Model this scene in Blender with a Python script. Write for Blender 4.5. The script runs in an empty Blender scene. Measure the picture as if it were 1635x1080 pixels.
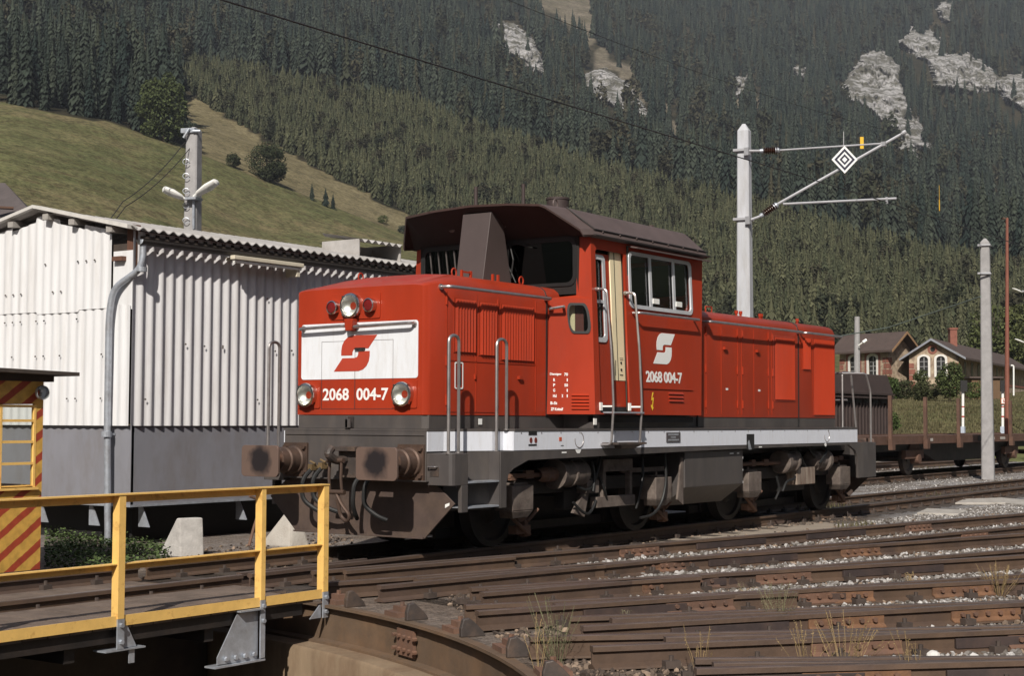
import bpy, bmesh, math, random
import numpy as np
from mathutils import Vector, Matrix, noise as mnoise
R = math.radians
random.seed(7); rng = np.random.default_rng(11)
scene = bpy.context.scene
COL = scene.collection

# ---------------------------------------------------------------- camera
CAMP = (-13.1669, -11.5411, 1.522); YAW, PITCH, ROLL, FPX = 0.6153, 0.0545, 0.0035, 2412.23
W0, H0 = 1635.0, 1080.0
def cam_axes():
    fw = Vector((math.cos(YAW)*math.cos(PITCH), math.sin(YAW)*math.cos(PITCH), math.sin(PITCH)))
    r = Vector((math.sin(YAW), -math.cos(YAW), 0)); u = r.cross(fw)
    return r*math.cos(ROLL)+u*math.sin(ROLL), u*math.cos(ROLL)-r*math.sin(ROLL), fw
CR, CU, CF = cam_axes()
cam = bpy.data.cameras.new('camera'); cam.sensor_width = 36; cam.lens = FPX/W0*36
cam.clip_start = 0.1; cam.clip_end = 9000
camo = bpy.data.objects.new('camera', cam); COL.objects.link(camo)
camo.matrix_world = Matrix(((CR.x, CU.x, -CF.x, CAMP[0]), (CR.y, CU.y, -CF.y, CAMP[1]), (CR.z, CU.z, -CF.z, CAMP[2]), (0, 0, 0, 1)))
scene.camera = camo
def ray(u, v): return CF + CR*((u-W0/2)/FPX) - CU*((v-H0/2)/FPX)
def PX(u, v, axis, val):                     # photo pixel -> point where its ray meets a plane of the place
    d = ray(u, v); t = (val-CAMP[axis])/d[axis]
    return Vector(CAMP)+d*t

# ---------------------------------------------------------------- sky, sun, exposure
SUN_H = Vector((-0.895, -0.445)).normalized(); SUN_EL = R(37)
to_sun = Vector((SUN_H.x*math.cos(SUN_EL), SUN_H.y*math.cos(SUN_EL), math.sin(SUN_EL)))
world = bpy.data.worlds.new('World'); scene.world = world; world.use_nodes = True
nt = world.node_tree; bg = nt.nodes['Background']; sky = nt.nodes.new('ShaderNodeTexSky')
sky.sky_type = 'NISHITA'; sky.sun_disc = False; sky.sun_elevation = SUN_EL
sky.sun_rotation = math.atan2(to_sun.x, to_sun.y); sky.air_density = 1.0; sky.dust_density = 1.5
nt.links.new(sky.outputs[0], bg.inputs[0]); bg.inputs[1].default_value = 0.05
sl = bpy.data.lights.new('sun', 'SUN'); sl.energy = 5.0; sl.angle = R(0.5); sl.color = (1.0, 0.94, 0.85)
so = bpy.data.objects.new('sun', sl); COL.objects.link(so)
so.rotation_euler = (-to_sun).to_track_quat('-Z', 'Y').to_euler(); so.location = (-30, -30, 40)
scene.view_settings.view_transform = 'Standard'; scene.view_settings.look = 'None'
scene.view_settings.exposure = 0.34; scene.view_settings.gamma = 1.0
HAZE = 0.00010
scene.cycles.max_bounces = 6; scene.cycles.volume_bounces = 0; scene.cycles.transparent_max_bounces = 12

# ---------------------------------------------------------------- materials
def srgb(r, g, b):
    f = lambda c: (c/255/12.92) if c/255 <= 0.04045 else ((c/255+0.055)/1.055)**2.4
    return (f(r), f(g), f(b), 1)
def lin(*c): return (c[0], c[1], c[2], 1)
MATS = {}
def mat(name, col, rough=0.6, metal=0.0, spec=0.5, var=0.15, scale=3.0, bump=0.0, bscale=40.0, col2=None, amt=0.5, s2=1.2, thr=(0.45, 0.65), stretch=None, coat=0.0):
    """Principled material: base colour with fine value variation, an optional second colour in noise patches (dirt, rust), bump."""
    if name in MATS: return MATS[name]
    m = bpy.data.materials.new(name); m.use_nodes = True; MATS[name] = m
    n, l = m.node_tree.nodes, m.node_tree.links; b = n['Principled BSDF']
    b.inputs['Roughness'].default_value = rough; b.inputs['Metallic'].default_value = metal
    b.inputs['Specular IOR Level'].default_value = spec; b.inputs['Coat Weight'].default_value = coat
    tc = n.new('ShaderNodeTexCoord'); vec = tc.outputs['Object']
    if stretch:
        mp = n.new('ShaderNodeMapping'); mp.inputs['Scale'].default_value = stretch; l.new(vec, mp.inputs['Vector']); vec = mp.outputs[0]
    nz = n.new('ShaderNodeTexNoise'); nz.inputs['Scale'].default_value = scale; nz.inputs['Detail'].default_value = 6; nz.inputs['Roughness'].default_value = 0.65
    l.new(vec, nz.inputs['Vector'])
    mr = n.new('ShaderNodeMapRange'); mr.inputs[1].default_value = 0.25; mr.inputs[2].default_value = 0.75
    mr.inputs[3].default_value = 1-var; mr.inputs[4].default_value = 1+var; l.new(nz.outputs['Fac'], mr.inputs[0])
    c = None
    if col2 is not None:
        n2 = n.new('ShaderNodeTexNoise'); n2.inputs['Scale'].default_value = s2; n2.inputs['Detail'].default_value = 8; n2.inputs['Roughness'].default_value = 0.7
        l.new(vec, n2.inputs['Vector'])
        m2 = n.new('ShaderNodeMapRange'); m2.inputs[1].default_value = thr[0]; m2.inputs[2].default_value = thr[1]; m2.inputs[4].default_value = amt
        l.new(n2.outputs['Fac'], m2.inputs[0])
        mx = n.new('ShaderNodeMix'); mx.data_type = 'RGBA'; mx.inputs[6].default_value = col; mx.inputs[7].default_value = col2
        l.new(m2.outputs[0], mx.inputs[0]); c = mx.outputs[2]
    vm = n.new('ShaderNodeMix'); vm.data_type = 'RGBA'; vm.blend_type = 'MULTIPLY'; vm.inputs[0].default_value = 1.0
    if c is None: vm.inputs[6].default_value = col
    else: l.new(c, vm.inputs[6])
    l.new(mr.outputs[0], vm.inputs[7]); l.new(vm.outputs[2], b.inputs['Base Color'])
    if bump > 0:
        n3 = n.new('ShaderNodeTexNoise'); n3.inputs['Scale'].default_value = bscale; n3.inputs['Detail'].default_value = 5; l.new(vec, n3.inputs['Vector'])
        bp = n.new('ShaderNodeBump'); bp.inputs['Strength'].default_value = bump; bp.inputs['Distance'].default_value = 0.02
        l.new(n3.outputs['Fac'], bp.inputs['Height']); l.new(bp.outputs[0], b.inputs['Normal'])
    return m

RED = mat('red_paint', lin(0.335, 0.036, 0.014), 0.30, spec=.22, var=0.16, scale=1.3, col2=lin(0.24, 0.040, 0.024), amt=0.65, s2=1.6, stretch=(1.3, 1.3, .35), bump=0.03, bscale=5, thr=(.46, .74))
REDTOP = mat('red_paint_dusty', lin(0.36, 0.032, 0.018), 0.6, var=0.14, scale=2, col2=lin(0.30, 0.10, 0.07), amt=0.6, s2=3, thr=(0.4, 0.7))
WHITE = mat('white_paint', lin(0.74, 0.76, 0.80), 0.42, var=0.05, scale=2, col2=lin(0.48, 0.46, 0.44), amt=0.35, s2=4, stretch=(3, 3, .6))
WSTRIPE = mat('stripe_paint', lin(0.68, 0.70, 0.76), 0.45, var=0.06, scale=3, col2=lin(0.40, 0.37, 0.35), amt=0.4, s2=6, stretch=(3, 3, .5), thr=(0.5, 0.75))
GREY = mat('dark_grey_paint', lin(0.068, 0.060, 0.058), 0.5, var=0.2, scale=2.5, col2=lin(0.10, 0.085, 0.075), amt=0.6, s2=3, stretch=(1.5, 1.5, .5))
GREYDIRT = mat('oily_frame_metal', lin(0.050, 0.040, 0.036), 0.55, var=0.35, scale=6, col2=lin(0.13, 0.085, 0.06), amt=0.6, s2=4, bump=0.1)
BROWNROOF = mat('brown_roof_paint', lin(0.090, 0.064, 0.058), 0.6, var=0.12, scale=4, bump=0.05, bscale=90, col2=lin(0.12, 0.085, 0.08), amt=0.4, s2=2)
DUSTY = mat('dusty_running_gear', lin(0.135, 0.108, 0.092), 0.75, var=0.35, scale=7, col2=lin(0.07, 0.05, 0.042), amt=0.8, s2=5, bump=0.15)
RUSTY = mat('rusty_running_gear', lin(0.16, 0.085, 0.055), 0.8, var=0.35, scale=8, col2=lin(0.06, 0.04, 0.032), amt=0.8, s2=4, bump=0.15)
BUFF = mat('buffer_steel', lin(0.13, 0.085, 0.065), 0.45, metal=0.5, var=0.25, scale=6, col2=lin(0.05, 0.038, 0.034), amt=0.6, s2=3)
CHROME = mat('polished_steel', lin(0.62, 0.60, 0.58), 0.22, metal=1.0, var=0.1)
STEELBAR = mat('brushed_handrail_steel', lin(0.46, 0.43, 0.42), 0.36, metal=0.85, var=0.2, scale=9)
RUBBER = mat('black_rubber', lin(0.012, 0.012, 0.012), 0.55, var=0.2)
UNDERSHADE = mat('under_shade_metal', lin(0.017, 0.014, 0.013), 0.6, var=0.5, scale=5, col2=lin(0.04, 0.028, 0.022), amt=0.6, s2=3, bump=0.1)  # shade beneath locomotive, wagon and bridge put into the metal's colour
FROG = mat('dark_crossing_steel', lin(0.055, 0.040, 0.038), 0.6, metal=.2, var=0.3, scale=4, col2=lin(0.09, 0.055, 0.04), amt=0.6, s2=2)
VISORSHADE = mat('visor_shade_dark', lin(0.014, 0.010, 0.009), 0.8, var=0.3)  # shade under the cab visor put into the colour
BLACK = mat('black_interior', lin(0.012, 0.011, 0.011), 0.7, var=0.3)
CREAM = mat('cream_panel', lin(0.74, 0.64, 0.42), 0.5, var=0.05)
YELLOW = mat('yellow_paint', lin(0.80, 0.50, 0.15), 0.5, var=0.12, scale=8, col2=lin(0.30, 0.13, 0.03), amt=0.7, s2=9, thr=(0.56, 0.72))
GALV = mat('galvanised_steel', lin(0.42, 0.45, 0.50), 0.42, metal=0.45, var=0.2, scale=14, col2=lin(0.24, 0.22, 0.21), amt=0.5, s2=4)
CONCRETE = mat('mast_concrete', lin(0.46, 0.47, 0.50), 0.8, var=0.12, scale=5, bump=0.15, col2=lin(0.34, 0.33, 0.32), amt=0.5, s2=3, stretch=(2, 2, .4))
OLDCONC = mat('weathered_concrete', lin(0.42, 0.39, 0.35), 0.9, var=0.2, scale=8, bump=0.3, col2=lin(0.22, 0.19, 0.16), amt=0.7, s2=4)
PITWALL = mat('stained_pit_concrete', lin(0.23, 0.165, 0.105), 0.9, var=0.2, scale=4, bump=0.2, bscale=25, col2=lin(0.14, 0.085, 0.05), amt=0.85, s2=1.6, stretch=(1, 1, .35))
RAILM = mat('rusty_rail_steel', lin(0.105, 0.066, 0.044), 0.7, metal=0.15, var=0.3, scale=3, col2=lin(0.075, 0.05, 0.042), amt=0.8, s2=.7, bump=0.12)
RAILTOP = mat('worn_rail_head', lin(0.150, 0.113, 0.096), 0.45, metal=0.4, var=0.25, scale=4, col2=lin(0.10, 0.07, 0.058), amt=0.7, s2=1.5)
RIMST = mat('rim_steel', lin(0.115, 0.077, 0.050), 0.75, var=0.25, scale=3, col2=lin(0.17, 0.10, 0.055), amt=0.7, s2=2.5, bump=0.1)
RUST = mat('orange_rust', lin(0.165, 0.083, 0.043), 0.85, var=0.35, scale=6, col2=lin(0.09, 0.05, 0.035), amt=0.8, s2=5, bump=0.2)
ETERNIT = mat('fibre_cement_white', lin(0.68, 0.68, 0.69), 0.85, var=0.06, scale=6, bump=0.06, bscale=60, col2=lin(0.46, 0.43, 0.40), amt=0.45, s2=1.8, stretch=(3, 3, .25), thr=(0.48, 0.7))
ETERNITSHADE = mat('fibre_cement_side_shade', lin(0.62, 0.61, 0.62), 0.85, var=0.08, scale=6, bump=0.06, bscale=60, col2=lin(0.36, 0.33, 0.31), amt=0.5, s2=1.8, stretch=(3, 3, .25), thr=(0.48, 0.7))  # same cladding, darker: grazing light on the side wall put into colour
ETERNITROOF = mat('fibre_cement_roof', lin(0.42, 0.40, 0.385), 0.9, var=0.2, scale=6, bump=0.2, col2=lin(0.20, 0.18, 0.16), amt=0.7, s2=3)
GREYBASE = mat('grey_sheet_base', lin(0.215, 0.215, 0.24), 0.55, var=0.07, scale=3, col2=lin(0.17, 0.155, 0.155), amt=0.6, s2=2, stretch=(1.5, 1.5, .6))
WOODDK = mat('dark_timber', lin(0.055, 0.042, 0.034), 0.85, var=0.3, scale=6, bump=0.2)
PLANK = mat('weathered_planks', lin(0.155, 0.115, 0.09), 0.85, var=0.3, scale=5, bump=0.2, col2=lin(0.09, 0.065, 0.05), amt=0.7, s2=3)
WAGON = mat('wagon_brown', lin(0.095, 0.050, 0.034), 0.75, var=0.25, scale=4, col2=lin(0.14, 0.075, 0.05), amt=0.6, s2=3)
WAGDARK = mat('hopper_dark_brown', lin(0.050, 0.034, 0.031), 0.7, var=0.2, scale=3)
LETTER = mat('white_lettering', lin(0.78, 0.78, 0.76), 0.5, var=0.04)
LAMPWHITE = mat('white_enamel', lin(0.78, 0.77, 0.73), 0.35, var=0.05)
CERAMIC = mat('brown_insulator', lin(0.035, 0.015, 0.010), 0.2, var=0.2)
TUBEGREY = mat('cantilever_tube', lin(0.42, 0.42, 0.44), 0.45, metal=0.4, var=0.15)

def glass_mat(name, tint=(0.5, 0.52, 0.5), refl=0.9):
    m = bpy.data.materials.new(name); m.use_nodes = True; n, l = m.node_tree.nodes, m.node_tree.links
    n.remove(n['Principled BSDF']); o = n['Material Output']
    t = n.new('ShaderNodeBsdfTransparent'); t.inputs[0].default_value = (*tint, 1)
    g = n.new('ShaderNodeBsdfGlossy'); g.inputs['Roughness'].default_value = 0.03; g.inputs[0].default_value = (refl, refl, refl, 1)
    f = n.new('ShaderNodeFresnel'); f.inputs[0].default_value = 1.8
    ge = n.new('ShaderNodeNewGeometry'); iv = n.new('ShaderNodeMath'); iv.operation = 'SUBTRACT'; iv.inputs[0].default_value = 1.0; l.new(ge.outputs['Backfacing'], iv.inputs[1])
    mu = n.new('ShaderNodeMath'); mu.operation = 'MULTIPLY'; l.new(f.outputs[0], mu.inputs[0]); l.new(iv.outputs[0], mu.inputs[1])      # one reflection per pane, none on its inner face
    x = n.new('ShaderNodeMixShader'); l.new(mu.outputs[0], x.inputs[0]); l.new(t.outputs[0], x.inputs[1]); l.new(g.outputs[0], x.inputs[2])
    l.new(x.outputs[0], o.inputs['Surface']); MATS[name] = m; return m
GLASS = glass_mat('window_glass', (.86, .88, .86)); DGLASS = glass_mat('tinted_glass', (0.16, 0.17, 0.16), 0.8)

# ---------------------------------------------------------------- object helpers
def tag(o, label=None, cat=None, group=None, kind=None):
    if label: o['label'] = label
    if cat: o['category'] = cat
    if group: o['group'] = group
    if kind: o['kind'] = kind
    return o
def wloc(o):
    v = Vector((0, 0, 0))
    while o: v += o.location; o = o.parent
    return v
def thing(name, label, cat, loc=(0, 0, 0), group=None):
    o = bpy.data.objects.new(name, None); COL.objects.link(o); o.location = loc; o.empty_display_size = .2
    return tag(o, label, cat, group)
def link_mesh(name, me, m, parent=None, bevel=0, smooth=False, loc=None):
    o = bpy.data.objects.new(name, me); COL.objects.link(o)
    if m is not None:
        for x in (m if isinstance(m, (list, tuple)) else [m]): me.materials.append(x)
    if parent:
        off = wloc(parent); o.parent = parent
        if off.length > 0: me.transform(Matrix.Translation(-off))
    elif loc is not None:
        me.transform(Matrix.Translation(-Vector(loc))); o.location = loc
    if smooth:
        for p in me.polygons: p.use_smooth = True
        try: me.set_sharp_from_angle(angle=R(38))
        except Exception: pass
    if bevel > 0:
        b = o.modifiers.new('bevel', 'BEVEL'); b.width = bevel; b.segments = 2; b.limit_method = 'ANGLE'; b.angle_limit = R(40)
    return o
class MB:
    """collects simple shapes in world coordinates; build() links them as one mesh object"""
    def __init__(s): s.v = []; s.f = []; s.mi = []; s.m = 0
    def add(s, vs, fs):
        o = len(s.v); s.v += [tuple(v) for v in vs]; s.f += [tuple(i+o for i in f) for f in fs]; s.mi += [s.m]*len(fs); return s
    def box(s, c, d, rz=0, M=None):
        x, y, z = d[0]/2, d[1]/2, d[2]/2
        vs = [Vector((a, b, e)) for a in (-x, x) for b in (-y, y) for e in (-z, z)]
        if M is None: M = Matrix.Rotation(rz, 3, 'Z')
        vs = [M @ v + Vector(c) for v in vs]
        return s.add(vs, [(0, 1, 3, 2), (4, 6, 7, 5), (0, 4, 5, 1), (2, 3, 7, 6), (0, 2, 6, 4), (1, 5, 7, 3)])
    def bb(s, x0, x1, y0, y1, z0, z1): return s.box(((x0+x1)/2, (y0+y1)/2, (z0+z1)/2), (abs(x1-x0), abs(y1-y0), abs(z1-z0)))
    def prism(s, pts, a, b):
        """pts: list of 3-D points (a planar polygon); extruded by vector b-a"""
        d = Vector(b)-Vector(a); n = len(pts); p = [Vector(q) for q in pts]; q = [x+d for x in p]
        return s.add(p+q, [tuple(range(n))[::-1], tuple(range(n, 2*n))]+[(i, (i+1) % n, n+(i+1) % n, n+i) for i in range(n)])
    def cyl(s, p0, p1, r0, r1=None, n=12, caps=True):
        r1 = r0 if r1 is None else r1; p0, p1 = Vector(p0), Vector(p1); d = (p1-p0).normalized()
        a = d.orthogonal().normalized(); b = d.cross(a); vs = []
        for p, r in ((p0, r0), (p1, r1)):
            vs += [p+(a*math.cos(t)+b*math.sin(t))*r for t in [2*math.pi*i/n for i in range(n)]]
        fs = [(i, (i+1) % n, n+(i+1) % n, n+i) for i in range(n)]
        if caps: fs += [tuple(range(n))[::-1], tuple(range(n, 2*n))]
        return s.add(vs, fs)
    def lathe(s, p, axis, prof, n=20):
        """prof: list of (distance along axis, radius)"""
        p = Vector(p); d = Vector(axis).normalized(); a = d.orthogonal().normalized(); b = d.cross(a); vs = []; k = len(prof)
        for h, r in prof: vs += [p+d*h+(a*math.cos(t)+b*math.sin(t))*max(r, 1e-4) for t in [2*math.pi*i/n for i in range(n)]]
        fs = [(j*n+i, j*n+(i+1) % n, (j+1)*n+(i+1) % n, (j+1)*n+i) for j in range(k-1) for i in range(n)]
        return s.add(vs, fs)
    def tube(s, pts, r, n=8, rad=None):
        pts = [Vector(p) for p in pts]; k = len(pts); vs = []
        up = None
        for i, p in enumerate(pts):
            t = (pts[min(i+1, k-1)]-pts[max(i-1, 0)]).normalized()
            if up is None: up = t.orthogonal().normalized()
            a = (up-t*up.dot(t)).normalized(); up = a; b = t.cross(a); rr = rad[i] if rad else r
            vs += [p+(a*math.cos(x)+b*math.sin(x))*rr for x in [2*math.pi*j/n for j in range(n)]]
        fs = [(i*n+j, i*n+(j+1) % n, (i+1)*n+(j+1) % n, (i+1)*n+j) for i in range(k-1) for j in range(n)]
        return s.add(vs, fs+[tuple(range(n))[::-1], tuple(range((k-1)*n, k*n))])
    def loft(s, rings, caps=True, closed=True):
        n = len(rings[0]); vs = [v for r in rings for v in r]; m = n if closed else n-1
        fs = [(j*n+i, j*n+(i+1) % n, (j+1)*n+(i+1) % n, (j+1)*n+i) for j in range(len(rings)-1) for i in range(m)]
        if caps: fs += [tuple(range(n))[::-1], tuple(range((len(rings)-1)*n, len(rings)*n))]
        return s.add(vs, fs)
    def build(s, name, m, parent=None, bevel=0, smooth=False, loc=None):
        me = bpy.data.meshes.new(name); me.from_pydata(s.v, [], s.f)
        bm = bmesh.new(); bm.from_mesh(me); bmesh.ops.recalc_face_normals(bm, faces=bm.faces); bm.to_mesh(me); bm.free()
        if any(s.mi): me.polygons.foreach_set('material_index', s.mi)
        return link_mesh(name, me, m, parent, bevel, smooth, loc)
def arc(pts, k=5, rr=0.1):
    """rounds the corners of an open polyline"""
    P = [Vector(p) for p in pts]; out = [P[0]]
    for i in range(1, len(P)-1):
        a, b, c = P[i-1], P[i], P[i+1]; r = min(rr, (a-b).length*.49, (c-b).length*.49)
        s, e = b+(a-b).normalized()*r, b+(c-b).normalized()*r
        out += [s*(1-t)**2+b*2*t*(1-t)+e*t*t for t in [j/k for j in range(k+1)]]
    return out+[P[-1]]
def rrect(x0, x1, y0, y1, r, k=4):
    pts = []
    for cx, cy, a0 in ((x1-r, y1-r, 0), (x0+r, y1-r, 90), (x0+r, y0+r, 180), (x1-r, y0+r, 270)):
        pts += [(cx+r*math.cos(R(a0+90*i/k)), cy+r*math.sin(R(a0+90*i/k))) for i in range(k+1)]
    return pts
def plate(name, loops, fn, m, parent, t=0.01, bevel=0, smooth=False):
    """flat outline(s) with holes, filled and given a thickness; fn maps (x, y, depth) into the place"""
    cu = bpy.data.curves.new('outline', 'CURVE'); cu.dimensions = '2D'; cu.fill_mode = 'BOTH'; cu.extrude = 0.5
    for lp in loops:
        sp = cu.splines.new('POLY'); sp.points.add(len(lp)-1); sp.use_cyclic_u = True
        for q, p in zip(sp.points, lp): q.co = (p[0], p[1], 0, 1)
    o = bpy.data.objects.new('outline', cu); me = bpy.data.meshes.new_from_object(o)
    bpy.data.objects.remove(o); bpy.data.curves.remove(cu)
    for v in me.vertices: v.co = fn(v.co.x, v.co.y, (v.co.z+0.5)*t)
    bm = bmesh.new(); bm.from_mesh(me); bmesh.ops.remove_doubles(bm, verts=bm.verts, dist=1e-5); bmesh.ops.recalc_face_normals(bm, faces=bm.faces); bm.to_mesh(me); bm.free()
    me.materials.clear(); me.name = name
    return link_mesh(name, me, m, parent, bevel, smooth)
def writing(name, s, width, height, fn, m, parent, t=0.003, bold=0.02, spacing=1.0):
    """real letters, fitted to width x height; fn maps (x, y, depth)"""
    cu = bpy.data.curves.new('letters', 'FONT'); cu.body = s; cu.size = 1; cu.fill_mode = 'BOTH'; cu.extrude = 0.5; cu.offset = bold
    cu.space_character = spacing; cu.align_x = 'LEFT'; cu.resolution_u = 3
    o = bpy.data.objects.new('letters', cu); me = bpy.data.meshes.new_from_object(o)
    bpy.data.objects.remove(o); bpy.data.curves.remove(cu)
    xs = [v.co.x for v in me.vertices]; ys = [v.co.y for v in me.vertices]; x0, x1, y0, y1 = min(xs), max(xs), min(ys), max(ys)
    for v in me.vertices: v.co = fn((v.co.x-x0)/(x1-x0)*width, (v.co.y-y0)/(y1-y0)*height, (v.co.z+0.5)*t)
    me.materials.clear(); me.name = name
    return link_mesh(name, me, m, parent)
def fmap(o, xd, yd, nd):
    o, xd, yd, nd = Vector(o), Vector(xd).normalized(), Vector(yd).normalized(), Vector(nd).normalized()
    return lambda x, y, z: o+xd*x+yd*y+nd*z
def kids(o): return [c for c in COL.objects if c.parent == o]
def copy_tree(o, parent=None, ch_map=None):
    c = o.copy(); COL.objects.link(c); c.parent = parent
    for k in list(o.children): copy_tree(k, c)
    return c
# ================================================================ land: ground, pit hole, hills
TX, TY, TR = -10.9, 0.0, 8.45                       # turntable centre and radius
GZ = -0.17
def ground_mat(name='gravel_ground'):
    m = bpy.data.materials.new(name); m.use_nodes = True; n, l = m.node_tree.nodes, m.node_tree.links; b = n['Principled BSDF']
    b.inputs['Roughness'].default_value = 0.95; b.inputs['Specular IOR Level'].default_value = 0.2
    tc = n.new('ShaderNodeTexCoord'); v = tc.outputs['Object']
    def nz(s, d=6, r=.65):
        q = n.new('ShaderNodeTexNoise'); q.inputs['Scale'].default_value = s; q.inputs['Detail'].default_value = d; q.inputs['Roughness'].default_value = r; l.new(v, q.inputs['Vector']); return q.outputs['Fac']
    def mp(f, a, c, o0=0., o1=1.):
        q = n.new('ShaderNodeMapRange'); q.inputs[1].default_value = a; q.inputs[2].default_value = c; q.inputs[3].default_value = o0; q.inputs[4].default_value = o1; l.new(f, q.inputs[0]); return q.outputs[0]
    def mix(f, a, c, mode='MIX'):
        q = n.new('ShaderNodeMix'); q.data_type = 'RGBA'; q.blend_type = mode
        for i, x in ((0, f), (6, a), (7, c)):
            if isinstance(x, (tuple, float, int)): q.inputs[i].default_value = x
            else: l.new(x, q.inputs[i])
        return q.outputs[2]
    vo = n.new('ShaderNodeTexVoronoi'); vo.inputs['Scale'].default_value = 26; l.new(v, vo.inputs['Vector'])
    sep = n.new('ShaderNodeSeparateColor'); l.new(vo.outputs['Color'], sep.inputs[0])
    stones = mix(mp(sep.outputs[0], 0.2, 1.0), lin(0.20, 0.185, 0.175), lin(0.44, 0.425, 0.42))
    soil = mix(mp(nz(7), .35, .65), lin(0.085, 0.06, 0.045), lin(0.20, 0.155, 0.12))
    base = mix(mp(nz(.55), .46, .68), stones, soil)
    # distance from the pit: rust-brown soil close to it, pale gravel farther out
    ln = n.new('ShaderNodeVectorMath'); ln.operation = 'DISTANCE'; l.new(v, ln.inputs[0]); ln.inputs[1].default_value = (TX, TY, GZ)
    base = mix(mp(ln.outputs['Value'], 9.0, 22.0, .85, 0.), base, mix(mp(nz(9), .35, .7), lin(0.085, 0.062, 0.047), lin(0.23, 0.175, 0.135)))
    # oily strip along the locomotive's track, darkened further to paint in its ground shadow
    sx = n.new('ShaderNodeSeparateXYZ'); l.new(v, sx.inputs[0]); ab = n.new('ShaderNodeMath'); ab.operation = 'ABSOLUTE'; l.new(sx.outputs[1], ab.inputs[0])
    base = mix(mp(ab.outputs[0], .9, 1.7, .85, 0.), base, mix(mp(nz(6), .4, .7), lin(0.016, 0.013, 0.012), lin(0.05, 0.038, 0.03)))
    fin = mix(1.0, base, mp(nz(60, 3), .3, .7, .65, 1.3), 'MULTIPLY'); l.new(fin, b.inputs['Base Color'])
    bp = n.new('ShaderNodeBump'); bp.inputs['Strength'].default_value = .8; bp.inputs['Distance'].default_value = .03
    ad = n.new('ShaderNodeMath'); ad.operation = 'ADD'; l.new(vo.outputs['Distance'], ad.inputs[0]); l.new(nz(14), ad.inputs[1]); l.new(ad.outputs[0], bp.inputs['Height']); l.new(bp.outputs[0], b.inputs['Normal'])
    return m
GROUND = ground_mat()
g = MB(); rad = [TR+.02, TR+.6, TR+2, TR+5, TR+10, TR+20, TR+35, 70, 120, 220]; NS = 120
rings = []
for k, r_ in enumerate(rad):
    rings.append([Vector((TX+r_*math.cos(2*math.pi*i/NS), TY+r_*math.sin(2*math.pi*i/NS), GZ)) for i in range(NS)])
g.loft(rings, caps=False)
tag(g.build('ground', GROUND), 'gravel and soil ground of the railway yard around the turntable pit', 'ground', kind='structure')

# ---- hills: height field over (bearing column u, forward depth d)
LEFT0 = [(55, None, -.9), (110, None, -.35), (125, None, 0.6)]
RIGHT0 = [(55, None, -.9), (63, None, -.4), (66, None, 0.1), (88, None, 2.5), (124, None, 3.7), (150, None, 4.4)]
COLS = {
 -900: LEFT0+[(150, 560), (220, 370), (330, 170), (420, 110), (600, 30), (900, -140), (1500, -380), (2600, -520)],
 0: LEFT0+[(150, 560), (220, 400), (300, 250), (360, 171), (400, 160), (600, 80), (900, -60), (1500, -300), (2600, -450)],
 150: LEFT0+[(150, 590), (230, 430), (320, 270), (385, 196), (430, 183), (640, 90), (950, -40), (1600, -300), (2600, -430)],
 290: LEFT0+[(150, 610), (250, 450), (330, 320), (400, 238), (460, 214), (560, 150), (700, 110), (1000, 0), (1700, -250), (2600, -400)],
 420: LEFT0+[(150, 620), (250, 480), (340, 370), (400, 288), (470, 242), (520, 224), (640, 128), (800, 100), (1100, 0), (1800, -250), (2600, -380)],
 650: LEFT0+[(150, 630), (250, 500), (340, 420), (400, 374), (470, 345), (640, 175), (800, 150), (1150, 20), (1800, -220), (2600, -360)],
 1000: LEFT0+[(150, 640), (250, 560), (400, 470), (560, 291), (750, 262), (1150, 100), (1500, 0), (2000, -200), (2600, -320)],
 1250: RIGHT0+[(200, 602), (260, 556), (480, 358), (680, 325), (1100, 180), (1600, 10), (2200, -200), (2600, -300)],
 1635: RIGHT0+[(200, 602), (250, 575), (420, 450), (640, 415), (1100, 230), (1700, 10), (2300, -200), (2700, -300)],
 2600: RIGHT0+[(200, 600), (260, 580), (420, 500), (700, 450), (1200, 260), (1800, 60), (2400, -150), (2800, -220)],
}
FH = Vector((CF.x, CF.y)).normalized(); RH = Vector((FH.y, -FH.x))
def hdir(u, v):                                     # horizontal lateral offset and rise per metre of forward depth
    d = ray(u, v); f = d.x*FH.x+d.y*FH.y
    return (d.x*RH.x+d.y*RH.y)/f, d.z/f
DG = np.concatenate([np.linspace(55, 160, 40), np.geomspace(165, 2700, 120)])
UG = np.arange(-900, 2601, 20.0); uk = sorted(COLS)
ZC = []
for u in uk:
    dd, zz = [], []
    for k in COLS[u]:
        dd.append(k[0]); zz.append(k[2] if len(k) == 3 else CAMP[2]+k[0]*hdir(u, k[1])[1])
    ZC.append(np.interp(DG, dd, zz))
ZC = np.array(ZC)
ZG = np.array([[np.interp(u, uk, ZC[:, j]) for j in range(len(DG))] for u in UG])
for _ in range(2):
    Z2 = ZG.copy(); Z2[:, 22:-1] = (ZG[:, 21:-2]+2*ZG[:, 22:-1]+ZG[:, 23:])/4; ZG = Z2
    Z2 = ZG.copy(); Z2[1:-1] = (ZG[:-2]+2*ZG[1:-1]+ZG[2:])/4; ZG = Z2
LATU = np.array([hdir(u, 600)[0] for u in UG])
def hill_xy(lat, d): return CAMP[0]+FH.x*d+RH.x*lat*d, CAMP[1]+FH.y*d+RH.y*lat*d
for i in range(len(UG)):
    for j in range(len(DG)):
        x, y = hill_xy(LATU[i], DG[j]); a = min(1.0, max(0, (DG[j]-150)/200))
        ZG[i, j] += a*(mnoise.noise(Vector((x/55, y/55, 1)))*DG[j]*.006+mnoise.noise(Vector((x/17, y/17, 5)))*DG[j]*.0018)
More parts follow.
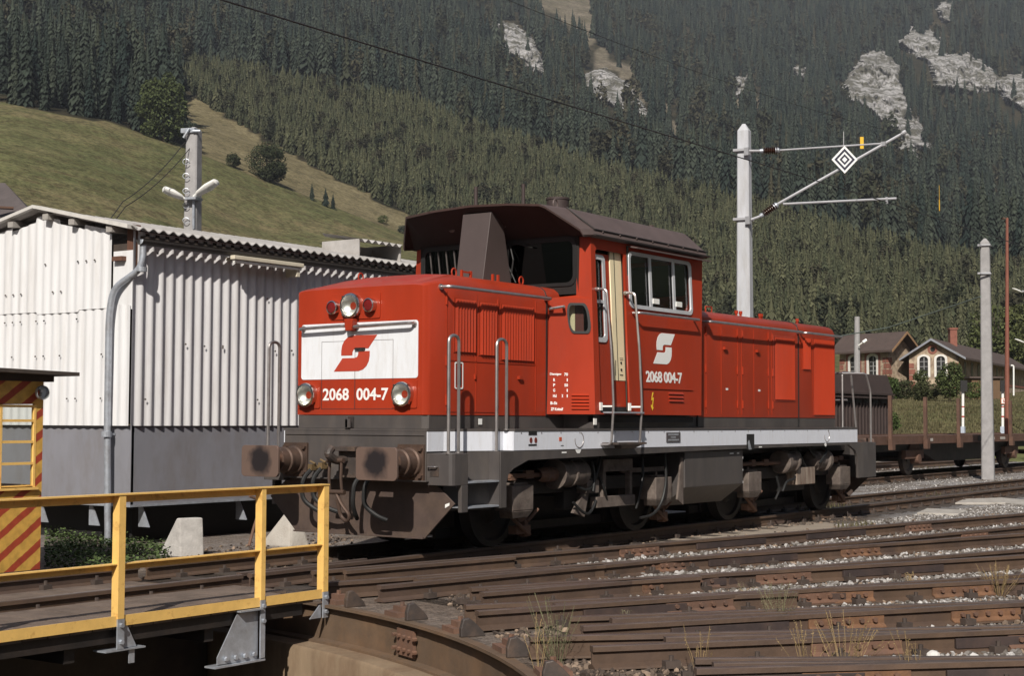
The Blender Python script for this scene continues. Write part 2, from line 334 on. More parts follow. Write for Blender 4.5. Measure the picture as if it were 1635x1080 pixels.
def hz(u, d):                                       # height of the hill at column u, depth d (arrays)
    fi = np.clip((u-UG[0])/20.0, 0, len(UG)-1.001); i = fi.astype(int); a = fi-i
    fj = np.interp(d, DG, np.arange(len(DG))); j = np.minimum(fj.astype(int), len(DG)-2); b = fj-j
    return (ZG[i, j]*(1-a)+ZG[i+1, j]*a)*(1-b)+(ZG[i, j+1]*(1-a)+ZG[i+1, j+1]*a)*b
def hill_point(u, v, dmin=60):                      # where the ray of pixel (u, v) first meets the hill
    rise = hdir(u, v)[1]; d = np.linspace(dmin, 2650, 4000); z = hz(np.full_like(d, u), d)
    k = np.nonzero(z-(CAMP[2]+rise*d) > 0)[0]
    if len(k) == 0: return None
    dd = d[k[0]]; x, y = hill_xy(hdir(u, 600)[0], dd); return Vector((x, y, float(z[k[0]]))), dd
def vpix(u, d, z):                                  # photo row of a hill point
    rise = (z-CAMP[2])/d; r0 = hdir(817, 0)[1]; r1 = hdir(817, 1080)[1]
    # rows are monotonic in rise: short table, good to a pixel
    t = np.linspace(-400, 1080, 120); tb = np.array([hdir(817, q)[1] for q in t]); o = np.argsort(tb)
    return np.interp(rise, tb[o], t[o])-(u-817)*0.0035
RIDGE = ([-900, 0, 145, 240, 285, 320, 440, 540, 650, 1000, 1250], [110, 171, 196, 220, 236, 251, 297, 336, 374, 480, 600])
PBOT = ([285, 300, 370, 500, 650, 800, 1000, 1250, 1635, 2600], [150, 156, 200, 270, 345, 400, 474, 556, 577, 590])
PTOP = ([285, 320, 500, 650, 820, 1015, 1140, 1266, 1417, 1635, 2600], [112, 110, 145, 175, 236, 291, 326, 361, 396, 450, 560])
CLIFFS = {
 'a': [(776, 34), (822, 40), (848, 62), (862, 90), (866, 120), (838, 102), (812, 84), (790, 60)],
 'b': [(928, 124), (968, 112), (1005, 138), (1036, 186), (992, 172), (955, 160)],
 'c': [(1344, 150), (1382, 96), (1412, 84), (1436, 108), (1448, 160), (1472, 205), (1490, 246), (1440, 216), (1394, 178)],
 'd': [(1438, 72), (1464, 44), (1500, 58), (1510, 88), (1543, 84), (1585, 112), (1592, 142), (1534, 142), (1496, 138), (1484, 100), (1456, 84)],
 'e': [(1588, 128), (1636, 118), (1660, 130), (1664, 182), (1632, 176), (1606, 158)],
 'f': [(1174, 124), (1194, 122), (1192, 152), (1172, 156)],
 'g': [(1492, 4), (1524, 2), (1524, 38), (1506, 36)],
 'h': [(1426, 232), (1456, 226), (1474, 262), (1460, 270)],
 'i': [(1262, 104), (1288, 108), (1286, 128), (1270, 122)],
 'j': [(1068, 254), (1092, 254), (1088, 264), (1072, 264)],
}
GULLY = [[(806, -60), (945, -60), (945, 60), (975, 90), (992, 108), (960, 112), (930, 60), (880, 30)],
         [(1040, 170), (1060, 165), (1095, 215), (1100, 240), (1080, 225)], [(1168, 150), (1196, 150), (1180, 205), (1166, 200)],
         [(1204, 132), (1228, 150), (1212, 205), (1204, 190)], [(985, 95), (1010, 110), (1045, 190), (1015, 160)]]
for k_ in list(CLIFFS):
    cx_ = sum(p[0] for p in CLIFFS[k_])/len(CLIFFS[k_]); cy_ = sum(p[1] for p in CLIFFS[k_])/len(CLIFFS[k_]); CLIFFS[k_] = [(cx_+(p[0]-cx_)*1.12, cy_+(p[1]-cy_)*1.12) for p in CLIFFS[k_]]
def inpoly(u, v, P):
    c = np.zeros(np.shape(u), bool); n = len(P)
    for i in range(n):
        (x0, y0), (x1, y1) = P[i], P[(i+1) % n]
        if y0 == y1: continue
        c ^= ((y0 > v) != (y1 > v)) & (u < (x1-x0)*(v-y0)/(y1-y0)+x0)
    return c
def zone(u, v, d):                                  # 0 meadow, 1 old forest, 2 young plantation, 3 dry upper meadow, 4 bare gully
    z = np.ones(np.shape(u), int); rd = np.interp(u, *RIDGE); pb = np.interp(u, *PBOT); pt = np.interp(u, *PTOP)
    z[(v > rd) & (u < 1250)] = 0
    m2 = (u > 283) & (v <= rd) & (v > pb) & (u < 1250); z[m2] = 3
    z[(u > 283) & (v <= pb) & (v > pt)] = 2
    z[(u >= 1250) & ((v > pb) | (d < 215))] = 0
    z[d < 120] = 0
    for P in GULLY: z[inpoly(u, v, P)] = 4
    return z
UU, DD = np.meshgrid(UG, DG, indexing='ij')
VV = vpix(UU.ravel(), DD.ravel(), ZG.ravel()).reshape(UU.shape); ZN = zone(UU.ravel(), VV.ravel(), DD.ravel()).reshape(UU.shape)
vs = []
for i in range(len(UG)):
    for j in range(len(DG)):
        x, y = hill_xy(LATU[i], DG[j]); vs.append((x, y, ZG[i, j]))
nd = len(DG); fs = [(i*nd+j, (i+1)*nd+j, (i+1)*nd+j+1, i*nd+j+1) for i in range(len(UG)-1) for j in range(nd-1)]
me = bpy.data.meshes.new('hills'); me.from_pydata(vs, [], fs)
ca = me.color_attributes.new('cover', 'FLOAT_COLOR', 'POINT')
cv = np.ones((len(vs), 4), np.float32); zf = ZN.ravel()
cv[:, 0] = (zf == 0); cv[:, 1] = (zf == 3); cv[:, 2] = (zf == 4); ca.data.foreach_set('color', cv.ravel())
def hill_mat():
    m = bpy.data.materials.new('hillside'); m.use_nodes = True; n, l = m.node_tree.nodes, m.node_tree.links; b = n['Principled BSDF']
    b.inputs['Roughness'].default_value = 1.0; b.inputs['Specular IOR Level'].default_value = .05
    at = n.new('ShaderNodeVertexColor'); at.layer_name = 'cover'; sc = n.new('ShaderNodeSeparateColor'); l.new(at.outputs[0], sc.inputs[0])
    tc = n.new('ShaderNodeTexCoord'); v = tc.outputs['Object']
    def nz(s, d=6, r=.6, st=None):
        q = n.new('ShaderNodeTexNoise'); q.inputs['Scale'].default_value = s; q.inputs['Detail'].default_value = d; q.inputs['Roughness'].default_value = r; vv = v
        if st:
            k = n.new('ShaderNodeMapping'); k.inputs['Rotation'].default_value = st[1]; k.inputs['Scale'].default_value = st[0]; l.new(v, k.inputs[0]); vv = k.outputs[0]
        l.new(vv, q.inputs['Vector']); return q.outputs['Fac']
    def mp(f, a, c, o0=0., o1=1.):
        q = n.new('ShaderNodeMapRange'); q.inputs[1].default_value = a; q.inputs[2].default_value = c; q.inputs[3].default_value = o0; q.inputs[4].default_value = o1; l.new(f, q.inputs[0]); return q.outputs[0]
    def mix(f, a, c, mode='MIX'):
        q = n.new('ShaderNodeMix'); q.data_type = 'RGBA'; q.blend_type = mode
        for i, x in ((0, f), (6, a), (7, c)):
            if isinstance(x, (tuple, float, int)): q.inputs[i].default_value = x
            else: l.new(x, q.inputs[i])
        return q.outputs[2]
    floor = mix(mp(nz(.08), .35, .65), lin(0.022, 0.022, 0.014), lin(0.05, 0.042, 0.026))
    band = nz(.018, 5, .6, ((.35, 2.2, .35), (0, 0, R(-20))))
    mead = mix(mp(band, .42, .58), lin(0.108, 0.107, 0.048), lin(0.152, 0.128, 0.068))
    mead = mix(mp(nz(.03, 5), .55, .68, 0, .85), mead, lin(0.080, 0.096, 0.040))
    mead = mix(mp(nz(.12, 5, .7), .42, .6, 0, .7), mead, lin(0.092, 0.096, 0.042))
    mead = mix(mp(nz(.35, 4), .5, .75, 0, .6), mead, lin(0.080, 0.050, 0.030))
    dry = mix(mp(nz(.05), .35, .65), lin(0.135, 0.114, 0.062), lin(0.170, 0.143, 0.082))
    gul = mix(mp(nz(.06), .35, .65), lin(0.085, 0.075, 0.048), lin(0.17, 0.145, 0.11))
    c = mix(mp(sc.outputs[0], .35, .65), floor, mead); c = mix(mp(sc.outputs[1], .35, .65), c, dry); c = mix(mp(sc.outputs[2], .3, .6), c, gul)
    c = mix(1.0, c, mix(.5, mp(nz(.9, 4, .7), .42, .58, .45, 1.5), mp(nz(.16, 6, .8), .42, .58, .55, 1.45)), 'MULTIPLY'); l.new(c, b.inputs['Base Color'])
    bp = n.new('ShaderNodeBump'); bp.inputs['Strength'].default_value = .5; bp.inputs['Distance'].default_value = .6; l.new(nz(1.1, 6, .7), bp.inputs['Height']); l.new(bp.outputs[0], b.inputs['Normal'])
    return m
hills = link_mesh('hills', me, hill_mat(), smooth=True)
tag(hills, 'mountainside with meadows, forest floor and bare gullies rising behind the yard', 'hills', kind='structure')

# ---- unseen hills added behind the camera to block low sky light
m = MB(); rings = []
for r_, e in ((420, -.3), (520, 25), (760, 170), (1150, 400), (1600, 520)):
    ring = []
    for i in range(61):
        a = R(80+285*i/60); k = 1+.25*mnoise.noise(Vector((i*.31, r_/400., 4.4))); low = min(1, .35+abs(((math.degrees(a)-206+180) % 360)-180)/45.)
        ring.append(Vector((CAMP[0]+r_*math.cos(a), CAMP[1]+r_*math.sin(a), e*k*low)))
    rings.append(ring)
m.loft(rings, caps=False, closed=False)
tag(m.build('added_hills', mat('unseen_slope', lin(.028, .034, .020), 1.0, spec=.05, var=.4, scale=.05), smooth=True), 'unseen mountains added behind the viewer to cut sky light and darken reflections', 'hills', kind='structure')
m = MB(); m.loft([[Vector((CAMP[0]+r_*math.cos(R(80+285*i/60)), CAMP[1]+r_*math.sin(R(80+285*i/60)), -.32)) for i in range(61)] for r_ in (150, 430)], caps=False, closed=False)
tag(m.build('valley_floor', mat('valley_meadow', lin(.09, .085, .045), 1.0, spec=.05, var=.3, scale=.1)), 'flat valley floor between the yard and the added mountains', 'ground', kind='structure')
# ---- cliffs: faceted rock bulging out of the slope
ROCK = mat('limestone', lin(0.33, 0.32, 0.315), 0.95, var=0.6, scale=.3, col2=lin(0.060, 0.056, 0.036), amt=0.95, s2=.085, thr=(0.42, 0.55), bump=.6, bscale=.5)
CL = {'a': 'pale grey cliff high in the forest above the cab roof', 'b': 'low ochre and grey rock band below the bare gully', 'c': 'largest grey crag rising in a point above the cantilever arm',
      'd': 'long jagged crag near the upper right corner', 'e': 'white cliff at the right edge beside the long jagged crag', 'f': 'small upright rock left of the largest crag',
      'g': 'narrow rock face at the very top right of the forest', 'h': 'lowest rock foot under the largest crag', 'i': 'small rock spot high among the firs', 'j': 'tiny pale rock among firs beside the mast'}
for key, P in CLIFFS.items():
    us = [p[0] for p in P]; vs_ = [p[1] for p in P]; st = 1.6 if len(P) > 5 else 1.2
    u0, u1, v0, v1 = min(us)-4, max(us)+4, min(vs_)-4, max(vs_)+4
    nu, nv = int((u1-u0)/st)+1, int((v1-v0)/st)+1; grid = {}; verts = []; faces = []
    gu, gv = np.meshgrid(np.linspace(u0, u1, nu), np.linspace(v0, v1, nv), indexing='ij')
    ins = inpoly(gu.ravel()+rng.normal(0, 1.0, gu.size), gv.ravel()+rng.normal(0, 1.0, gu.size), P).reshape(gu.shape)
    hp = hill_point(sum(us)/len(us), sum(vs_)/len(vs_)); dc = hp[1]
    # smooth inside distance
    dist = np.zeros(gu.shape)
    cur = ins.copy()
    for k in range(5):
        dist += cur; nx = cur.copy(); nx[1:] &= cur[:-1]; nx[:-1] &= cur[1:]; nx[:, 1:] &= cur[:, :-1]; nx[:, :-1] &= cur[:, 1:]; cur = nx
    for i in range(nu):
        for j in range(nv):
            u, v = gu[i, j], gv[i, j]
            h = hill_point(u, v); d0 = h[1] if h else dc
            lat = hdir(u, v)[0]; b_ = dist[i, j]
            n1 = abs(mnoise.noise(Vector((u/10., v/20., 3.1)))); n2 = mnoise.noise(Vector((u/4., v/7., 7.7)))*.55
            d_ = d0+4-(b_**.7)*dc*.0065-b_*(n1*.9+n2*.8)*dc*.0035
            x, y = hill_xy(lat, d_); verts.append((x, y, CAMP[2]+d_*hdir(u, v)[1]))
    for i in range(nu-1):
        for j in range(nv-1):
            if ins[i, j] or ins[i+1, j] or ins[i, j+1] or ins[i+1, j+1]: faces.append((i*nv+j, i*nv+j+1, (i+1)*nv+j+1, (i+1)*nv+j))
    mc = bpy.data.meshes.new('cliff'); mc.from_pydata(verts, [], faces)
    bm = bmesh.new(); bm.from_mesh(mc); bmesh.ops.delete(bm, geom=[v for v in bm.verts if not v.link_faces], context='VERTS'); bmesh.ops.recalc_face_normals(bm, faces=bm.faces); bm.to_mesh(mc); bm.free()
    tag(link_mesh('cliff', mc, ROCK), CL[key], 'cliff', kind='structure')
# ================================================================ trees
def leaf_mat(name, c1, c2, scale=6.0, rnd=0.35):
    m = bpy.data.materials.new(name); m.use_nodes = True; n, l = m.node_tree.nodes, m.node_tree.links; b = n['Principled BSDF']
    b.inputs['Roughness'].default_value = .8; b.inputs['Specular IOR Level'].default_value = .15
    oi = n.new('ShaderNodeObjectInfo'); ge = n.new('ShaderNodeNewGeometry')
    mx = n.new('ShaderNodeMix'); mx.data_type = 'RGBA'; mx.inputs[6].default_value = c1; mx.inputs[7].default_value = c2; l.new(oi.outputs['Random'], mx.inputs[0])
    m1 = n.new('ShaderNodeMapRange'); m1.inputs[3].default_value = 1-rnd; m1.inputs[4].default_value = 1+rnd; l.new(ge.outputs['Random Per Island'], m1.inputs[0])
    vm = n.new('ShaderNodeMix'); vm.data_type = 'RGBA'; vm.blend_type = 'MULTIPLY'; vm.inputs[0].default_value = 1; l.new(mx.outputs[2], vm.inputs[6]); l.new(m1.outputs[0], vm.inputs[7])
    l.new(vm.outputs[2], b.inputs['Base Color']); return m
FIRLEAF = leaf_mat('fir_needles', lin(0.014, 0.023, 0.019), lin(0.041, 0.050, 0.035))
YOUNGLEAF = leaf_mat('young_spruce_needles', lin(0.042, 0.048, 0.026), lin(0.073, 0.074, 0.040))
BROADLEAF = leaf_mat('broad_leaves', lin(0.052, 0.070, 0.026), lin(0.080, 0.088, 0.034), rnd=.45)
BUSHLEAF = leaf_mat('bush_leaves', lin(0.045, 0.068, 0.022), lin(0.085, 0.105, 0.035), rnd=.5)
BUSHDARK = leaf_mat('dark_broad_leaves', lin(0.034, 0.042, 0.020), lin(0.055, 0.060, 0.027), rnd=.45)
BARK = mat('bark', lin(0.085, 0.062, 0.046), 0.9, var=.3, scale=3)
def conifer_mesh(seed, width=.10, whorls=15, br=8, base=.06, ragged=.22):
    """slender serrated cone: drooping branch blades in whorls round a dark inner cone"""
    rd = random.Random(seed); v, f = [], []
    def prof(t): return width*((1-t)**.85)*(.72+.28*min(1, t*5))
    n = 7; o = 0
    for h, r_ in ((base, width*.35), (base+.12, width*.52), (.95, .004)):
        for k in range(n): a = 2*math.pi*k/n+seed; v.append((math.cos(a)*r_, math.sin(a)*r_, h))
    f += [(j*n+i, j*n+(i+1) % n, (j+1)*n+(i+1) % n, (j+1)*n+i) for j in range(2) for i in range(n)]
    for w in range(whorls):
        t = w/(whorls-1); h = base+(.985-base)*(t**.9); rr = prof(t)*(1+rd.uniform(-ragged, ragged))+.006; k0 = rd.random()
        for k in range(br if t < .75 else br-3):
            a = 2*math.pi*(k+k0+rd.uniform(-.25, .25))/br; r_ = rr*rd.uniform(.75, 1.2); c, s = math.cos(a), math.sin(a); wd = r_*rd.uniform(.22, .36)+.003; dr = r_*rd.uniform(.55, 1.0); hh = h+rd.uniform(-.015, .015); o = len(v)
            v += [(c*.012, s*.012, hh+r_*.35), (c*r_*.6-s*wd, s*r_*.6+c*wd, hh-dr*.25), (c*r_*.6+s*wd, s*r_*.6-c*wd, hh-dr*.25), (c*r_, s*r_, hh-dr)]
            f += [(o, o+1, o+3), (o, o+3, o+2)]
    o = len(v); v += [(0.006, 0, .93), (-.004, .006, .93), (-.004, -.006, .93), (0, 0, 1.03)]; f += [(o, o+1, o+3), (o+1, o+2, o+3), (o+2, o, o+3)]
    me = bpy.data.meshes.new('crown'); me.from_pydata(v, [], f); return me
def trunk_mesh(top=.9, r=.013, n=6):
    m = MB(); m.cyl((0, 0, -.04), (0, 0, top), r, .002, n=n); me = bpy.data.meshes.new('trunk'); me.from_pydata(m.v, [], m.f); return me
def joined_tree(seed, leafm, **kw):
    c = conifer_mesh(seed, **kw); t = trunk_mesh(); bm = bmesh.new(); bm.from_mesh(c)
    for p in bm.faces: p.material_index = 0
    nf = len(bm.faces); bm.from_mesh(t); bm.faces.ensure_lookup_table()
    for p in bm.faces[nf:]: p.material_index = 1
    me = bpy.data.meshes.new('conifer'); bm.to_mesh(me); bm.free(); me.materials.append(leafm); me.materials.append(BARK)
    return bpy.data.objects.new('conifer', me)           # never linked on its own: the source shape of the wood
def blob_leaves(seed, blobs, n, size, fl=.7):
    """leaf faces scattered near the shells of overlapping ellipsoids"""
    rd = np.random.default_rng(seed); v, f = [], []
    vol = np.array([b[3]*b[3]*b[4] for b in blobs])**.67; cnt = rd.multinomial(n, vol/vol.sum())
    for (x, y, z, r, h), c in zip(blobs, cnt):
        d = rd.normal(size=(c, 3)); d /= np.linalg.norm(d, axis=1)[:, None]; q = rd.uniform(.45, 1.0, c)**.5*(1+.18*np.sin(d[:, 0]*7+seed)*np.cos(d[:, 2]*6))
        P = np.array([x, y, z])+d*np.array([r, r, h])*q[:, None]
        for p, dd in zip(P, d):
            nn = Vector(dd)*.6+Vector(rd.normal(size=3)); nn.normalize(); a = nn.orthogonal().normalized(); a.rotate(Matrix.Rotation(rd.uniform(0, 6.28), 3, nn)); b = nn.cross(a); s = size*rd.uniform(.6, 1.3); p = Vector(p); o = len(v)
            v += [p-a*s, p+b*s*.55, p+a*s, p-b*s*.55]; f += [(o, o+1, o+2, o+3)]
    me = bpy.data.meshes.new('crown'); me.from_pydata([tuple(q) for q in v], [], f); return me
def limbs(pts_list):
    m = MB()
    for pts, r0, r1 in pts_list: m.tube(pts, r0, 6, rad=[r0+(r1-r0)*i/(len(pts)-1) for i in range(len(pts))])
    me = bpy.data.meshes.new('trunk'); me.from_pydata(m.v, [], m.f); return me

PROTO = {'old': [joined_tree(s, FIRLEAF, width=w, whorls=16, base=.1) for s, w in ((1, .155), (2, .185), (3, .135), (4, .17))],
         'young': [joined_tree(s, YOUNGLEAF, width=w, whorls=13, br=8, base=.02) for s, w in ((11, .23), (12, .27), (13, .20))]}
def joined_broad(seed, leafm, w=.55):
    rd = random.Random(seed); bl = [(0, 0, .55, w*.42, .40)]+[(math.cos(a)*w*.25, math.sin(a)*w*.25, rd.uniform(.35, .8), w*.22, .16) for a in [rd.uniform(0, 6.28) for _ in range(6)]]
    c = blob_leaves(seed, bl, 420, .05); c.materials.append(leafm); return bpy.data.objects.new('broadleaf', c)
LARCH = leaf_mat('larch_needles', lin(0.028, 0.034, 0.020), lin(0.050, 0.046, 0.028))
PROTO['old'] = PROTO['old']*3+[joined_broad(21, LARCH, .42), joined_tree(5, LARCH, width=.15, whorls=14, base=.08)]; PROTO['young'] = PROTO['young']*6+[joined_broad(22, LARCH, .6)]
def wood(name, label, P, protos):
    """one mass of trees: points with a size and a turn, each carrying an instanced conifer"""
    me = bpy.data.meshes.new(name); me.from_pydata([tuple(p[:3]) for p in P], [], [])
    for an, col in (('height', 3), ('turn', 4)):
        a = me.attributes.new(an, 'FLOAT', 'POINT'); a.data.foreach_set('value', np.array([p[col] for p in P], np.float32))
    o = bpy.data.objects.new(name, me); COL.objects.link(o); tag(o, label, 'forest', kind='stuff')
    ng = bpy.data.node_groups.new(name, 'GeometryNodeTree'); ng.interface.new_socket('Geometry', in_out='INPUT', socket_type='NodeSocketGeometry'); ng.interface.new_socket('Geometry', in_out='OUTPUT', socket_type='NodeSocketGeometry')
    n, l = ng.nodes, ng.links; gi = n.new('NodeGroupInput'); go = n.new('NodeGroupOutput'); iop = n.new('GeometryNodeInstanceOnPoints'); jn = n.new('GeometryNodeJoinGeometry')
    for p in protos:
        oi = n.new('GeometryNodeObjectInfo'); oi.inputs['Object'].default_value = p; oi.inputs['As Instance'].default_value = True; l.new(oi.outputs['Geometry'], jn.inputs[0])
    iop.inputs['Pick Instance'].default_value = True
    rv = n.new('FunctionNodeRandomValue'); rv.data_type = 'INT'; rv.inputs[4].default_value = 0; rv.inputs[5].default_value = len(protos)-1
    l.new(rv.outputs[2], iop.inputs['Instance Index']); l.new(jn.outputs[0], iop.inputs['Instance']); l.new(gi.outputs[0], iop.inputs['Points'])
    na = n.new('GeometryNodeInputNamedAttribute'); na.data_type = 'FLOAT'; na.inputs[0].default_value = 'height'; l.new(na.outputs[0], iop.inputs['Scale'])
    nb = n.new('GeometryNodeInputNamedAttribute'); nb.data_type = 'FLOAT'; nb.inputs[0].default_value = 'turn'
    cx = n.new('ShaderNodeCombineXYZ'); l.new(nb.outputs[0], cx.inputs[2]); l.new(cx.outputs[0], iop.inputs['Rotation'])
    l.new(iop.outputs[0], go.inputs[0]); md = o.modifiers.new('wood', 'NODES'); md.node_group = ng
    return o
def scatter(n, dmin, dmax, u0=-260, u1=1950):
    u = rng.uniform(u0, u1, n); d = np.sqrt(rng.uniform(dmin**2, dmax**2, n)); z = hz(u, d); v = vpix(u, d, z); return u, d, z, v
def hill_world(u, d):
    lat = np.array([hdir(q, 600)[0] for q in u]); return hill_xy(lat, d)
def clump(x, y, s=70.): return np.array([mnoise.noise(Vector((a/s, b/s, 2.2))) for a, b in zip(x, y)])
CL_ALL = list(CLIFFS.values())
def not_rock(u, v):
    ok = np.ones(len(u), bool)
    for P in CL_ALL:
        for dv in (0, 10, 20, 30, 40): ok &= ~(inpoly(u, v-dv, P) & (rng.random(len(u)) < (.80 if dv < 30 else .4)))
    for dv in (8, 16, 26): ok &= ~(inpoly(u, v-dv, GULLY[0]) & (rng.random(len(u)) < .75))
    return ok
# old spruce forest
u, d, z, v = scatter(27000, 330, 1750); k = (zone(u, v, d) == 1) & not_rock(u, v) & (v > -170); u, d, z, v = u[k], d[k], z[k], v[k]
x, y = hill_world(u, d); h = rng.uniform(11, 28, len(u))*(1+.3*clump(x, y)); th = clump(x, y, 22.) > -.34; 
P_old = [(a, b, c-.3, e, t) for a, b, c, e, t, q in zip(x, y, z, h, rng.uniform(0, 6.28, len(x)), th) if q]
D_old = [q for q, w in zip(d, th) if w]
# young plantation on the spur
u, d, z, v = scatter(32000, 215, 700); k = (zone(u, v, d) == 2) & not_rock(u, v); u, d, z, v = u[k], d[k], z[k], v[k]
x, y = hill_world(u, d); h = rng.uniform(4.0, 9.5, len(u))*(1+.3*clump(x, y, 40.))
P_young = [(a, b, c-.15, e, t) for a, b, c, e, t in zip(x, y, z, h, rng.uniform(0, 6.28, len(x)))]; D_young = list(d)
# the nearest trees of either kind stand as individuals, the rest is one mass each
def split(P, D, n):
    o = np.argsort(D); return [P[i] for i in o[:n]], [P[i] for i in o[n:]]
near_old, far_old = split(P_old, D_old, 240); near_young, far_young = split(P_young, D_young, 200)
wood('old_forest', 'dark old spruce forest covering the upper mountainside', far_old, PROTO['old'])
wood('young_plantation', 'paler young spruce plantation on the lower spur behind the locomotive', far_young, PROTO['young'])
def indiv(kind, name, P, label, group, leafm, kw):
    src = []
    tm = trunk_mesh(); tm.materials.append(BARK)
    for s in range(4):
        cm = conifer_mesh(100+s, **kw); cm.materials.append(leafm); src.append(cm)
    for i, (a, b, c, hh, t) in enumerate(P):
        r_ = bpy.data.objects.new(name, None); COL.objects.link(r_); r_.location = (a, b, c); r_.scale = (hh,)*3; r_.rotation_euler = (0, 0, t); tag(r_, label, 'tree', group)
        for nm, me in (('crown', src[i % 4]), ('trunk', tm)):
            o = bpy.data.objects.new(nm, me); COL.objects.link(o); o.parent = r_
indiv('old', 'spruce_tree', near_old, 'tall dark spruce at the lower edge of the old forest above the meadow', 'tall spruces along the upper meadow edge', FIRLEAF, dict(width=.125, whorls=24, br=11, base=.02))
indiv('young', 'young_spruce', near_young, 'young pale green spruce on the low edge of the plantation spur', 'young spruces on the low edge of the plantation', YOUNGLEAF, dict(width=.18, whorls=16, br=9, base=.02))
# single trees on the meadows
def broad(name, px, h, w, label, cat='tree', seed=1, leafm=BROADLEAF, n=2600, leaf=.03, low=.12, group=None, dmin=60, at=None, blobs=None):
    p = Vector(at) if at else hill_point(px[0], px[1], dmin)[0]
    t = thing(name, label, cat, p, group); rd = random.Random(seed)
    if blobs is None:
        blobs = [(0, 0, low+(1-low)*.5, w*.42, (1-low)*.5)]
        for i in range(9):
            a = rd.uniform(0, 6.28); zz = rd.uniform(low+.12, .85); q = w*.5*(1-abs(zz-.45)*.9)*rd.uniform(.55, .95)
            blobs.append((math.cos(a)*q*.8, math.sin(a)*q*.8, zz, w*rd.uniform(.16, .26), rd.uniform(.10, .18)))
    cm = blob_leaves(seed, blobs, n, leaf); tr = limbs([([(0, 0, -.05), (.01, 0, low), (0, .01, .55), (.02, 0, .85)], .028, .006)]+[([(0, 0, .2+.1*i), (math.cos(i*2.1)*w*.2, math.sin(i*2.1)*w*.2, .42+.08*i), (math.cos(i*2.1)*w*.36, math.sin(i*2.1)*w*.36, .55+.08*i)], .014, .004) for i in range(4)])
    for nm, me, mm in (('crown', cm, leafm), ('trunk', tr, BARK)):
        me.materials.append(mm); o = bpy.data.objects.new(nm, me); COL.objects.link(o); o.parent = t
    t.scale = (h, h, h); t.rotation_euler = (0, 0, rd.uniform(0, 6)); return t
broad('broadleaf_tree', (255, 226), 17.5, .80, 'tall pale green broadleaf tree in front of the dark spruces at the meadow top', seed=3, n=9000, leaf=.024, low=.03)
broad('broadleaf_tree', (422, 289), 10.5, 1.15, 'broad round tree alone on the meadow ridge left of the cab', seed=5, n=9000, leaf=.026, low=.02, leafm=BUSHDARK)
broad('round_bush', (367, 268), 4.0, 1.1, 'small round bush left of the broad round tree on the meadow ridge', 'bush', seed=6, n=2600, leaf=.05, low=.0, leafm=BUSHDARK)
broad('round_bush', (297, 232), 6.5, .8, 'dark bush behind the top of the concrete lamp mast', 'bush', seed=8, n=1500, leaf=.05, low=.02, leafm=FIRLEAF)
broad('round_bush', (610, 358), 2.6, 1.5, 'low bush on the dry meadow near the cab roof, left of its neighbour', 'bush', seed=9, n=900, leaf=.06, low=.0)
broad('round_bush', (642, 374), 2.6, 1.3, 'low bush on the dry meadow right beside the cab roof', 'bush', seed=10, n=900, leaf=.06, low=.0, leafm=FIRLEAF)
def lone_fir(px, h, w, label, seed):
    p = hill_point(px[0], px[1])[0]; t = thing('small_fir', label, 'tree', p); cm = conifer_mesh(seed, width=w, whorls=18, br=10, base=.02); cm.materials.append(FIRLEAF); tm = trunk_mesh(); tm.materials.append(BARK)
    for nm, me in (('crown', cm), ('trunk', tm)):
        o = bpy.data.objects.new(nm, me); COL.objects.link(o); o.parent = t
    t.scale = (h, h, h)
lone_fir((495, 320), 4.8, .20, 'leftmost of three small firs on the meadow ridge', 31)
lone_fir((517, 330), 5.2, .26, 'middle and widest of three small firs on the meadow ridge', 32)
lone_fir((529, 334), 4.4, .20, 'rightmost of three small firs on the meadow ridge', 33)
# ================================================================ pit, turntable bridge, tracks
def ringpt(a, r_, z): return Vector((TX+r_*math.cos(a), TY+r_*math.sin(a), z))
pit = thing('turntable_pit', 'round turntable pit with stained concrete wall and rusty steel rim', 'turntable pit', (TX, TY, -2.4))
m = MB(); NA = 160; A = [2*math.pi*i/NA for i in range(NA)]
m.loft([[ringpt(a, r_, z) for a in A] for r_, z in ((TR-.02, -.52), (TR-.28, -.53), (TR-.30, -.56), (TR-.30, -2.4))], caps=False)
m.build('pit_wall', PITWALL, pit, smooth=True)
m = MB(); m.loft([[ringpt(a, r_, -2.38) for a in A] for r_ in (.05, TR-.29)], caps=False); m.build('pit_floor', mat('shade_dark_pit_floor', lin(.018, .015, .013), .9, var=.3, bump=.2), pit)  # floor colour carries the shade inside the pit
m = MB(); prof = [(TR+.06, -.17), (TR-.07, -.17), (TR-.07, -.195), (TR-.005, -.20), (TR-.005, -.49), (TR-.09, -.50), (TR-.09, -.525), (TR+.06, -.525)]
m.loft([[ringpt(a, r_, z) for a in A] for r_, z in prof], caps=False); m.build('rim_beam', RIMST, pit)
for i, a in enumerate(np.radians(np.arange(-75, -10, 7.3))):                     # bolted lugs standing on the rim
    m = MB(); p = ringpt(a, TR+.05, -.17); t = Vector((-math.sin(a), math.cos(a), 0)); n_ = Vector((math.cos(a), math.sin(a), 0))
    prof = [(-.08, 0), (.13, 0), (.11, .04), (.04, .11), (-.01, .15), (-.06, .14), (-.08, .07)]
    m.prism([p+n_*x+Vector((0, 0, z))-t*.025 for x, z in prof], (0, 0, 0), t*.05); m.build('rim_lug', GREYDIRT, pit, bevel=.008)
    m = MB(); q = p+t*.32+n_*.05; M3 = Matrix.Rotation(a, 3, 'Z')
    m.box(q+Vector((0, 0, .02)), (.22, .26, .04), M=M3); m.box(q+Vector((0, 0, .06)), (.10, .16, .05), M=M3); m.cyl(q+Vector((0, 0, .08)), q+Vector((0, 0, .12)), .022, n=6); m.build('rail_chair', RUSTY, pit)
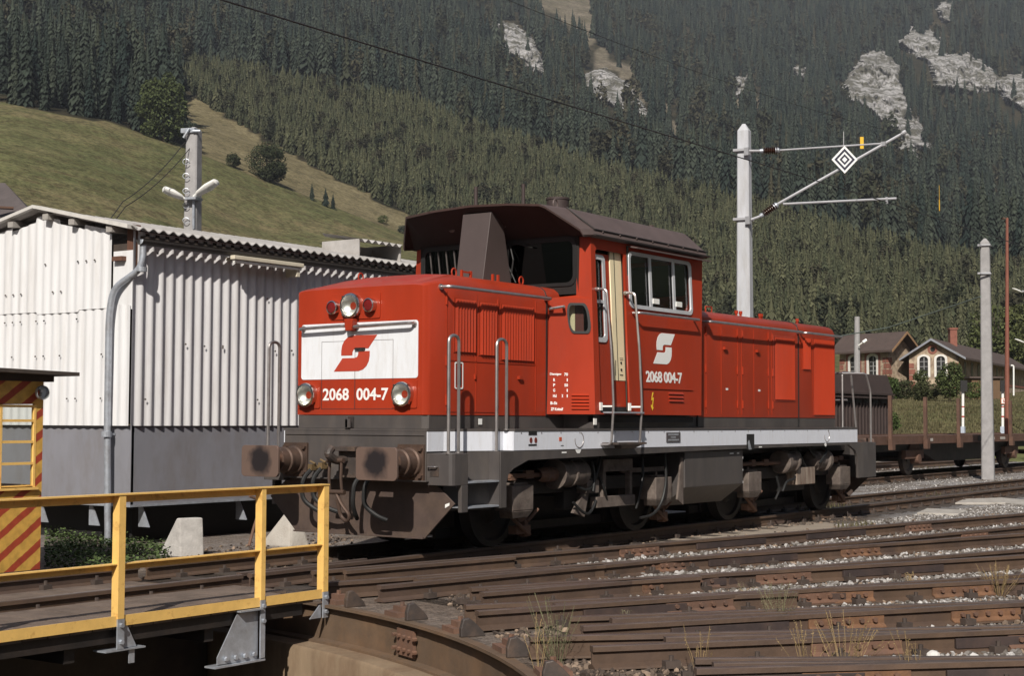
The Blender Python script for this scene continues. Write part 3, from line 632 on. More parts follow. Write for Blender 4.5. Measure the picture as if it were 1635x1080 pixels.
for a in (R(-24), R(-50)):
    m = MB()
    for k in range(-2, 3):
        q = ringpt(a+k*.011, TR-.03, -.34); m.cyl(q+Vector((0, 0, .04)), q-Vector((math.cos(a), math.sin(a), 0))*.04+Vector((0, 0, .04)), .018, n=6); m.cyl(q-Vector((0, 0, .07)), q-Vector((math.cos(a), math.sin(a), 0))*.04-Vector((0, 0, .07)), .018, n=6)
    m.box(ringpt(a, TR-.03, -.35), (.03, .30, .22), M=Matrix.Rotation(a, 3, 'Z')); m.build('splice_plate', RUSTY, pit)

CLIPM = mat('dark_clip_steel', lin(.062, .045, .037), .75, var=.4, scale=6)
RAILPROF = [(-.033, 0), (-.035, -.032), (-.010, -.040), (-.009, -.115), (-.065, -.135), (-.068, -.150), (.068, -.150), (.065, -.135), (.009, -.115), (.010, -.040), (.035, -.032), (.033, 0), (.028, .005), (-.028, .005)]
def rail(name, pts, parent, zoff=0.0):
    """pts: polyline of the rail's top centre"""
    pts = [Vector(p) for p in pts]; rings = []; k = len(pts)
    for i, p in enumerate(pts):
        t = (pts[min(i+1, k-1)]-pts[max(i-1, 0)]); t.z = 0; t.normalize(); s = Vector((t.y, -t.x, 0)); rings.append([p+s*a+Vector((0, 0, z-.005+zoff)) for a, z in RAILPROF])
    m = MB(); n = len(RAILPROF); m.loft(rings)
    for q in range(len(m.f)):
        i = q % n
        if q < n*(k-1) and i in (11, 12, 13): m.mi[q] = 1
    return m.build(name, [RAILM, RAILTOP], parent)
def fishplate(p, d, side, parent, dark=False):
    """joint bar with bolts on one side of a rail"""
    d = Vector(d).normalized(); s = Vector((d.y, -d.x, 0))*side; m = MB(); p = Vector(p); L = .72
    prof = [(.013, -.05), (.034, -.045), (.034, -.105), (.066, -.128), (.066, -.14), (.013, -.118)]
    m.prism([p-d*L/2+s*a+Vector((0, 0, z)) for a, z in prof], (0, 0, 0), d*L)
    o = m.build('fishplate', RUSTY if dark else RUST, parent, bevel=.003); 
    for x in (-.26, -.13, .0, .13, .26): b = MB(); b.cyl(p+d*x+s*.034+Vector((0, 0, -.075)), p+d*x+s*.06+Vector((0, 0, -.075)), .021, n=6); b.build('bolt', RUSTY, o)
    return o
SLEEPER = None
def sleeper(p, rz, t):
    global SLEEPER
    if SLEEPER is None:
        q = MB(); q.box((0, 0, 0), (.24, 2.4, .09)); SLEEPER = bpy.data.meshes.new('sleeper'); SLEEPER.from_pydata(q.v, [], q.f); SLEEPER.materials.append(WOODDK)
    o = bpy.data.objects.new('sleeper', SLEEPER); COL.objects.link(o); o.parent = t; o.location = Vector(p)-wloc(t); o.rotation_euler = (0, 0, rz)
def straight_track(name, label, group, y, x0, x1, ties=True, z=0):
    t = thing(name, label, 'railway track', (x0, y, GZ), group)
    for s in (-1, 1): rail('rail', [(x, y+s*.753, z) for x in np.linspace(x0, x1, 6)], t)
    if ties:
        x = x0+.4
        while x < min(x1, x0+58): sleeper((x, y, z-.20), 0, t); x += .62
        c = MB(); x = x0+.4
        while x < min(x1, 34):
            for s in (-1, 1):
                for q in (-.10, .10): c.box((x, y+s*.753+q, z-.135), (.10, .07, .05)); c.cyl((x, y+s*.753+q, z-.12), (x, y+s*.753+q, z-.075), .018, n=6)
            x += .62
        tag(c.build('rail_clips', CLIPM, t), kind='stuff')
    return t
lt = straight_track('railway_track', 'straight track under the red locomotive', None, 0, -2.38, 75)
rail('check_rail', [(-2.30, -.52, -.012), (-.9, -.52, -.012), (-.35, -.50, -.012)], lt)
straight_track('railway_track', 'straight far track under the rusty flat wagon', None, 4.95, 14, 95)
straight_track('railway_track', 'farthest track under the dark brown hopper wagon', None, 9.3, 16, 110)
# fan of stub tracks
FAN = [(11.1, 'first fan track beside the locomotive, running out to the right edge'), (17.8, 'second fan track from the locomotive, past the pale gravel'), (24.9, 'third fan track counted from the locomotive'),
       (31.9, 'fourth fan track counted from the locomotive'), (38.2, 'fifth fan track, third from the camera side'), (44.7, 'sixth fan track, second from the camera side'), (51.3, 'fan track nearest the camera along the lower edge')]
for k, (th, lab) in enumerate(FAN):
    a = -R(th); d = Vector((math.cos(a), math.sin(a), 0)); s = Vector((-d.y, d.x, 0)); t = thing('railway_track', lab+', rusty and stained', 'railway track', Vector((TX, TY, GZ))+d*TR, 'stub tracks fanning out from the turntable')
    zo = .004*(k % 3)-.004
    for sg in (-1, 1):
        st = TR+.06+(.55 if (k+(sg > 0)) % 2 else 0.0)+.1*((k*3+sg) % 4); L = 40 if th < 30 else 17
        pts = [Vector((TX, TY, 0))+d*q+s*(.753*sg) for q in np.linspace(st, L, 8)]
        rl = rail('rail', pts, t, zo)
        for q in {0: (13.6, 20.), 1: (12.0, 15.6), 2: (12.5, 11.3), 3: (11.9, 13.3), 4: (11.3, 12.9), 5: (10.8, 12.3), 6: (10.2, 11.8)}[k]:
            if True: fishplate(Vector((TX, TY, zo))+d*(q+.5*sg)+s*(.753*sg), d, 1, t, dark=(k % 2 == 0))
        for q0 in {0: (14.6, 17.), 1: (12.9,), 2: (13.2, 10.2), 3: (10.4,), 4: (12.2,), 5: (9.9, 11.5), 6: (10.9,)}[k]:
            q0 += .6*sg; cbm = MB(); pb = Vector((TX, TY, zo))+d*q0+s*(.753*sg); s1 = -s
            cbm.prism([pb+s1*.012+Vector((0, 0, -.052)), pb+s1*.040+Vector((0, 0, -.05)), pb+s1*.044+Vector((0, 0, -.125)), pb+s1*.012+Vector((0, 0, -.125))], (0, 0, 0), d*(1.25+.2*sg)); cbm.build('crossing_block', FROG, t, bevel=.004)
    # guard rail pieces and wing rails beside the crossings
    g0 = Vector((TX, TY, -.004+zo))+d*(TR+1.0)+s*.60; rail('check_rail', [g0, g0+d*2.4+s*.02], t)
    for q in np.arange(TR+.9, 16 if th > 20 else 26, .64): sleeper(Vector((TX, TY, -.215))+d*q, a, t)
    c = MB()
    for q in np.arange(TR+.9, 15, .64):
        for sg in (-1, 1):
            for e in (-.10, .10): p = Vector((TX, TY, -.13))+d*q+s*(.753*sg+e); c.box(p, (.11, .07, .05), M=Matrix.Rotation(a, 3, 'Z')); c.cyl(p, p+Vector((0, 0, .06)), .018, n=6)
    tag(c.build('rail_clips', CLIPM, t), kind='stuff')

# ---- bridge
BY = 2.1; BE = -2.70; BW = -19.1
br = thing('turntable_bridge', 'turntable bridge with plank deck, two rails and yellow railing', 'turntable bridge', (TX, TY, -2.38))
for s in (-1, 1): rail('rail', [(x, s*.753, 0) for x in np.linspace(BW, BE+.2, 6)], br)
m = MB(); x = BW; rd = random.Random(3)
while x < BE-.05:
    w = rd.uniform(.19, .23); zz = rd.uniform(-.004, .004)
    if x < -2.98: m.box((x+w/2, -1.475, -.105+zz), (w-.012, 1.24, .05), rz=rd.uniform(-.008, .008))
    else: m.box((x+w/2, -1.2, -.105+zz), (w-.012, .68, .05))
    m.box((x+w/2, 1.3, -.135+zz), (w-.012, .92, .05)); m.box((x+w/2, 0, -.155+rd.uniform(-.004, .004)), (w-.012, 1.3, .04)); x += w
m.build('deck_planks', PLANK, br)
m = MB()
for s in (-1, 1):
    m.bb(BW+.2, BE-.12, s*.62-.015, s*.62+.015, -1.5, -.19); m.bb(BW+.2, BE-.12, s*.62-.14, s*.62+.14, -1.55, -1.5); m.bb(BW+.2, BE-.12, s*.62-.14, s*.62+.14, -.215, -.188)
    m.bb(BW+.2, BE-.32, (s*1.74 if s > 0 else -2.03)-.03, (s*1.74 if s > 0 else -2.03)+.03, -.24, -.135)
for x in np.arange(BW+.5, BE-.3, 1.45): m.bb(x-.05, x+.05, -2.0, 1.70, -.36, -.20); m.bb(x-.03, x+.03, -.6, .6, -1.45, -.36)
m.build('girder', UNDERSHADE, br)
m = MB()
for x in np.arange(BW+.5, BE-.2, .62):
    for s in (-1, 1):
        for q in (-.09, .09): m.box((x, s*.753+q, -.115), (.10, .07, .05)); m.cyl((x, s*.753+q, -.10), (x, s*.753+q, -.05), .018, n=6)
tag(m.build('rail_clips', CLIPM, br), kind='stuff')
m = MB(); m.bb(BW, -2.80, -BY-.012, -BY, -.108, -.026); m.build('toe_board', YELLOW, br)
rg = thing('railing', None, None, (BE, -BY, -.1)); rg.parent = br; rg.location = Vector((BE, -BY, -.1))-wloc(br); rg['label'] = 'yellow painted angle-iron railing along the near side of the bridge'
PXS = [-2.78, -3.585, -5.155, -6.75, -8.3, -9.9, -11.5, -13.1, -14.7, -16.3, -17.9]
for i, x in enumerate(PXS):
    m = MB(); w = .064 if i != 1 else .050
    m.bb(x-w/2, x+w/2, -BY-.024, -BY-.014, -.05, .920); m.bb(x-w/2, x-w/2+.010, -BY-.014, -BY+.055, -.05, .920)
    m.build('railing_post', YELLOW, rg)
    m = MB(); m.bb(x-w/2-.002, x+w/2+.002, -BY-.027, -BY-.013, -.285 if i != 1 else -.55, -.052)
    if i == 1:
        m.prism([(x-w/2, -BY+.01, -.565), (x-.50, -BY+.01, -.55), (x-.50, -BY+.01, -.49), (x-.27, -BY+.01, -.145), (x-w/2, -BY+.01, -.145)], (0, 0, 0), (0, .01, 0)); m.bb(x-.56, x+.03, -BY-.03, -BY+.10, -.575, -.56); m.bb(x-.29, x-.02, -BY-.05, -BY+.08, -.13, -.117)
        for k in range(4): m.cyl((x-.08-.11*k, -BY+.005, -.51), (x-.08-.11*k, -BY-.02, -.51), .02, n=6)
    else:
        sx = 1 if i > 1 else -1
        m.prism([(x+sx*w/2, -BY, -.285), (x+sx*(w/2+.15), -BY, -.285), (x+sx*(w/2+.02), -BY, -.05 if i > 1 else -.17), (x+sx*w/2, -BY, -.05 if i > 1 else -.17)], (0, 0, 0), (0, .01, 0))
        if i > 1: m.bb(x-.15, x+.25, -BY-.03, -BY+.12, -.30, -.288); m.bb(x+.10, x+.155, -BY-.01, -BY, -.41, -.30)
    for zz in (-.10, -.23): m.cyl((x, -BY-.026, zz), (x, -BY-.05, zz), .019, n=6)
    m.build('post_bracket', GALV, rg)
m = MB(); m.bb(BW, -2.745, -BY-.030, -BY+.058, .920, .931); m.bb(BW, -2.745, -BY+.058, -BY+.068, .858, .931); m.build('top_rail', YELLOW, rg)
m = MB(); m.bb(BW, -2.81, -BY-.010, -BY+.050, .373, .382); m.bb(BW, -2.81, -BY+.050, -BY+.060, .325, .382); m.build('middle_rail', YELLOW, rg)

# ---- striped cabin at the far side of the bridge
def stripe_mat():
    m = bpy.data.materials.new('yellow_red_stripes'); m.use_nodes = True; n, l = m.node_tree.nodes, m.node_tree.links; b = n['Principled BSDF']; b.inputs['Roughness'].default_value = .6
    tc = n.new('ShaderNodeTexCoord'); sp = n.new('ShaderNodeSeparateXYZ'); l.new(tc.outputs['Object'], sp.inputs[0])
    ma = n.new('ShaderNodeMath'); ma.operation = 'MULTIPLY_ADD'; l.new(sp.outputs[0], ma.inputs[0]); ma.inputs[1].default_value = -.72; l.new(sp.outputs[2], ma.inputs[2])
    nz = n.new('ShaderNodeTexNoise'); nz.inputs['Scale'].default_value = 7; nz.inputs['Detail'].default_value = 5; l.new(tc.outputs['Object'], nz.inputs['Vector'])
    ad = n.new('ShaderNodeMath'); ad.operation = 'MULTIPLY_ADD'; l.new(nz.outputs['Fac'], ad.inputs[0]); ad.inputs[1].default_value = .035; l.new(ma.outputs[0], ad.inputs[2])
    dv = n.new('ShaderNodeMath'); dv.operation = 'DIVIDE'; l.new(ad.outputs[0], dv.inputs[0]); dv.inputs[1].default_value = .235
    fr = n.new('ShaderNodeMath'); fr.operation = 'FRACT'; l.new(dv.outputs[0], fr.inputs[0])
    gt = n.new('ShaderNodeMapRange'); gt.inputs[1].default_value = .60; gt.inputs[2].default_value = .64; l.new(fr.outputs[0], gt.inputs[0])
    mx = n.new('ShaderNodeMix'); mx.data_type = 'RGBA'; mx.inputs[6].default_value = lin(.62, .36, .075); mx.inputs[7].default_value = lin(.36, .055, .025); l.new(gt.outputs[0], mx.inputs[0])
    n2 = n.new('ShaderNodeTexNoise'); n2.inputs['Scale'].default_value = 11; n2.inputs['Detail'].default_value = 8; l.new(tc.outputs['Object'], n2.inputs['Vector'])
    mr = n.new('ShaderNodeMapRange'); mr.inputs[1].default_value = .3; mr.inputs[2].default_value = .7; mr.inputs[3].default_value = .75; mr.inputs[4].default_value = 1.12; l.new(n2.outputs['Fac'], mr.inputs[0])
    vm = n.new('ShaderNodeMix'); vm.data_type = 'RGBA'; vm.blend_type = 'MULTIPLY'; vm.inputs[0].default_value = 1; l.new(mx.outputs[2], vm.inputs[6]); l.new(mr.outputs[0], vm.inputs[7]); l.new(vm.outputs[2], b.inputs['Base Color']); return m
STRIPES = stripe_mat(); CY = 1.98
cb = thing('turntable_cabin', 'small turntable control cabin striped yellow and red with many-paned window', 'control cabin', (-3.6, 2.7, -.1))
X1, X0 = -2.78, -4.6; Zb, Zt = -.09, 1.92
plate('cabin_wall', [[(X0, Zb), (X1, Zb), (X1, Zt), (X0, Zt)], [(X0+.12, .80), (X1-.10, .80), (X1-.10, 1.68), (X0+.12, 1.68)]], lambda x, y, z: Vector((x, CY+z, y)), STRIPES, cb, t=.05)
m = MB(); c1 = (X1+.16, CY+.22); m.prism([(X1+.001, CY, Zb), (c1[0], c1[1], Zb), (c1[0]-.04, c1[1]+.03, Zb), (X1-.03, CY+.05, Zb)], (0, 0, 0), (0, 0, Zt-Zb)); m.build('corner_panel', STRIPES, cb)
m = MB(); m.bb(c1[0]-.05, c1[0], c1[1], CY+1.5, Zb, .80); m.bb(c1[0]-.05, c1[0], c1[1], CY+1.5, 1.68, Zt); m.bb(c1[0]-.05, c1[0], CY+1.42, CY+1.5, .8, 1.68); m.bb(X0-.05, X0, CY, CY+1.5, Zb, Zt); m.bb(X0, c1[0], CY+1.45, CY+1.5, Zb, .8); m.bb(X0, c1[0], CY+1.45, CY+1.5, 1.68, Zt); m.build('side_wall', STRIPES, cb)
m = MB()
wx0, wx1 = X0+.12, X1-.10
for z in (.80, 1.045, 1.275, 1.50, 1.655): m.bb(wx0, wx1, CY+.0, CY+.04, z-.014, z+.014)
for x in (wx0, wx0+.36, wx0+.72, wx0+1.16, wx1-.015): m.bb(x, x+.028, CY-.003, CY+.043, .79, 1.67)
m.bb(wx0-.03, wx1+.03, CY-.04, CY, .765, .79); m.build('window_bars', YELLOW, cb)
m = MB(); m.bb(wx0, wx1, CY+.018, CY+.022, .80, 1.66); m.build('window_pane', GLASS, cb)
m = MB(); m.prism([(X0-.3, CY-.22, 2.035), (-2.48, CY-.22, 1.985), (-2.48, CY-.22, 2.025), (X0-.3, CY-.22, 2.075)], (0, 0, 0), (0, 2.0, 0)); m.build('cabin_roof', WOODDK, cb)
m = MB(); m.bb(X0, -2.66, CY-.02, CY+1.6, 1.92, 2.0); m.build('roof_beam', WOODDK, cb)
m = MB(); m.bb(-3.3, -3.2, CY+1.30, CY+1.40, -.08, .9); m.bb(-3.9, -3.0, CY+1.0, CY+1.42, .86, .9); m.build('desk', GREY, cb)
m = MB(); m.lathe((-2.86, CY-.005, 1.80), (0, -1, 0), [(0, .03), (.03, .04), (.05, .072), (.08, .080), (.10, .076)], n=16); cl = m.build('cabin_lamp', GALV, cb, smooth=True)
m = MB(); m.lathe((-2.86, CY-.10, 1.80), (0, -1, 0), [(0, .074), (.03, .068), (.06, .04), (.07, 0)], n=16); m.build('lamp_glass', GLASS, cl, smooth=True)
# ================================================================ locomotive (its track runs along X, front headstock at X = 0, rail top at z = 0)
loco = thing('diesel_locomotive', 'red and white diesel shunting locomotive numbered 2068 004-7 with dark brown cab roof', 'locomotive', (6.1, 0, 0))
FX0, FX1 = 0.0, 12.18; HW = 1.0
def hood(name, xs, endcap):
    """rings across the hood; xs: list of (x, half width, shoulder z, top z)"""
    rings = []
    for x, w, zs, zt in xs:
        h = zt-zs
        half = [(-w, 1.58), (-w, zs), (-w+.03, zs+h*.42), (-w+.095, zs+h*.70), (-w+.20, zs+h*.84), (-w*.45, zs+h*.97)]
        rings.append([Vector((x, y, z)) for y, z in half]+[Vector((x, 0, zt))]+[Vector((x, -y, z)) for y, z in half[::-1]])
    m = MB(); n = len(rings[0]); m.loft(rings)
    for q, f in enumerate(m.f):
        if q < n*(len(rings)-1) and (q % n) in (4, 5, 6, 7): m.mi[q] = 1
        if q < n and (q % n) in (2, 3, 4, 5, 6, 7, 8, 9): m.mi[q] = 1 if endcap else m.mi[q]
    return m.build(name, [RED, REDTOP], loco, smooth=True)
fh = hood('front_hood', [(.08, .945, 3.03, 3.06), (.11, .98, 3.04, 3.073), (.17, HW, 3.05, 3.095), (.74, HW, 3.07, 3.248), (2.50, HW, 3.07, 3.245), (2.80, HW, 3.07, 3.245)], True)
rh = hood('rear_hood', [(5.60, HW, 3.03, 3.20), (11.42, HW, 3.03, 3.20), (11.50, HW-.02, 3.02, 3.17), (11.55, HW-.08, 3.0, 3.10)], False)
# grey skirt under the hoods and cab
m = MB()
def outl(x0, x1, w, c, z0, z1): return [[(x0, -w+c, z), (x0+c, -w, z), (x1-c, -w, z), (x1, -w+c, z), (x1, w-c, z), (x1-c, w, z), (x0+c, w, z), (x0, w-c, z)] for z in (z0, z1)]
m.loft(outl(.09, 11.53, HW-.008, .06, 1.425, 1.579)); m.bb(2.9, 3.04, -1.44, 1.44, 1.425, 1.60); m.bb(3.04, 5.55, -1.36, 1.36, 1.425, 1.60)
m.build('skirt', GREY, loco)
# frame: walkway plate, headstocks, side skirts with arches
OUT = [(0, -1.08), (.3, -1.08), (.92, -1.30), (1.14, -1.30), (1.16, -1.44), (11.32, -1.44), (11.34, -1.10), (12.18, -1.08)]
OUT = OUT+[(x, -y) for x, y in OUT[::-1]]
m = MB(); m.prism([(x*1.0, y*1.012, 1.395) for x, y in OUT], (0, 0, 0), (0, 0, .028)); m.build('walkway', GREY, loco)
m = MB()
m.bb(.3, 11.9, -.98, .98, 1.02, 1.394); m.bb(.016, .3, -1.07, 1.07, .86, 1.394); m.bb(11.9, 12.16, -1.07, 1.07, .86, 1.394)
fr = m.build('underframe', UNDERSHADE, loco)
m = MB(); m.bb(0, .014, -1.075, 1.075, .84, 1.392); m.bb(-.012, 0, -1.05, 1.05, 1.345, 1.36); m.bb(-.06, -.001, -1.12, 1.08, .835, .85); m.bb(-.03, 0, .03, .11, 1.43, 1.53); m.bb(-.03, .08, .06, .10, 1.43, 1.56)
m.build('headstock', GREY, loco, bevel=.004)
m = MB(); m.bb(12.166, 12.18, -1.075, 1.075, .84, 1.392); m.build('headstock', GREY, loco, bevel=.004)
for sg in (-1, 1):
    def side(x, y, z, sg=sg): return Vector((x, sg*(1.40+z), y))
    lp = [(.90, .52), (1.02, .52), (1.02, .80), (1.06, .90), (1.16, .96), (1.46, 1.055), (5.37, 1.10), (7.20, 1.115), (10.98, 1.13), (11.25, 1.03), (11.36, .90), (11.37, .56), (12.02, .56), (12.02, 1.168), (.90, 1.168)]
    plate('side_frame', [lp], side, GREY, loco, t=.045, bevel=.004)
    # step recess: backing plate, treads, step box
    m = MB(); m.prism([(.30, sg*1.07, .50), (.90, sg*1.29, .50), (.90, sg*1.29, 1.168), (.30, sg*1.07, 1.168)], (0, 0, 0), (0, sg*.012, 0)); m.bb(.885, .90, sg*1.29, sg*1.44, .52, 1.168)
    m.build('step_backing', GREY, loco)
    m = MB()
    for z in (.54, .82): m.prism([(.30, sg*1.09, z), (.88, sg*1.31, z), (.88, sg*1.44, z), (.30, sg*1.44, z)], (0, 0, 0), (0, 0, .018))
    m.build('step_tread', GALV, loco)
    m = MB(); pl = [(0.0, 1.08), (.29, 1.08), (.29, 1.44), (.05, 1.44), (.015, 1.425), (0, 1.39)]
    m.prism([(x, sg*y, .80) for x, y in pl], (0, 0, 0), (0, 0, .355)); m.bb(.17, .29, sg*1.39, sg*1.44, .50, .80)
    sb = m.build('step_box', GREY, loco, bevel=.006)
    if sg < 0:
        m = MB(); m.tube(arc([(-.008, -1.12, 1.005), (-.045, -1.12, 1.005), (-.045, -1.24, 1.005), (-.008, -1.24, 1.005)], 4, .02), .007); m.build('lever', STEELBAR, sb)
        m = MB(); m.bb(-.006, .0, -1.135, -1.255, .90, 1.0); m.build('latch_plate', GREYDIRT, sb)
    m = MB(); m.bb(11.9, 12.18, sg*1.06, sg*1.44, .56, 1.16); m.build('step_box', GREY, loco, bevel=.006)
    # white stripe along the frame: follows the step recess
    m = MB(); z0, z1 = 1.172, 1.392
    pl = [(0.0, 1.085), (.295, 1.085)]; m.prism([(.004, sg*1.078, z0), (.295, sg*1.078, z0), (.295, sg*1.078, z1), (.004, sg*1.078, z1)], (0, 0, 0), (0, sg*.012, 0))
    m.prism([(.297, sg*1.07, z0), (.92, sg*1.292, z0), (.92, sg*1.292, z1), (.297, sg*1.07, z1)], (0, 0, 0), (-.004, sg*.02, 0))
    m.prism([(.922, sg*1.30, z0), (1.146, sg*1.30, z0), (1.146, sg*1.30, z1), (.922, sg*1.30, z1)], (0, 0, 0), (0, sg*.012, 0))
    m.prism([(1.148, sg*1.30, z0), (1.160, sg*1.436, z0), (1.160, sg*1.436, z1), (1.148, sg*1.30, z1)], (0, 0, 0), (-.012, 0, 0))
    m.bb(1.150, 11.33, sg*1.437, sg*1.450, z0, z1)
    ws = m.build('white_stripe', WSTRIPE, loco)
    if sg < 0:
        F = lambda x, y, z: Vector((x, -1.451-z, y))
        m = MB()
        for cx in (2.55, 10.05): m.tube([(cx+.10*math.cos(t), -1.452, 1.285+.095*math.sin(t)) for t in np.linspace(R(-190), R(70), 20)], .006, 5)
        m.build('ring_handle', STEELBAR, ws)
        mp_ = MB(); mp_.bb(4.72, 5.10, -1.451, -1.462, 1.235, 1.365); mk = mp_.build('makers_plate', mat('plate_grey', lin(.10, .09, .095), .4, metal=.3), loco)
        for i, (w_, z_) in enumerate(((.30, 1.325), (.16, 1.290), (.31, 1.252))):
            mm = MB()
            k = int(w_/.018)
            for q in range(k): mm.bb(4.91-w_/2+q*.018, 4.91-w_/2+q*.018+.011, -1.462, -1.4635, z_, z_+(.022 if i != 1 else .018))
            mm.build('plate_lettering', GALV, mk)
        m = MB(); m.bb(1.45, 1.62, -1.451, -1.456, 1.35, 1.392); m.build('frame_notch', BLACK, ws)
        m = MB()
        for cx in (1.50, 1.60): m.prism([(cx+.028*math.cos(t), -1.451, 1.288+.034*math.sin(t)) for t in np.linspace(0, 2*math.pi, 14)[:-1]], (0, 0, 0), (0, -.004, 0))
        m.build('gauge_mark', mat('dark_red_mark', lin(.16, .03, .02), .5), ws)
        m = MB(); m.bb(1.45, 1.62, -1.451, -1.4535, 1.222, 1.242); m.bb(2.14, 2.20, -1.451, -1.4535, 1.215, 1.222); m.build('frame_lettering', BLACK, ws)
        m = MB(); m.bb(2.10, 2.155, -1.451, -1.455, 1.275, 1.32); m.build('red_label', mat('orange_red_label', lin(.5, .09, .03), .5), ws)
        m = MB()
        for cx, w_ in ((2.17, .10), (6.1, .0), (7.55, .10)):
            if w_: m.bb(cx, cx+w_, -1.446, -1.449, 1.125, 1.142)
        m.prism([(2.47, -1.446, 1.165), (2.60, -1.446, 1.165), (2.575, -1.446, 1.13), (2.56, -1.446, 1.118), (2.51, -1.446, 1.118), (2.495, -1.446, 1.13)], (0, 0, 0), (0, -.004, 0))
        m.prism([(10.0+.035*math.cos(t), -1.446, 1.14+.03*math.sin(t)) for t in np.linspace(0, 2*math.pi, 12)[:-1]], (0, 0, 0), (0, -.004, 0))
        m.build('frame_lettering', LETTER, ws)
        m = MB(); m.bb(7.13, 7.38, -1.4505, -1.454, 1.10, 1.33); m.build('frame_pocket', BLACK, ws)
        m = MB(); m.prism([(7.19, -1.455, 1.10), (7.28, -1.455, 1.10), (7.20, -1.455, 1.24), (7.16, -1.455, 1.2)], (0, 0, 0), (0, -.005, 0)); m.build('pocket_cock', GALV, ws)
        m = MB()
        for q in np.arange(1.3, 11.3, .42): m.cyl((q, -1.449, 1.375), (q, -1.456, 1.375), .008, n=6)
        m.build('stripe_screws', STEELBAR, ws)
# plough / rail guard
for xe, sx in ((0.0, 1), (12.18, -1)):
    m = MB()
    def gp(y, z, dx=0): return Vector((xe+sx*(.10+dx), y, z))
    pts = [(-1.40, .60), (-1.02, .24), (-.98, .20), (.98, .20), (1.02, .24), (1.40, .60), (1.10, .84), (-1.10, .84)]
    m.prism([gp(y, z) for y, z in pts], (0, 0, 0), (sx*.02, 0, 0)); m.bb(xe+sx*.06, xe+sx*.16, -.98, .98, .195, .215)
    m.build('rail_guard', mat('worn_brown_guard', lin(.072, .05, .042), .6, var=.25, scale=4, col2=lin(.11, .075, .055), amt=.6, s2=3), loco, bevel=.004)
m = MB(); m.prism([(.098, -1.27, .55), (.098, -1.33, .58), (.098, -1.33, .61), (.098, -1.27, .59)], (0, 0, 0), (-.004, 0, 0)); m.build('guard_mark', LETTER, loco)
# buffers
def buffer(xe, sx, y):
    b = MB(); b.box((xe-sx*.015, y, 1.05), (.03, .37, .40)); b.lathe((xe-sx*.03, y, 1.05), (-sx, 0, 0), [(0, 0), (0, .175), (.04, .165), (.05, .145), (.16, .14), (.17, .155), (.20, .155), (.21, .135), (.32, .13), (.33, .0)], n=24)
    root = b.build('buffer', BUFF, loco, smooth=True, bevel=0)
    for dy in (-.15, .15):
        for dz in (-.15, .15):
            q = MB(); q.cyl((xe-sx*.03, y+dy, 1.05+dz), (xe-sx*.065, y+dy, 1.05+dz), .028, n=6); q.build('bolt', BUFF, root)
    q = MB(); q.lathe((xe-sx*.30, y, 1.05), (-sx, 0, 0), [(0, .10), (.14, .10), (.26, .11), (.285, .13)], n=20); q.build('plunger', mat('greasy_plunger', lin(.16, .095, .07), .35, metal=.6, var=.3), root, smooth=True)
    M_ = bufmat; rr = rrect(y-.29, y+.29, .865, 1.225, .05)
    plate('buffer_head', [rr], lambda a, c, d: Vector((xe-sx*(.585+d), a, c)), M_, root, t=.035, bevel=.008)
def buffer_head_mat():
    m = bpy.data.materials.new('buffer_head_steel'); m.use_nodes = True; n, l = m.node_tree.nodes, m.node_tree.links; b = n['Principled BSDF']; b.inputs['Roughness'].default_value = .5; b.inputs['Metallic'].default_value = .2
    tc = n.new('ShaderNodeTexCoord'); sp = n.new('ShaderNodeSeparateXYZ'); l.new(tc.outputs['Object'], sp.inputs[0])
    ay = n.new('ShaderNodeMath'); ay.operation = 'ABSOLUTE'; l.new(sp.outputs[1], ay.inputs[0])
    sb = n.new('ShaderNodeMath'); sb.operation = 'SUBTRACT'; l.new(ay.outputs[0], sb.inputs[0]); sb.inputs[1].default_value = .875
    cz = n.new('ShaderNodeMath'); cz.operation = 'SUBTRACT'; l.new(sp.outputs[2], cz.inputs[0]); cz.inputs[1].default_value = 1.05
    cb_ = n.new('ShaderNodeCombineXYZ'); l.new(sb.outputs[0], cb_.inputs[0]); l.new(cz.outputs[0], cb_.inputs[1])
    ln = n.new('ShaderNodeVectorMath'); ln.operation = 'LENGTH'; l.new(cb_.outputs[0], ln.inputs[0])
    nz = n.new('ShaderNodeTexNoise'); nz.inputs['Scale'].default_value = 9; nz.inputs['Detail'].default_value = 6; l.new(tc.outputs['Object'], nz.inputs['Vector'])
    ad = n.new('ShaderNodeMath'); ad.operation = 'MULTIPLY_ADD'; l.new(nz.outputs['Fac'], ad.inputs[0]); ad.inputs[1].default_value = .13; l.new(ln.outputs['Value'], ad.inputs[2])
    mr = n.new('ShaderNodeMapRange'); mr.inputs[1].default_value = .18; mr.inputs[2].default_value = .27; l.new(ad.outputs[0], mr.inputs[0])
    mx = n.new('ShaderNodeMix'); mx.data_type = 'RGBA'; mx.inputs[6].default_value = lin(.022, .018, .02); mx.inputs[7].default_value = lin(.155, .105, .085); l.new(mr.outputs[0], mx.inputs[0]); l.new(mx.outputs[2], b.inputs['Base Color']); return m
bufmat = buffer_head_mat()
for y in (-.875, .875): buffer(0, 1, y); buffer(12.18, -1, y)
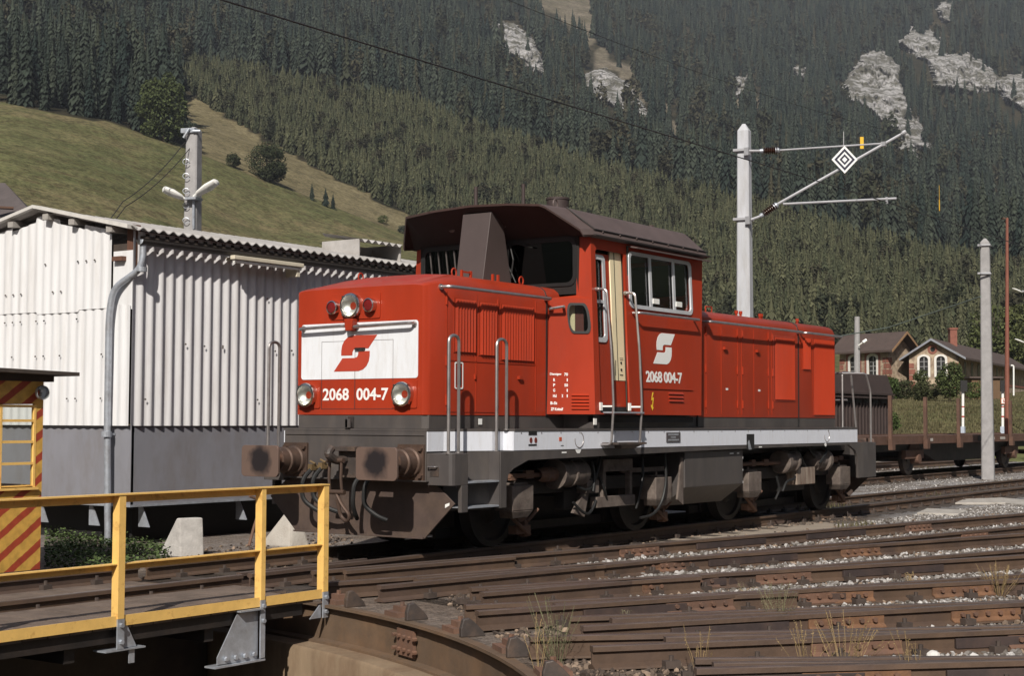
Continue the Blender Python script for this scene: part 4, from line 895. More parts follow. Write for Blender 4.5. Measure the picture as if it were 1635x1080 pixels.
# coupling hook, hoses, cocks
m = MB(); m.box((-.05, 0, 1.04), (.10, .26, .36)); m.tube(arc([(-.06, .03, 1.06), (-.28, .03, 1.06), (-.40, .03, 1.14), (-.33, .03, 1.20)], 4, .1), .05, 10, rad=None); m.box((-.12, -.02, 1.19), (.14, .34, .05))
hk = m.build('coupling_hook', GREYDIRT, loco, bevel=.006)
m = MB()
for y in (-.06, .12): m.tube([(-.26, y, 1.06), (-.27, y, .86), (-.25, y, .70)], .018, 8)
m.cyl((-.25, -.10, .70), (-.25, .16, .70), .028, n=10); m.cyl((-.26, -.09, 1.06), (-.26, .15, 1.06), .03, n=10); m.tube(arc([(-.25, .03, .70), (-.24, -.05, .56), (-.22, -.16, .44), (-.20, -.10, .36), (-.2, 0, .42), (-.24, .02, .62)], 4, .06), .022, 8)
m.build('screw_coupling', BUFF, hk, smooth=True)
for i, (y, z0, sw) in enumerate(((.52, .94, -.20), (.36, .96, -.26), (-.26, .90, .10), (-.42, .90, -.18))):
    m = MB(); m.cyl((0, y, z0+.02), (-.12, y, z0+.02), .032, n=8); m.box((-.12, y, z0+.03), (.08, .06, .07)); m.tube([(-.12, y-.05, z0+.07), (-.12, y+.03, z0+.10)], .012)
    ck = m.build('brake_cock', mat('brass_cock', lin(.30, .21, .11), .4, metal=.6, var=.3), loco)
    m = MB(); m.tube(arc([(-.14, y, z0), (-.24, y+.03, z0-.10), (-.25, y+.04, z0-.34), (-.17, y+sw*.6, z0-.46), (-.10, y+sw, z0-.50)], 5, .16), .026, 8); m.build('brake_hose', RUBBER, ck, smooth=True)
# fuel tank between the bogies
m = MB(); sec = [(-1.38, 1.10), (-1.38, .60), (-1.02, .33), (1.02, .33), (1.38, .60), (1.38, 1.10)]
m.loft([[(x, y, z) for y, z in sec] for x in (5.37, 7.15)]); tk = m.build('fuel_tank', GREY, loco, bevel=.01)
m = MB()
for q in ((7.152, .98), (7.152, .80), (7.152, .62)): m.box((7.158, -1.36, q[1]), (.012, .03, .03))
m.bb(6.72, 6.84, -1.381, -1.384, 1.04, 1.058); m.bb(6.95, 7.02, -1.381, -1.384, 1.04, 1.058); m.build('tank_label', LETTER, tk)
m = MB(); m.prism([(5.20, -1.36, .44), (5.36, -1.36, .36), (5.36, -1.36, 1.0), (5.32, -1.36, 1.02)], (0, 0, 0), (0, .03, 0)); m.build('mud_flap', DUSTY, loco)
# bogies
def bogie(x0, x1, kind):
    bg_ = MB(); xc = (x0+x1)/2
    for s in (-1, 1):
        bg_.bb(x0-.1, x1+.1, s*.92, s*1.04, .62, .80); bg_.bb(xc-.5, xc+.5, s*.90, s*1.06, .40, .66); bg_.bb(xc-.35, xc+.35, s*.70, s*.95, .80, 1.02)
    bg_.bb(xc-.3, xc+.3, -1, 1, .55, .85)
    for x in (x0, x1): bg_.bb(x-.42, x+.42, -.55, .55, .14, .90)
    bg_.bb(x0, x1, -.35, .35, .22, .80); bg_.bb(x0-.75, x1+.75, .78, .86, .28, .95); bg_.bb(x0-.7, x1+.7, -.50, -.44, .12, .24)
    b = bg_.build('bogie', UNDERSHADE, loco, bevel=.01)
    for x in (x0, x1):
        for s in (-1, 1):
            w = MB(); w.lathe((x, s*.67, .475), (0, s, 0), [(0, .05), (0, .49), (.03, .475), (.14, .472), (.14, .40), (.10, .38), (.09, .20), (.14, .16), (.14, 0)], n=36); w.build('wheel', UNDERSHADE, b, smooth=True)
            q = MB(); q.box((x, s*1.13, .60), (.44, .26, .30)); q.prism([(x-.22, s*1.26, .45), (x+.22, s*1.26, .45), (x+.15, s*1.22, .36), (x-.15, s*1.22, .36)], (0, 0, 0), (0, -s*.2, 0)); q.box((x, s*1.13, .765), (.30, .20, .03)); q.cyl((x-.05, s*1.16, .76), (x-.05, s*1.16, .83), .022, n=6)
            q.build('sand_box', DUSTY, b, bevel=.012)
            h = MB(); h.box((x+.38, s*1.0, .32), (.07, .09, .42)); h.box((x+.30, s*1.0, .20), (.30, .12, .10)); h.tube([(x+.40, s*1.05, .30), (x+.55, s*1.10, .44)], .02); h.tube([(x-.1, s*1.06, .46), (x+.16, s*1.10, .26), (x+.42, s*1.06, .14)], .026); h.lathe((x+.18, s*1.06, .40), (0, s, 0), [(0, .10), (.05, .10), (.05, 0)], n=14)
            h.build('brake_block', RUSTY, b, smooth=False)
    c = MB(); y = -1.16
    if kind == 'front':
        px = 2.72; c.lathe((px+.33, y, .86), (-1, 0, 0), [(0, 0), (0, .15), (.02, .16), (.30, .16), (.31, .175), (.34, .175), (.35, .16), (.50, .155), (.62, .19), (.64, .0)], n=22); c.build('brake_cylinder', DUSTY, b, smooth=True)
        c = MB(); c.lathe((px-.30, y, .86), (-1, 0, 0), [(0, .085), (.10, .095), (.16, .085), (.22, .095), (.28, .085), (.36, .07)], n=14); c.tube([(px-.6, y, .86), (px-1.25, y, .86)], .03); c.box((px-.85, y, .87), (.16, .05, .10)); c.box((px-1.18, y, .85), (.12, .05, .08)); c.build('brake_rod', RUSTY, b, smooth=False)
        c = MB(); x = 3.85; c.bb(x-.34, x-.26, -1.20, -1.12, .40, 1.02); c.bb(x+.34, x+.40, -1.20, -1.12, .44, 1.02); c.bb(x-.34, x+.40, -1.21, -1.10, .86, 1.02); c.bb(x-.50, x+.46, -1.21, -1.10, .40, .54); c.build('spring_yoke', DUSTY, b, bevel=.008)
        c = MB(); c.bb(3.10, 3.38, -1.22, -1.04, .60, .76); c.build('valve_box', DUSTY, b); c = MB(); c.prism([(2.85, -1.18, .36), (3.1, -1.18, .30), (3.2, -1.18, .60), (3.08, -1.18, .60)], (0, 0, 0), (0, .05, 0)); c.build('brake_hanger', DUSTY, b); c = MB(); c.box((4.66, -1.13, .86), (1.2, .035, .06)); c.build('brake_linkage', DUSTY, b)
        c = MB()
        for pts in ([(2.7, -1.2, 1.02), (2.9, -1.26, 1.06), (3.05, -1.24, .92), (3.15, -1.22, .78), (3.25, -1.2, .76)], [(2.85, -1.22, .70), (3.0, -1.26, .64), (3.2, -1.22, .66), (3.35, -1.22, .86), (3.45, -1.2, 1.08)], [(3.2, -1.24, .62), (3.28, -1.22, .82), (3.24, -1.2, 1.0)], [(2.8, -1.2, .5), (2.95, -1.25, .36), (3.2, -1.2, .33), (3.34, -1.2, .5)], [(3.42, -1.2, .8), (3.5, -1.24, .62), (3.6, -1.2, .5)],
                    [(4.5, -1.2, 1.08), (4.46, -1.25, .8), (4.38, -1.24, .55), (4.35, -1.2, .35)], [(4.95, -1.3, 1.09), (4.96, -1.32, .7), (4.88, -1.3, .42), (4.68, -1.28, .25), (4.45, -1.2, .22)]): c = MB(); c.tube(arc(pts, 4, .12), .019, 7); c.build('air_hose', RUBBER, b, smooth=True)
    else:
        for px, sx in ((9.15, 1), (10.3, -1)):
            c = MB(); c.lathe((px-.28*sx, y, .88), (sx, 0, 0), [(0, 0), (0, .17), (.02, .19), (.12, .19), (.14, .15), (.38, .15), (.40, .175), (.44, .175), (.46, .15), (.56, .13), (.58, 0)][::1], n=22); c.build('brake_cylinder', DUSTY, b, smooth=True)
        c = MB(); c.tube([(8.85, y, .87), (7.3, y, .87)], .03); c.box((8.35, y, .88), (.16, .05, .10)); c.box((7.9, y, .88), (.12, .06, .10)); c.build('brake_rod', RUSTY, b); c = MB(); c.tube([(10.6, y, .86), (11.35, y, .90)], .035); c.box((11.0, y, .88), (.2, .06, .09)); c.box((11.22, y, .9), (.16, .07, .07)); c.build('brake_rod', RUSTY, b)
        c = MB(); c.bb(9.35, 10.05, -1.24, -1.02, .50, .78); c.build('spring_cover', mat('pale_rust_streaks', lin(.26, .21, .17), .8, var=.3, scale=6, col2=lin(.12, .06, .035), amt=.8, s2=4, stretch=(3, 3, .4)), b, bevel=.01)
        c = MB()
        for pts in ([(9.1, -1.2, 1.02), (9.3, -1.26, 1.06), (9.5, -1.24, .95), (9.62, -1.2, .8)], [(9.45, -1.2, 1.12), (9.5, -1.26, .9), (9.7, -1.22, .8)], [(9.85, -1.2, 1.12), (9.95, -1.26, .98), (10.05, -1.24, .9)], [(8.8, -1.24, .42), (8.9, -1.26, .58), (9.2, -1.26, .6), (9.36, -1.2, .64)], [(10.35, -1.32, 1.05), (10.2, -1.36, 1.0), (10.0, -1.34, .84)], [(8.62, -1.2, .3), (8.7, -1.24, .45), (8.62, -1.22, .66)]): c = MB(); c.tube(arc(pts, 4, .12), .019, 7); c.build('air_hose', RUBBER, b, smooth=True)
    return b
bogie(1.62, 5.0, 'front'); bogie(7.80, 11.25, 'rear')

# ---------------- front of the hood
F = lambda a, b_, d: Vector((.08-d, -a, b_))               # a runs to the viewer's right (-Y), b up
wp = plate('white_panel', [rrect(-.89, .888, 1.995, 2.65, .035)], F, WHITE, fh, t=.005)
FE = lambda a, b_, d: Vector((.0745-d, -a, b_))
S_UP = [(.42, 1), (1, 1), (.80, .63), (.52, .63), (.46, .605), (.435, .54), (.43, .445), (.17, .445), (.17, .58), (.19, .73), (.24, .86), (.32, .955)]
S_LO = [(1-x, 1-y) for x, y in S_UP]
def emblem(name, fn, x0, z0, w, h, m_, parent):
    return plate(name, [[(x0+x*w, z0+y*h) for x, y in S_UP], [(x0+x*w, z0+y*h) for x, y in S_LO]], fn, m_, parent, t=.003)
REDDECAL = mat('red_decal', lin(.42, .05, .025), .5, var=.04)
emblem('emblem', FE, -.37, 2.085, .66, .415, REDDECAL, fh)
writing('number', '2068  004-7', 1.00, .145, lambda x, y, z: F(x-.545, y+1.745, z), LETTER, fh, bold=.022)
m = MB()
for a0, a1 in ((-.566, -.562), (-.049, -.044), (.524, .528)): m.bb(.0735, .08, -a0, -a1, 1.65, 2.44)
m.bb(.0735, .08, .566, -.528, 2.435, 2.439); m.bb(.0765, .08, .566, -.528, 1.645, 1.65); m.build('door_seam', mat('door_seam_dark', lin(.05, .03, .03), .8), fh)  # dark joints between the hood doors
m = MB(); m.bb(.045, .075, .03, -.11, 2.33, 2.355); m.build('door_handle', BLACK, fh)
def lamp(y, z, r_, name='headlight', red=False):
    q = MB(); q.lathe((.08, y, z), (-1, 0, 0), [(0, r_*1.05), (.05, r_*1.05), (.07, r_*1.1), (.085, r_*1.06), (.09, r_*.9), (.075, r_*.87)], n=28)
    if not red:
        for k in range(4): t = R(45+90*k); q.box((.01, y+math.cos(t)*r_*1.1, z+math.sin(t)*r_*1.1), (.03, .02, .02))
    h = q.build(name, CHROME, loco, smooth=True)
    q = MB()
    if red: q.lathe((.005, y, z), (-1, 0, 0), [(0, r_*.9), (.012, r_*.75), (.02, 0)], n=20); q.build('lens', mat('red_lens', lin(.16, .012, .012), .2), h, smooth=True)
    else:
        q.lathe((.005, y, z), (1, 0, 0), [(0, r_*.88), (.03, r_*.75), (.06, r_*.45), (.07, .012)], n=24); q.build('reflector', mat('lamp_reflector', lin(.80, .79, .76), .42, metal=1), h, smooth=True)
        q = MB(); q.lathe((-.002, y, z), (-1, 0, 0), [(0, r_*.88), (.012, r_*.6), (.018, 0)], n=24); q.build('lens', GLASS, h, smooth=True)
plate('lamp_plate', [rrect(-.435, .33, 2.69, 2.995, .02)], F, RED, fh, t=.012, bevel=.003)
lamp(.076, 2.845, .135); lamp(.35, 2.833, .076, 'tail_light', True); lamp(-.211, 2.84, .076, 'tail_light', True)
for y in (.76, -.704): plate('lamp_plate', [rrect(-y-.175, -y+.175, 1.655, 1.975, .02)], F, RED, fh, t=.012, bevel=.003); lamp(y, 1.812, .13)
m = MB(); m.prism([(.08, .145, 2.69), (.08, .005, 2.69), (.08, .03, 2.55), (.08, .12, 2.55)], (0, 0, 0), (-.10, 0, 0)); m.build('socket_cover', RED, fh, bevel=.01)
for a, b_ in ((-.85, -.16), (-.01, .84)):
    m = MB(); m.tube(arc([(.075, -a, 2.595), (-.01, -a, 2.595), (-.01, -b_, 2.61), (.075, -b_, 2.61)], 4, .05), .020, 8)
    for q in (a, b_): m.cyl((.077, -q, 2.602), (.06, -q, 2.602), .034, n=12)
    m.build('front_handrail', STEELBAR, fh, smooth=True)
# ---------------- hood sides (camera side detailed, the other side mirrored in simple form)
def louvre(x0, x1, z0, z1, parent, pitch=.056, sg=-1, w=HW, vertical=True, m_=RED, name='vent_grille'):
    g_ = MB(); y0 = sg*(w+.002)
    g_.bb(x0, x1, y0-sg*.004, y0+sg*.004, z0, z1)
    if vertical:
        x = x0+pitch/2
        while x < x1-.01:
            g_.prism([(x, y0, z0+.01), (x+pitch*.5, y0+sg*.030, z0+.01), (x+pitch*.62, y0, z0+.01)], (0, 0, 0), (0, 0, z1-z0-.02)); x += pitch
    else:
        z = z0+.01
        while z < z1-.02: g_.prism([(x0, y0, z), (x0, y0+sg*.03, z+.008), (x0, y0, z+.05)], (0, 0, 0), (x1-x0, 0, 0)); z += pitch
    return g_.build(name, m_, parent)
def hrail(pts, parent, r_=.020, name='handrail', flange=None, rr=.06):
    m = MB(); m.tube(arc(pts, 6, rr), r_, 8); 
    for f0, f1 in (flange or []): m.cyl(f0, f1, r_*1.7, n=10)
    return m.build(name, STEELBAR, parent, smooth=True)
SEAM = mat('panel_seam', lin(.11, .012, .008), .7)
for sg in (-1, 1):
    for x0, x1, z0, z1 in ((.58, .98, 2.30, 2.93), (1.06, 1.40, 2.28, 2.92), (1.50, 2.18, 2.24, 2.92)): louvre(x0, x1, z0, z1, fh, sg=sg)
    hrail([(.33, sg*HW, 3.035), (.36, sg*(HW+.13), 3.035), (2.42, sg*(HW+.13), 3.035), (2.45, sg*HW, 3.035)], fh, flange=[((.33, sg*HW, 3.035), (.33, sg*(HW+.02), 3.035))])
    m = MB()
    for x in (.45, 1.02, 1.46, 2.25): m.bb(x-.006, x+.006, sg*HW, sg*(HW+.006), 1.62, 3.0)
    m.bb(.45, 2.25, sg*HW, sg*(HW+.006), 2.20, 2.215); m.bb(.45, 1.46, sg*HW, sg*(HW+.006), 1.615, 1.625)
    for x in (.44, 1.44):
        for z in (1.75, 2.2, 2.9): m.cyl((x, sg*(HW+.008), z-.06), (x, sg*(HW+.008), z+.06), .012, n=6)
    m.bb(1.86, 1.94, sg*HW, sg*(HW+.035), 2.02, 2.06); m.bb(.98, 1.0, sg*HW, sg*(HW+.02), 2.0, 2.06)
    m.build('hood_door_trim', RED, fh)
    m = MB(); m.bb(2.478, 2.50, sg*(HW-.02), sg*(HW+.012), 1.58, 3.08); m.tube([(2.489, sg*(HW+.002), 3.05), (2.489, sg*(HW-.03), 3.14), (2.489, sg*(HW-.10), 3.19), (2.489, sg*(HW-.21), 3.215), (2.489, sg*.5, 3.24), (2.489, 0, 3.248)], .012); m.build('gasket', RUBBER, fh)
    # rear hood
    louvre(9.02, 9.75, 1.86, 2.88, rh, sg=sg, m_=RED); louvre(10.10, 10.40, 2.38, 2.92, rh, sg=sg); louvre(10.52, 11.36, 1.62, 2.92, rh, sg=sg, pitch=.065)
    plate('grille_mesh', [rrect(9.0, 9.77, 1.84, 2.90, .02)], lambda x, y, z, sg=sg: Vector((x, sg*(HW+.003+z*.5), y)), mat('bright_red_mesh', lin(.40, .052, .026), .6, var=.25, scale=90), rh, t=.006)
    for x in (6.44, 9.94):
        m = MB(); m.bb(x-.012, x+.012, sg*(HW-.02), sg*(HW+.012), 1.44, 3.04); m.tube([(x, sg*(HW+.002), 3.0), (x, sg*(HW-.03), 3.11), (x, sg*(HW-.10), 3.155), (x, sg*(HW-.21), 3.175), (x, sg*.5, 3.197), (x, 0, 3.204)], .013); m.build('gasket', RUBBER, rh)
    for x0, x1 in ((6.62, 9.88), (10.02, 11.50)): hrail([(x0, sg*HW, 2.985), (x0+.02, sg*(HW+.13), 2.985), (x1, sg*(HW+.13), 2.985), (x1+.02, sg*HW, 2.985)], rh)
    hrail([(5.66, sg*(HW+.13), 2.985), (6.36, sg*(HW+.13), 2.985), (6.38, sg*HW, 2.985)], rh)
    m = MB()
    for x in (6.20, 6.72, 7.20, 7.75, 7.88, 8.30, 8.82, 8.94): m.bb(x-.006, x+.006, sg*HW, sg*(HW+.006), 1.62, 2.95)
    for x in (6.70, 7.72, 7.90, 8.80, 8.96):
        for z in (1.78, 2.3, 2.86): m.cyl((x, sg*(HW+.008), z-.06), (x, sg*(HW+.008), z+.06), .012, n=6)
    for x in (5.72, 7.26, 8.36): m.bb(x, x+.10, sg*HW, sg*(HW+.04), 2.60, 2.64)
    m.build('hood_door_trim', RED, rh)
m = MB()
for x in (7.35, 8.45): m.bb(x, x+.07, -HW-.001, -HW-.004, 1.99, 2.02)
m.build('hood_label', LETTER, rh)
plate('notice_frame', [rrect(.60, .76, 1.88, 2.19, .02), rrect(.615, .745, 1.895, 2.175, .015)], lambda x, y, z: Vector((x, -HW-.006-z, y)), LETTER, fh, t=.004)
m = MB(); m.bb(.64, .72, -HW-.004, -HW-.010, 1.93, 2.14); m.build('notice_pane', BLACK, fh)
m = MB(); m.bb(.645, .69, -HW-.010, -HW-.012, 1.94, 2.12); m.build('notice_card', mat('beige_card', lin(.42, .36, .25), .6), fh)
m = MB(); m.bb(1.07, 1.14, -HW-.0, -HW-.004, 1.47, 1.54); m.build('skirt_label', LETTER, fh)
# lifting eyes and brackets on the hood tops
m = MB()
for x, y in ((.95, -.72), (2.25, -.78), (.8, .6)): m.tube([(x+.045*math.cos(t), y, 3.225+.04+.05*math.sin(t)) for t in np.linspace(R(-60), R(240), 12)], .010, 6)
for x in (1.12, 1.30, 1.75, 1.86): m.bb(x-.012, x+.012, -.72, -.69, 3.19, 3.31)
m.bb(1.12, 1.30, -.715, -.695, 3.28, 3.30); m.build('lifting_eye', RED, fh)
m = MB(); 
for x in (6.55, 6.7, 8.6, 8.75, 9.45, 9.5, 10.9): m.cyl((x, -.55, 3.16), (x, -.55, 3.26), .02, n=8); m.cyl((x, -.55, 3.24), (x, -.55, 3.29), .03, n=8)
m.tube([(7.65, -.5, 3.17), (7.65, -.5, 3.30), (7.85, -.5, 3.30), (7.85, -.5, 3.17)], .012); m.build('roof_fitting', RED, rh)
m = MB(); x, y = 7.35, .15; m.prism([(x-.22, y-.22, 3.46), (x+.22, y-.22, 3.46), (x+.22, y+.22, 3.46), (x-.22, y+.22, 3.46)], (0, 0, 0), (0, 0, .02)); m.cyl((x, y, 3.19), (x, y, 3.46), .10, .16, n=14); m.prism([(x-.24, y, 3.45), (x+.24, y, 3.45), (x, y, 3.54)], (0, -.24, 0), (0, .24, 0)); m.build('vent_cap', GREYDIRT, rh)

# ---------------- cab
cab = thing('cab', None, None); cab.parent = loco; cab.location = -wloc(loco)+Vector((4.3, 0, 1.6)); 
ZB, ZT = 1.60, 3.87
def lean(z): return (z-1.6)*.044
CYB = 1.50
XF0, XF1 = 2.845, 2.885      # front edge of the side wall, bottom and top
def sidefn(sg): return lambda x, y, z: Vector((x, sg*(CYB-lean(y)-.04+z), y))
DO = (2.985, 3.70, 1.62, 3.70)
WN = rrect(3.80, 5.46, 3.02, 3.72, .07)
for sg in (-1, 1):
    outer = [(XF0, ZB), (5.63, ZB), (5.86, ZT), (XF1, ZT)]
    holes = [WN, [(DO[0], DO[2]), (DO[1], DO[2]), (DO[1], DO[3]-.03), (DO[1]-.03, DO[3]), (DO[0]+.03, DO[3]), (DO[0], DO[3]-.03)]]
    sw = plate('side_wall', [outer]+(holes if sg < 0 else [WN]), sidefn(sg), RED, cab, t=.04)
    wf = rrect(3.775, 5.485, 2.995, 3.745, .085)
    fr_ = plate('side_window_frame', [wf, rrect(3.825, 5.435, 3.045, 3.70, .06)], lambda x, y, z, sg=sg: Vector((x, sg*(CYB-lean(y)-.012+z), y)), mat('aluminium_frame', lin(.66, .67, .70), .35, metal=.4), cab, t=.03)
    q = MB()
    for x in (4.32, 4.96): q.prism([(x, sg*(CYB-lean(3.03)-.01), 3.03), (x+.06, sg*(CYB-lean(3.03)-.01), 3.03), (x+.06, sg*(CYB-lean(3.72)-.01), 3.72), (x, sg*(CYB-lean(3.72)-.01), 3.72)], (0, 0, 0), (0, sg*.018, 0))
    q.build('window_bar', MATS['aluminium_frame'], cab)
    q = MB()
    for x in (4.38, 5.01): q.bb(x, x+.16, sg*(CYB-lean(3.1)+.008), sg*(CYB-lean(3.1)+.02), 3.09, 3.16)
    q.build('window_catch', LAMPWHITE, cab)
    q = MB(); q.prism([(3.80, sg*(CYB-lean(3.02)-.03), 3.02), (5.46, sg*(CYB-lean(3.02)-.03), 3.02), (5.46, sg*(CYB-lean(3.72)-.03), 3.72), (3.80, sg*(CYB-lean(3.72)-.03), 3.72)], (0, 0, 0), (0, sg*.006, 0)); q.build('window_pane', GLASS, cab)
    hrail([(3.84, sg*(CYB-.05), 2.93), (3.86, sg*(CYB+.06), 2.93), (5.50, sg*(CYB+.06), 2.93), (5.52, sg*(CYB-.05), 2.93)], cab, .017, 'cab_handrail')
    q = MB(); q.prism([(3.76, sg*(CYB-lean(3.86)-.01), 3.80), (5.80, sg*(CYB-lean(3.86)-.01), 3.80), (5.80, sg*(CYB+.07), 3.765), (3.76, sg*(CYB+.07), 3.765)], (0, 0, 0), (0, 0, .02)); q.build('rain_strip', BROWNROOF, cab)
    # flared panel from the hood to the cab corner, with its small window
    A0, A1, B1, B0 = Vector((2.50, sg*1.0, ZB)), Vector((XF0, sg*CYB, ZB)), Vector((XF1, sg*(CYB-lean(ZT)), ZT)), Vector((2.83, sg*1.24, ZT))
    M0 = Vector((2.56, sg*1.0, 3.06)); N0 = Vector((2.80, sg*1.245, 3.10))
    lowq = lambda s, t: (A0.lerp(M0, t)).lerp(A1.lerp(B1, t*.64), s)
    nrm = (A1-A0).cross(Vector((0, 0, 1))).normalized()*(1 if sg < 0 else -1)
    def fl(s, t, z, lowq=lowq, nrm=nrm, k=1): return lowq(s, t)+nrm*z
    lp = [(0, 0), (.25, 0), (.5, 0), (.75, 0), (1, 0)]+[(1, .25), (1, .5), (1, .75), (1, 1), (.5, 1), (0, 1), (0, .75), (0, .5), (0, .25)]
    hole = rrect(.42, .86, .71, .945, .09)
    hole = [(.42+(x-.42)-(.06*(1-(y-.71)/.235))*0+(.07*(1-(y-.71)/.235)), y) for x, y in hole]
    plate('flared_panel', [lp, hole], fl, RED, cab, t=.02)
    h2 = [(.64+(x-.64)*1.17+.0, .8275+(y-.8275)*1.13) for x, y in hole]; h3 = [(.64+(x-.64)*.93, .8275+(y-.8275)*.95) for x, y in hole]
    cf = plate('corner_window_frame', [h2, h3], lambda s, t, z: fl(s, t, z+.012), RUBBER, cab, t=.022)
    plate('corner_window_pane', [hole], lambda s, t, z: fl(s, t, z+.006), GLASS, cab, t=.005)
    plate('cab_lining', [[(.36, .66), (.60, .66), (.60, .99), (.36, .99)]], lambda s, t, z: fl(s, t, -.10-z), CREAM, cab, t=.01); plate('cab_lining', [[(.605, .66), (.80, .66), (.80, .99), (.605, .99)]], lambda s, t, z: fl(s, t, -.10-z), mat('dark_red_lining', lin(.10, .015, .010), .6), cab, t=.01)
    q = MB(); q.add([M0, lowq(1, 1), N0], [(0, 1, 2)]); q.add([lowq(1, 1), B1, B0, N0], [(0, 1, 2, 3)]); q.build('corner_panel', RED, cab)
    q = MB(); q.tube([lowq(.02, .9)+nrm*.11, lowq(.33, .92)+nrm*.14], .018); q.tube([lowq(.02, .9)+nrm*.11, lowq(.02, .9)], .018); q.tube([lowq(.33, .92)+nrm*.14, lowq(.33, .92)], .018); q.build('corner_handle', CHROME, cab, smooth=True)
# front wall above the hood
FW = lambda y, z, d: Vector((2.84-d*1.0-(z-3.2)*.01, y, z))
wr = rrect(-1.215, -.17, 3.25, 3.82, .10); wl = rrect(.17, 1.215, 3.25, 3.82, .10)
fwall = plate('front_wall', [[(-1.27, 3.12), (1.27, 3.12), (1.27, ZT), (-1.27, ZT)], wr, wl], lambda y, z, d: FW(y, z, d), VISORSHADE, cab, t=.03)  # wall coloured near-black to carry the visor's shade
for w_ in (wr, wl):
    c0 = (sum(p[0] for p in w_)/len(w_), sum(p[1] for p in w_)/len(w_))
    f_ = plate('front_window_frame', [[(c0[0]+(x-c0[0])*1.05, c0[1]+(y-c0[1])*1.09) for x, y in w_], [(c0[0]+(x-c0[0])*.96, c0[1]+(y-c0[1])*.93) for x, y in w_]], lambda y, z, d: FW(y, z, d+.012), RUBBER, cab, t=.032)
    plate('window_pane', [w_], lambda y, z, d: FW(y, z, d+.012), DGLASS, cab, t=.006)
    if c0[0] < 0:
        q = MB(); q.tube([(2.80, -.22, 3.80), (2.76, -.30, 3.60), (2.76, -.26, 3.36)], .012); q.tube([(2.76, -.17, 3.62), (2.76, -.34, 3.30)], .010); q.tube([(2.79, -.24, 3.84), (2.76, -.60, 3.74)], .01); q.build('wiper', RUBBER, cab)
    else:
        q = MB()
        for k in range(6): q.tube([(2.785, .36+k*.135, 3.30), (2.785, .42+k*.135, 3.78)], .011, 6)
        q.build('window_guard', GREY, cab)
# rear wall
RW = lambda y, z, d: Vector((5.60+(z-1.6)*.10+d, y, z))
plate('rear_wall', [[(-1.46, ZB), (1.46, ZB), (1.38, ZT), (-1.38, ZT)], rrect(.2, 1.2, 3.30, 3.76, .08), rrect(-1.2, -.2, 3.30, 3.76, .08)], RW, RED, cab, t=.03)
plate('rear_window_pane', [rrect(.2, 1.2, 3.30, 3.76, .08), rrect(-1.2, -.2, 3.30, 3.76, .08)], lambda y, z, d: RW(y, z, d+.01), DGLASS, cab, t=.006)
# inside: floor, bulkhead, desk, seat, entrance niche
q = MB(); q.bb(2.9, 5.6, -1.38, 1.38, 1.60, 1.66); q.bb(2.88, 2.90, -.98, .98, 1.66, 3.1); q.build('cab_floor', BLACK, cab)
q = MB(); q.bb(3.75, 3.79, -1.42, .9, 1.66, 3.80); q.bb(3.30, 3.34, -.5, 1.3, 1.66, 2.7); q.bb(4.0, 5.3, -.4, .4, 1.66, 2.9); q.build('control_desk', mat('grey_green_interior', lin(.05, .055, .045), .6), cab)
q = MB(); q.bb(4.5, 5.0, -1.1, -.65, 2.5, 2.62); q.bb(4.95, 5.05, -1.1, -.65, 2.62, 3.3); q.build('driver_seat', BLACK, cab)
q = MB(); q.bb(2.90, 5.6, -1.36, 1.36, 3.80, 3.84); q.build('cab_ceiling', mat('beige_ceiling', lin(.20, .18, .14), .7), cab)
dr = MB(); yd = -1.37
dr2 = plate('door', [[(2.99, 1.72), (3.42, 1.72), (3.42, 3.66), (2.99, 3.66)], rrect(2.95, 3.26, 2.56, 3.60, .05)], lambda x, y, z: Vector((x, -(CYB-lean(y)-.10)-z, y)), RED, cab, t=.03)
plate('door_window_frame', [rrect(2.93, 3.30, 2.52, 3.64, .07), rrect(2.90, 3.24, 2.58, 3.58, .05)], lambda x, y, z: Vector((x, -(CYB-lean(y)-.075)-z, y)), MATS['aluminium_frame'], cab, t=.022)
q = MB(); q.bb(2.99, 3.25, -(CYB-lean(3.05)-.075), -(CYB-lean(3.05)-.055), 3.02, 3.06); q.build('window_bar', MATS['aluminium_frame'], cab)
q = MB(); q.prism([(2.99, -(CYB-lean(2.58)-.09), 2.58), (3.25, -(CYB-lean(2.58)-.09), 2.58), (3.25, -(CYB-lean(3.58)-.09), 3.58), (2.99, -(CYB-lean(3.58)-.09), 3.58)], (0, 0, 0), (0, .004, 0)); q.build('door_window_pane', GLASS, cab)
cp = plate('cream_door_edge', [[(3.425, 2.04), (3.70, 2.04), (3.70, 3.70), (3.425, 3.70)]], lambda x, y, z: Vector((x, -(CYB-lean(y)-.085)-z, y)), CREAM, cab, t=.03)
q = MB(); q.bb(3.515, 3.525, -(CYB-lean(2.9)-.052), -(CYB-lean(2.9)-.05), 2.04, 2.9); q.prism([(3.515, -(CYB-lean(2.04)-.053), 2.04), (3.527, -(CYB-lean(2.04)-.053), 2.04), (3.527, -(CYB-lean(3.7)-.053), 3.7), (3.515, -(CYB-lean(3.7)-.053), 3.7)], (0, 0, 0), (0, -.003, 0)); q.bb(3.455, 3.465, -(CYB-lean(2.2)-.053), -(CYB-lean(2.2)-.049), 2.10, 2.30)
for z in (2.18, 2.27): q.cyl((3.60, -(CYB-lean(z)-.056), z), (3.60, -(CYB-lean(z)-.045), z), .016, n=10)
q.bb(3.56, 3.64, -(CYB-lean(2.1)-.053), -(CYB-lean(2.1)-.049), 2.11, 2.118); q.bb(3.56, 3.64, -(CYB-lean(2.1)-.053), -(CYB-lean(2.1)-.049), 2.325, 2.333); q.build('latch_marks', BLACK, cab)
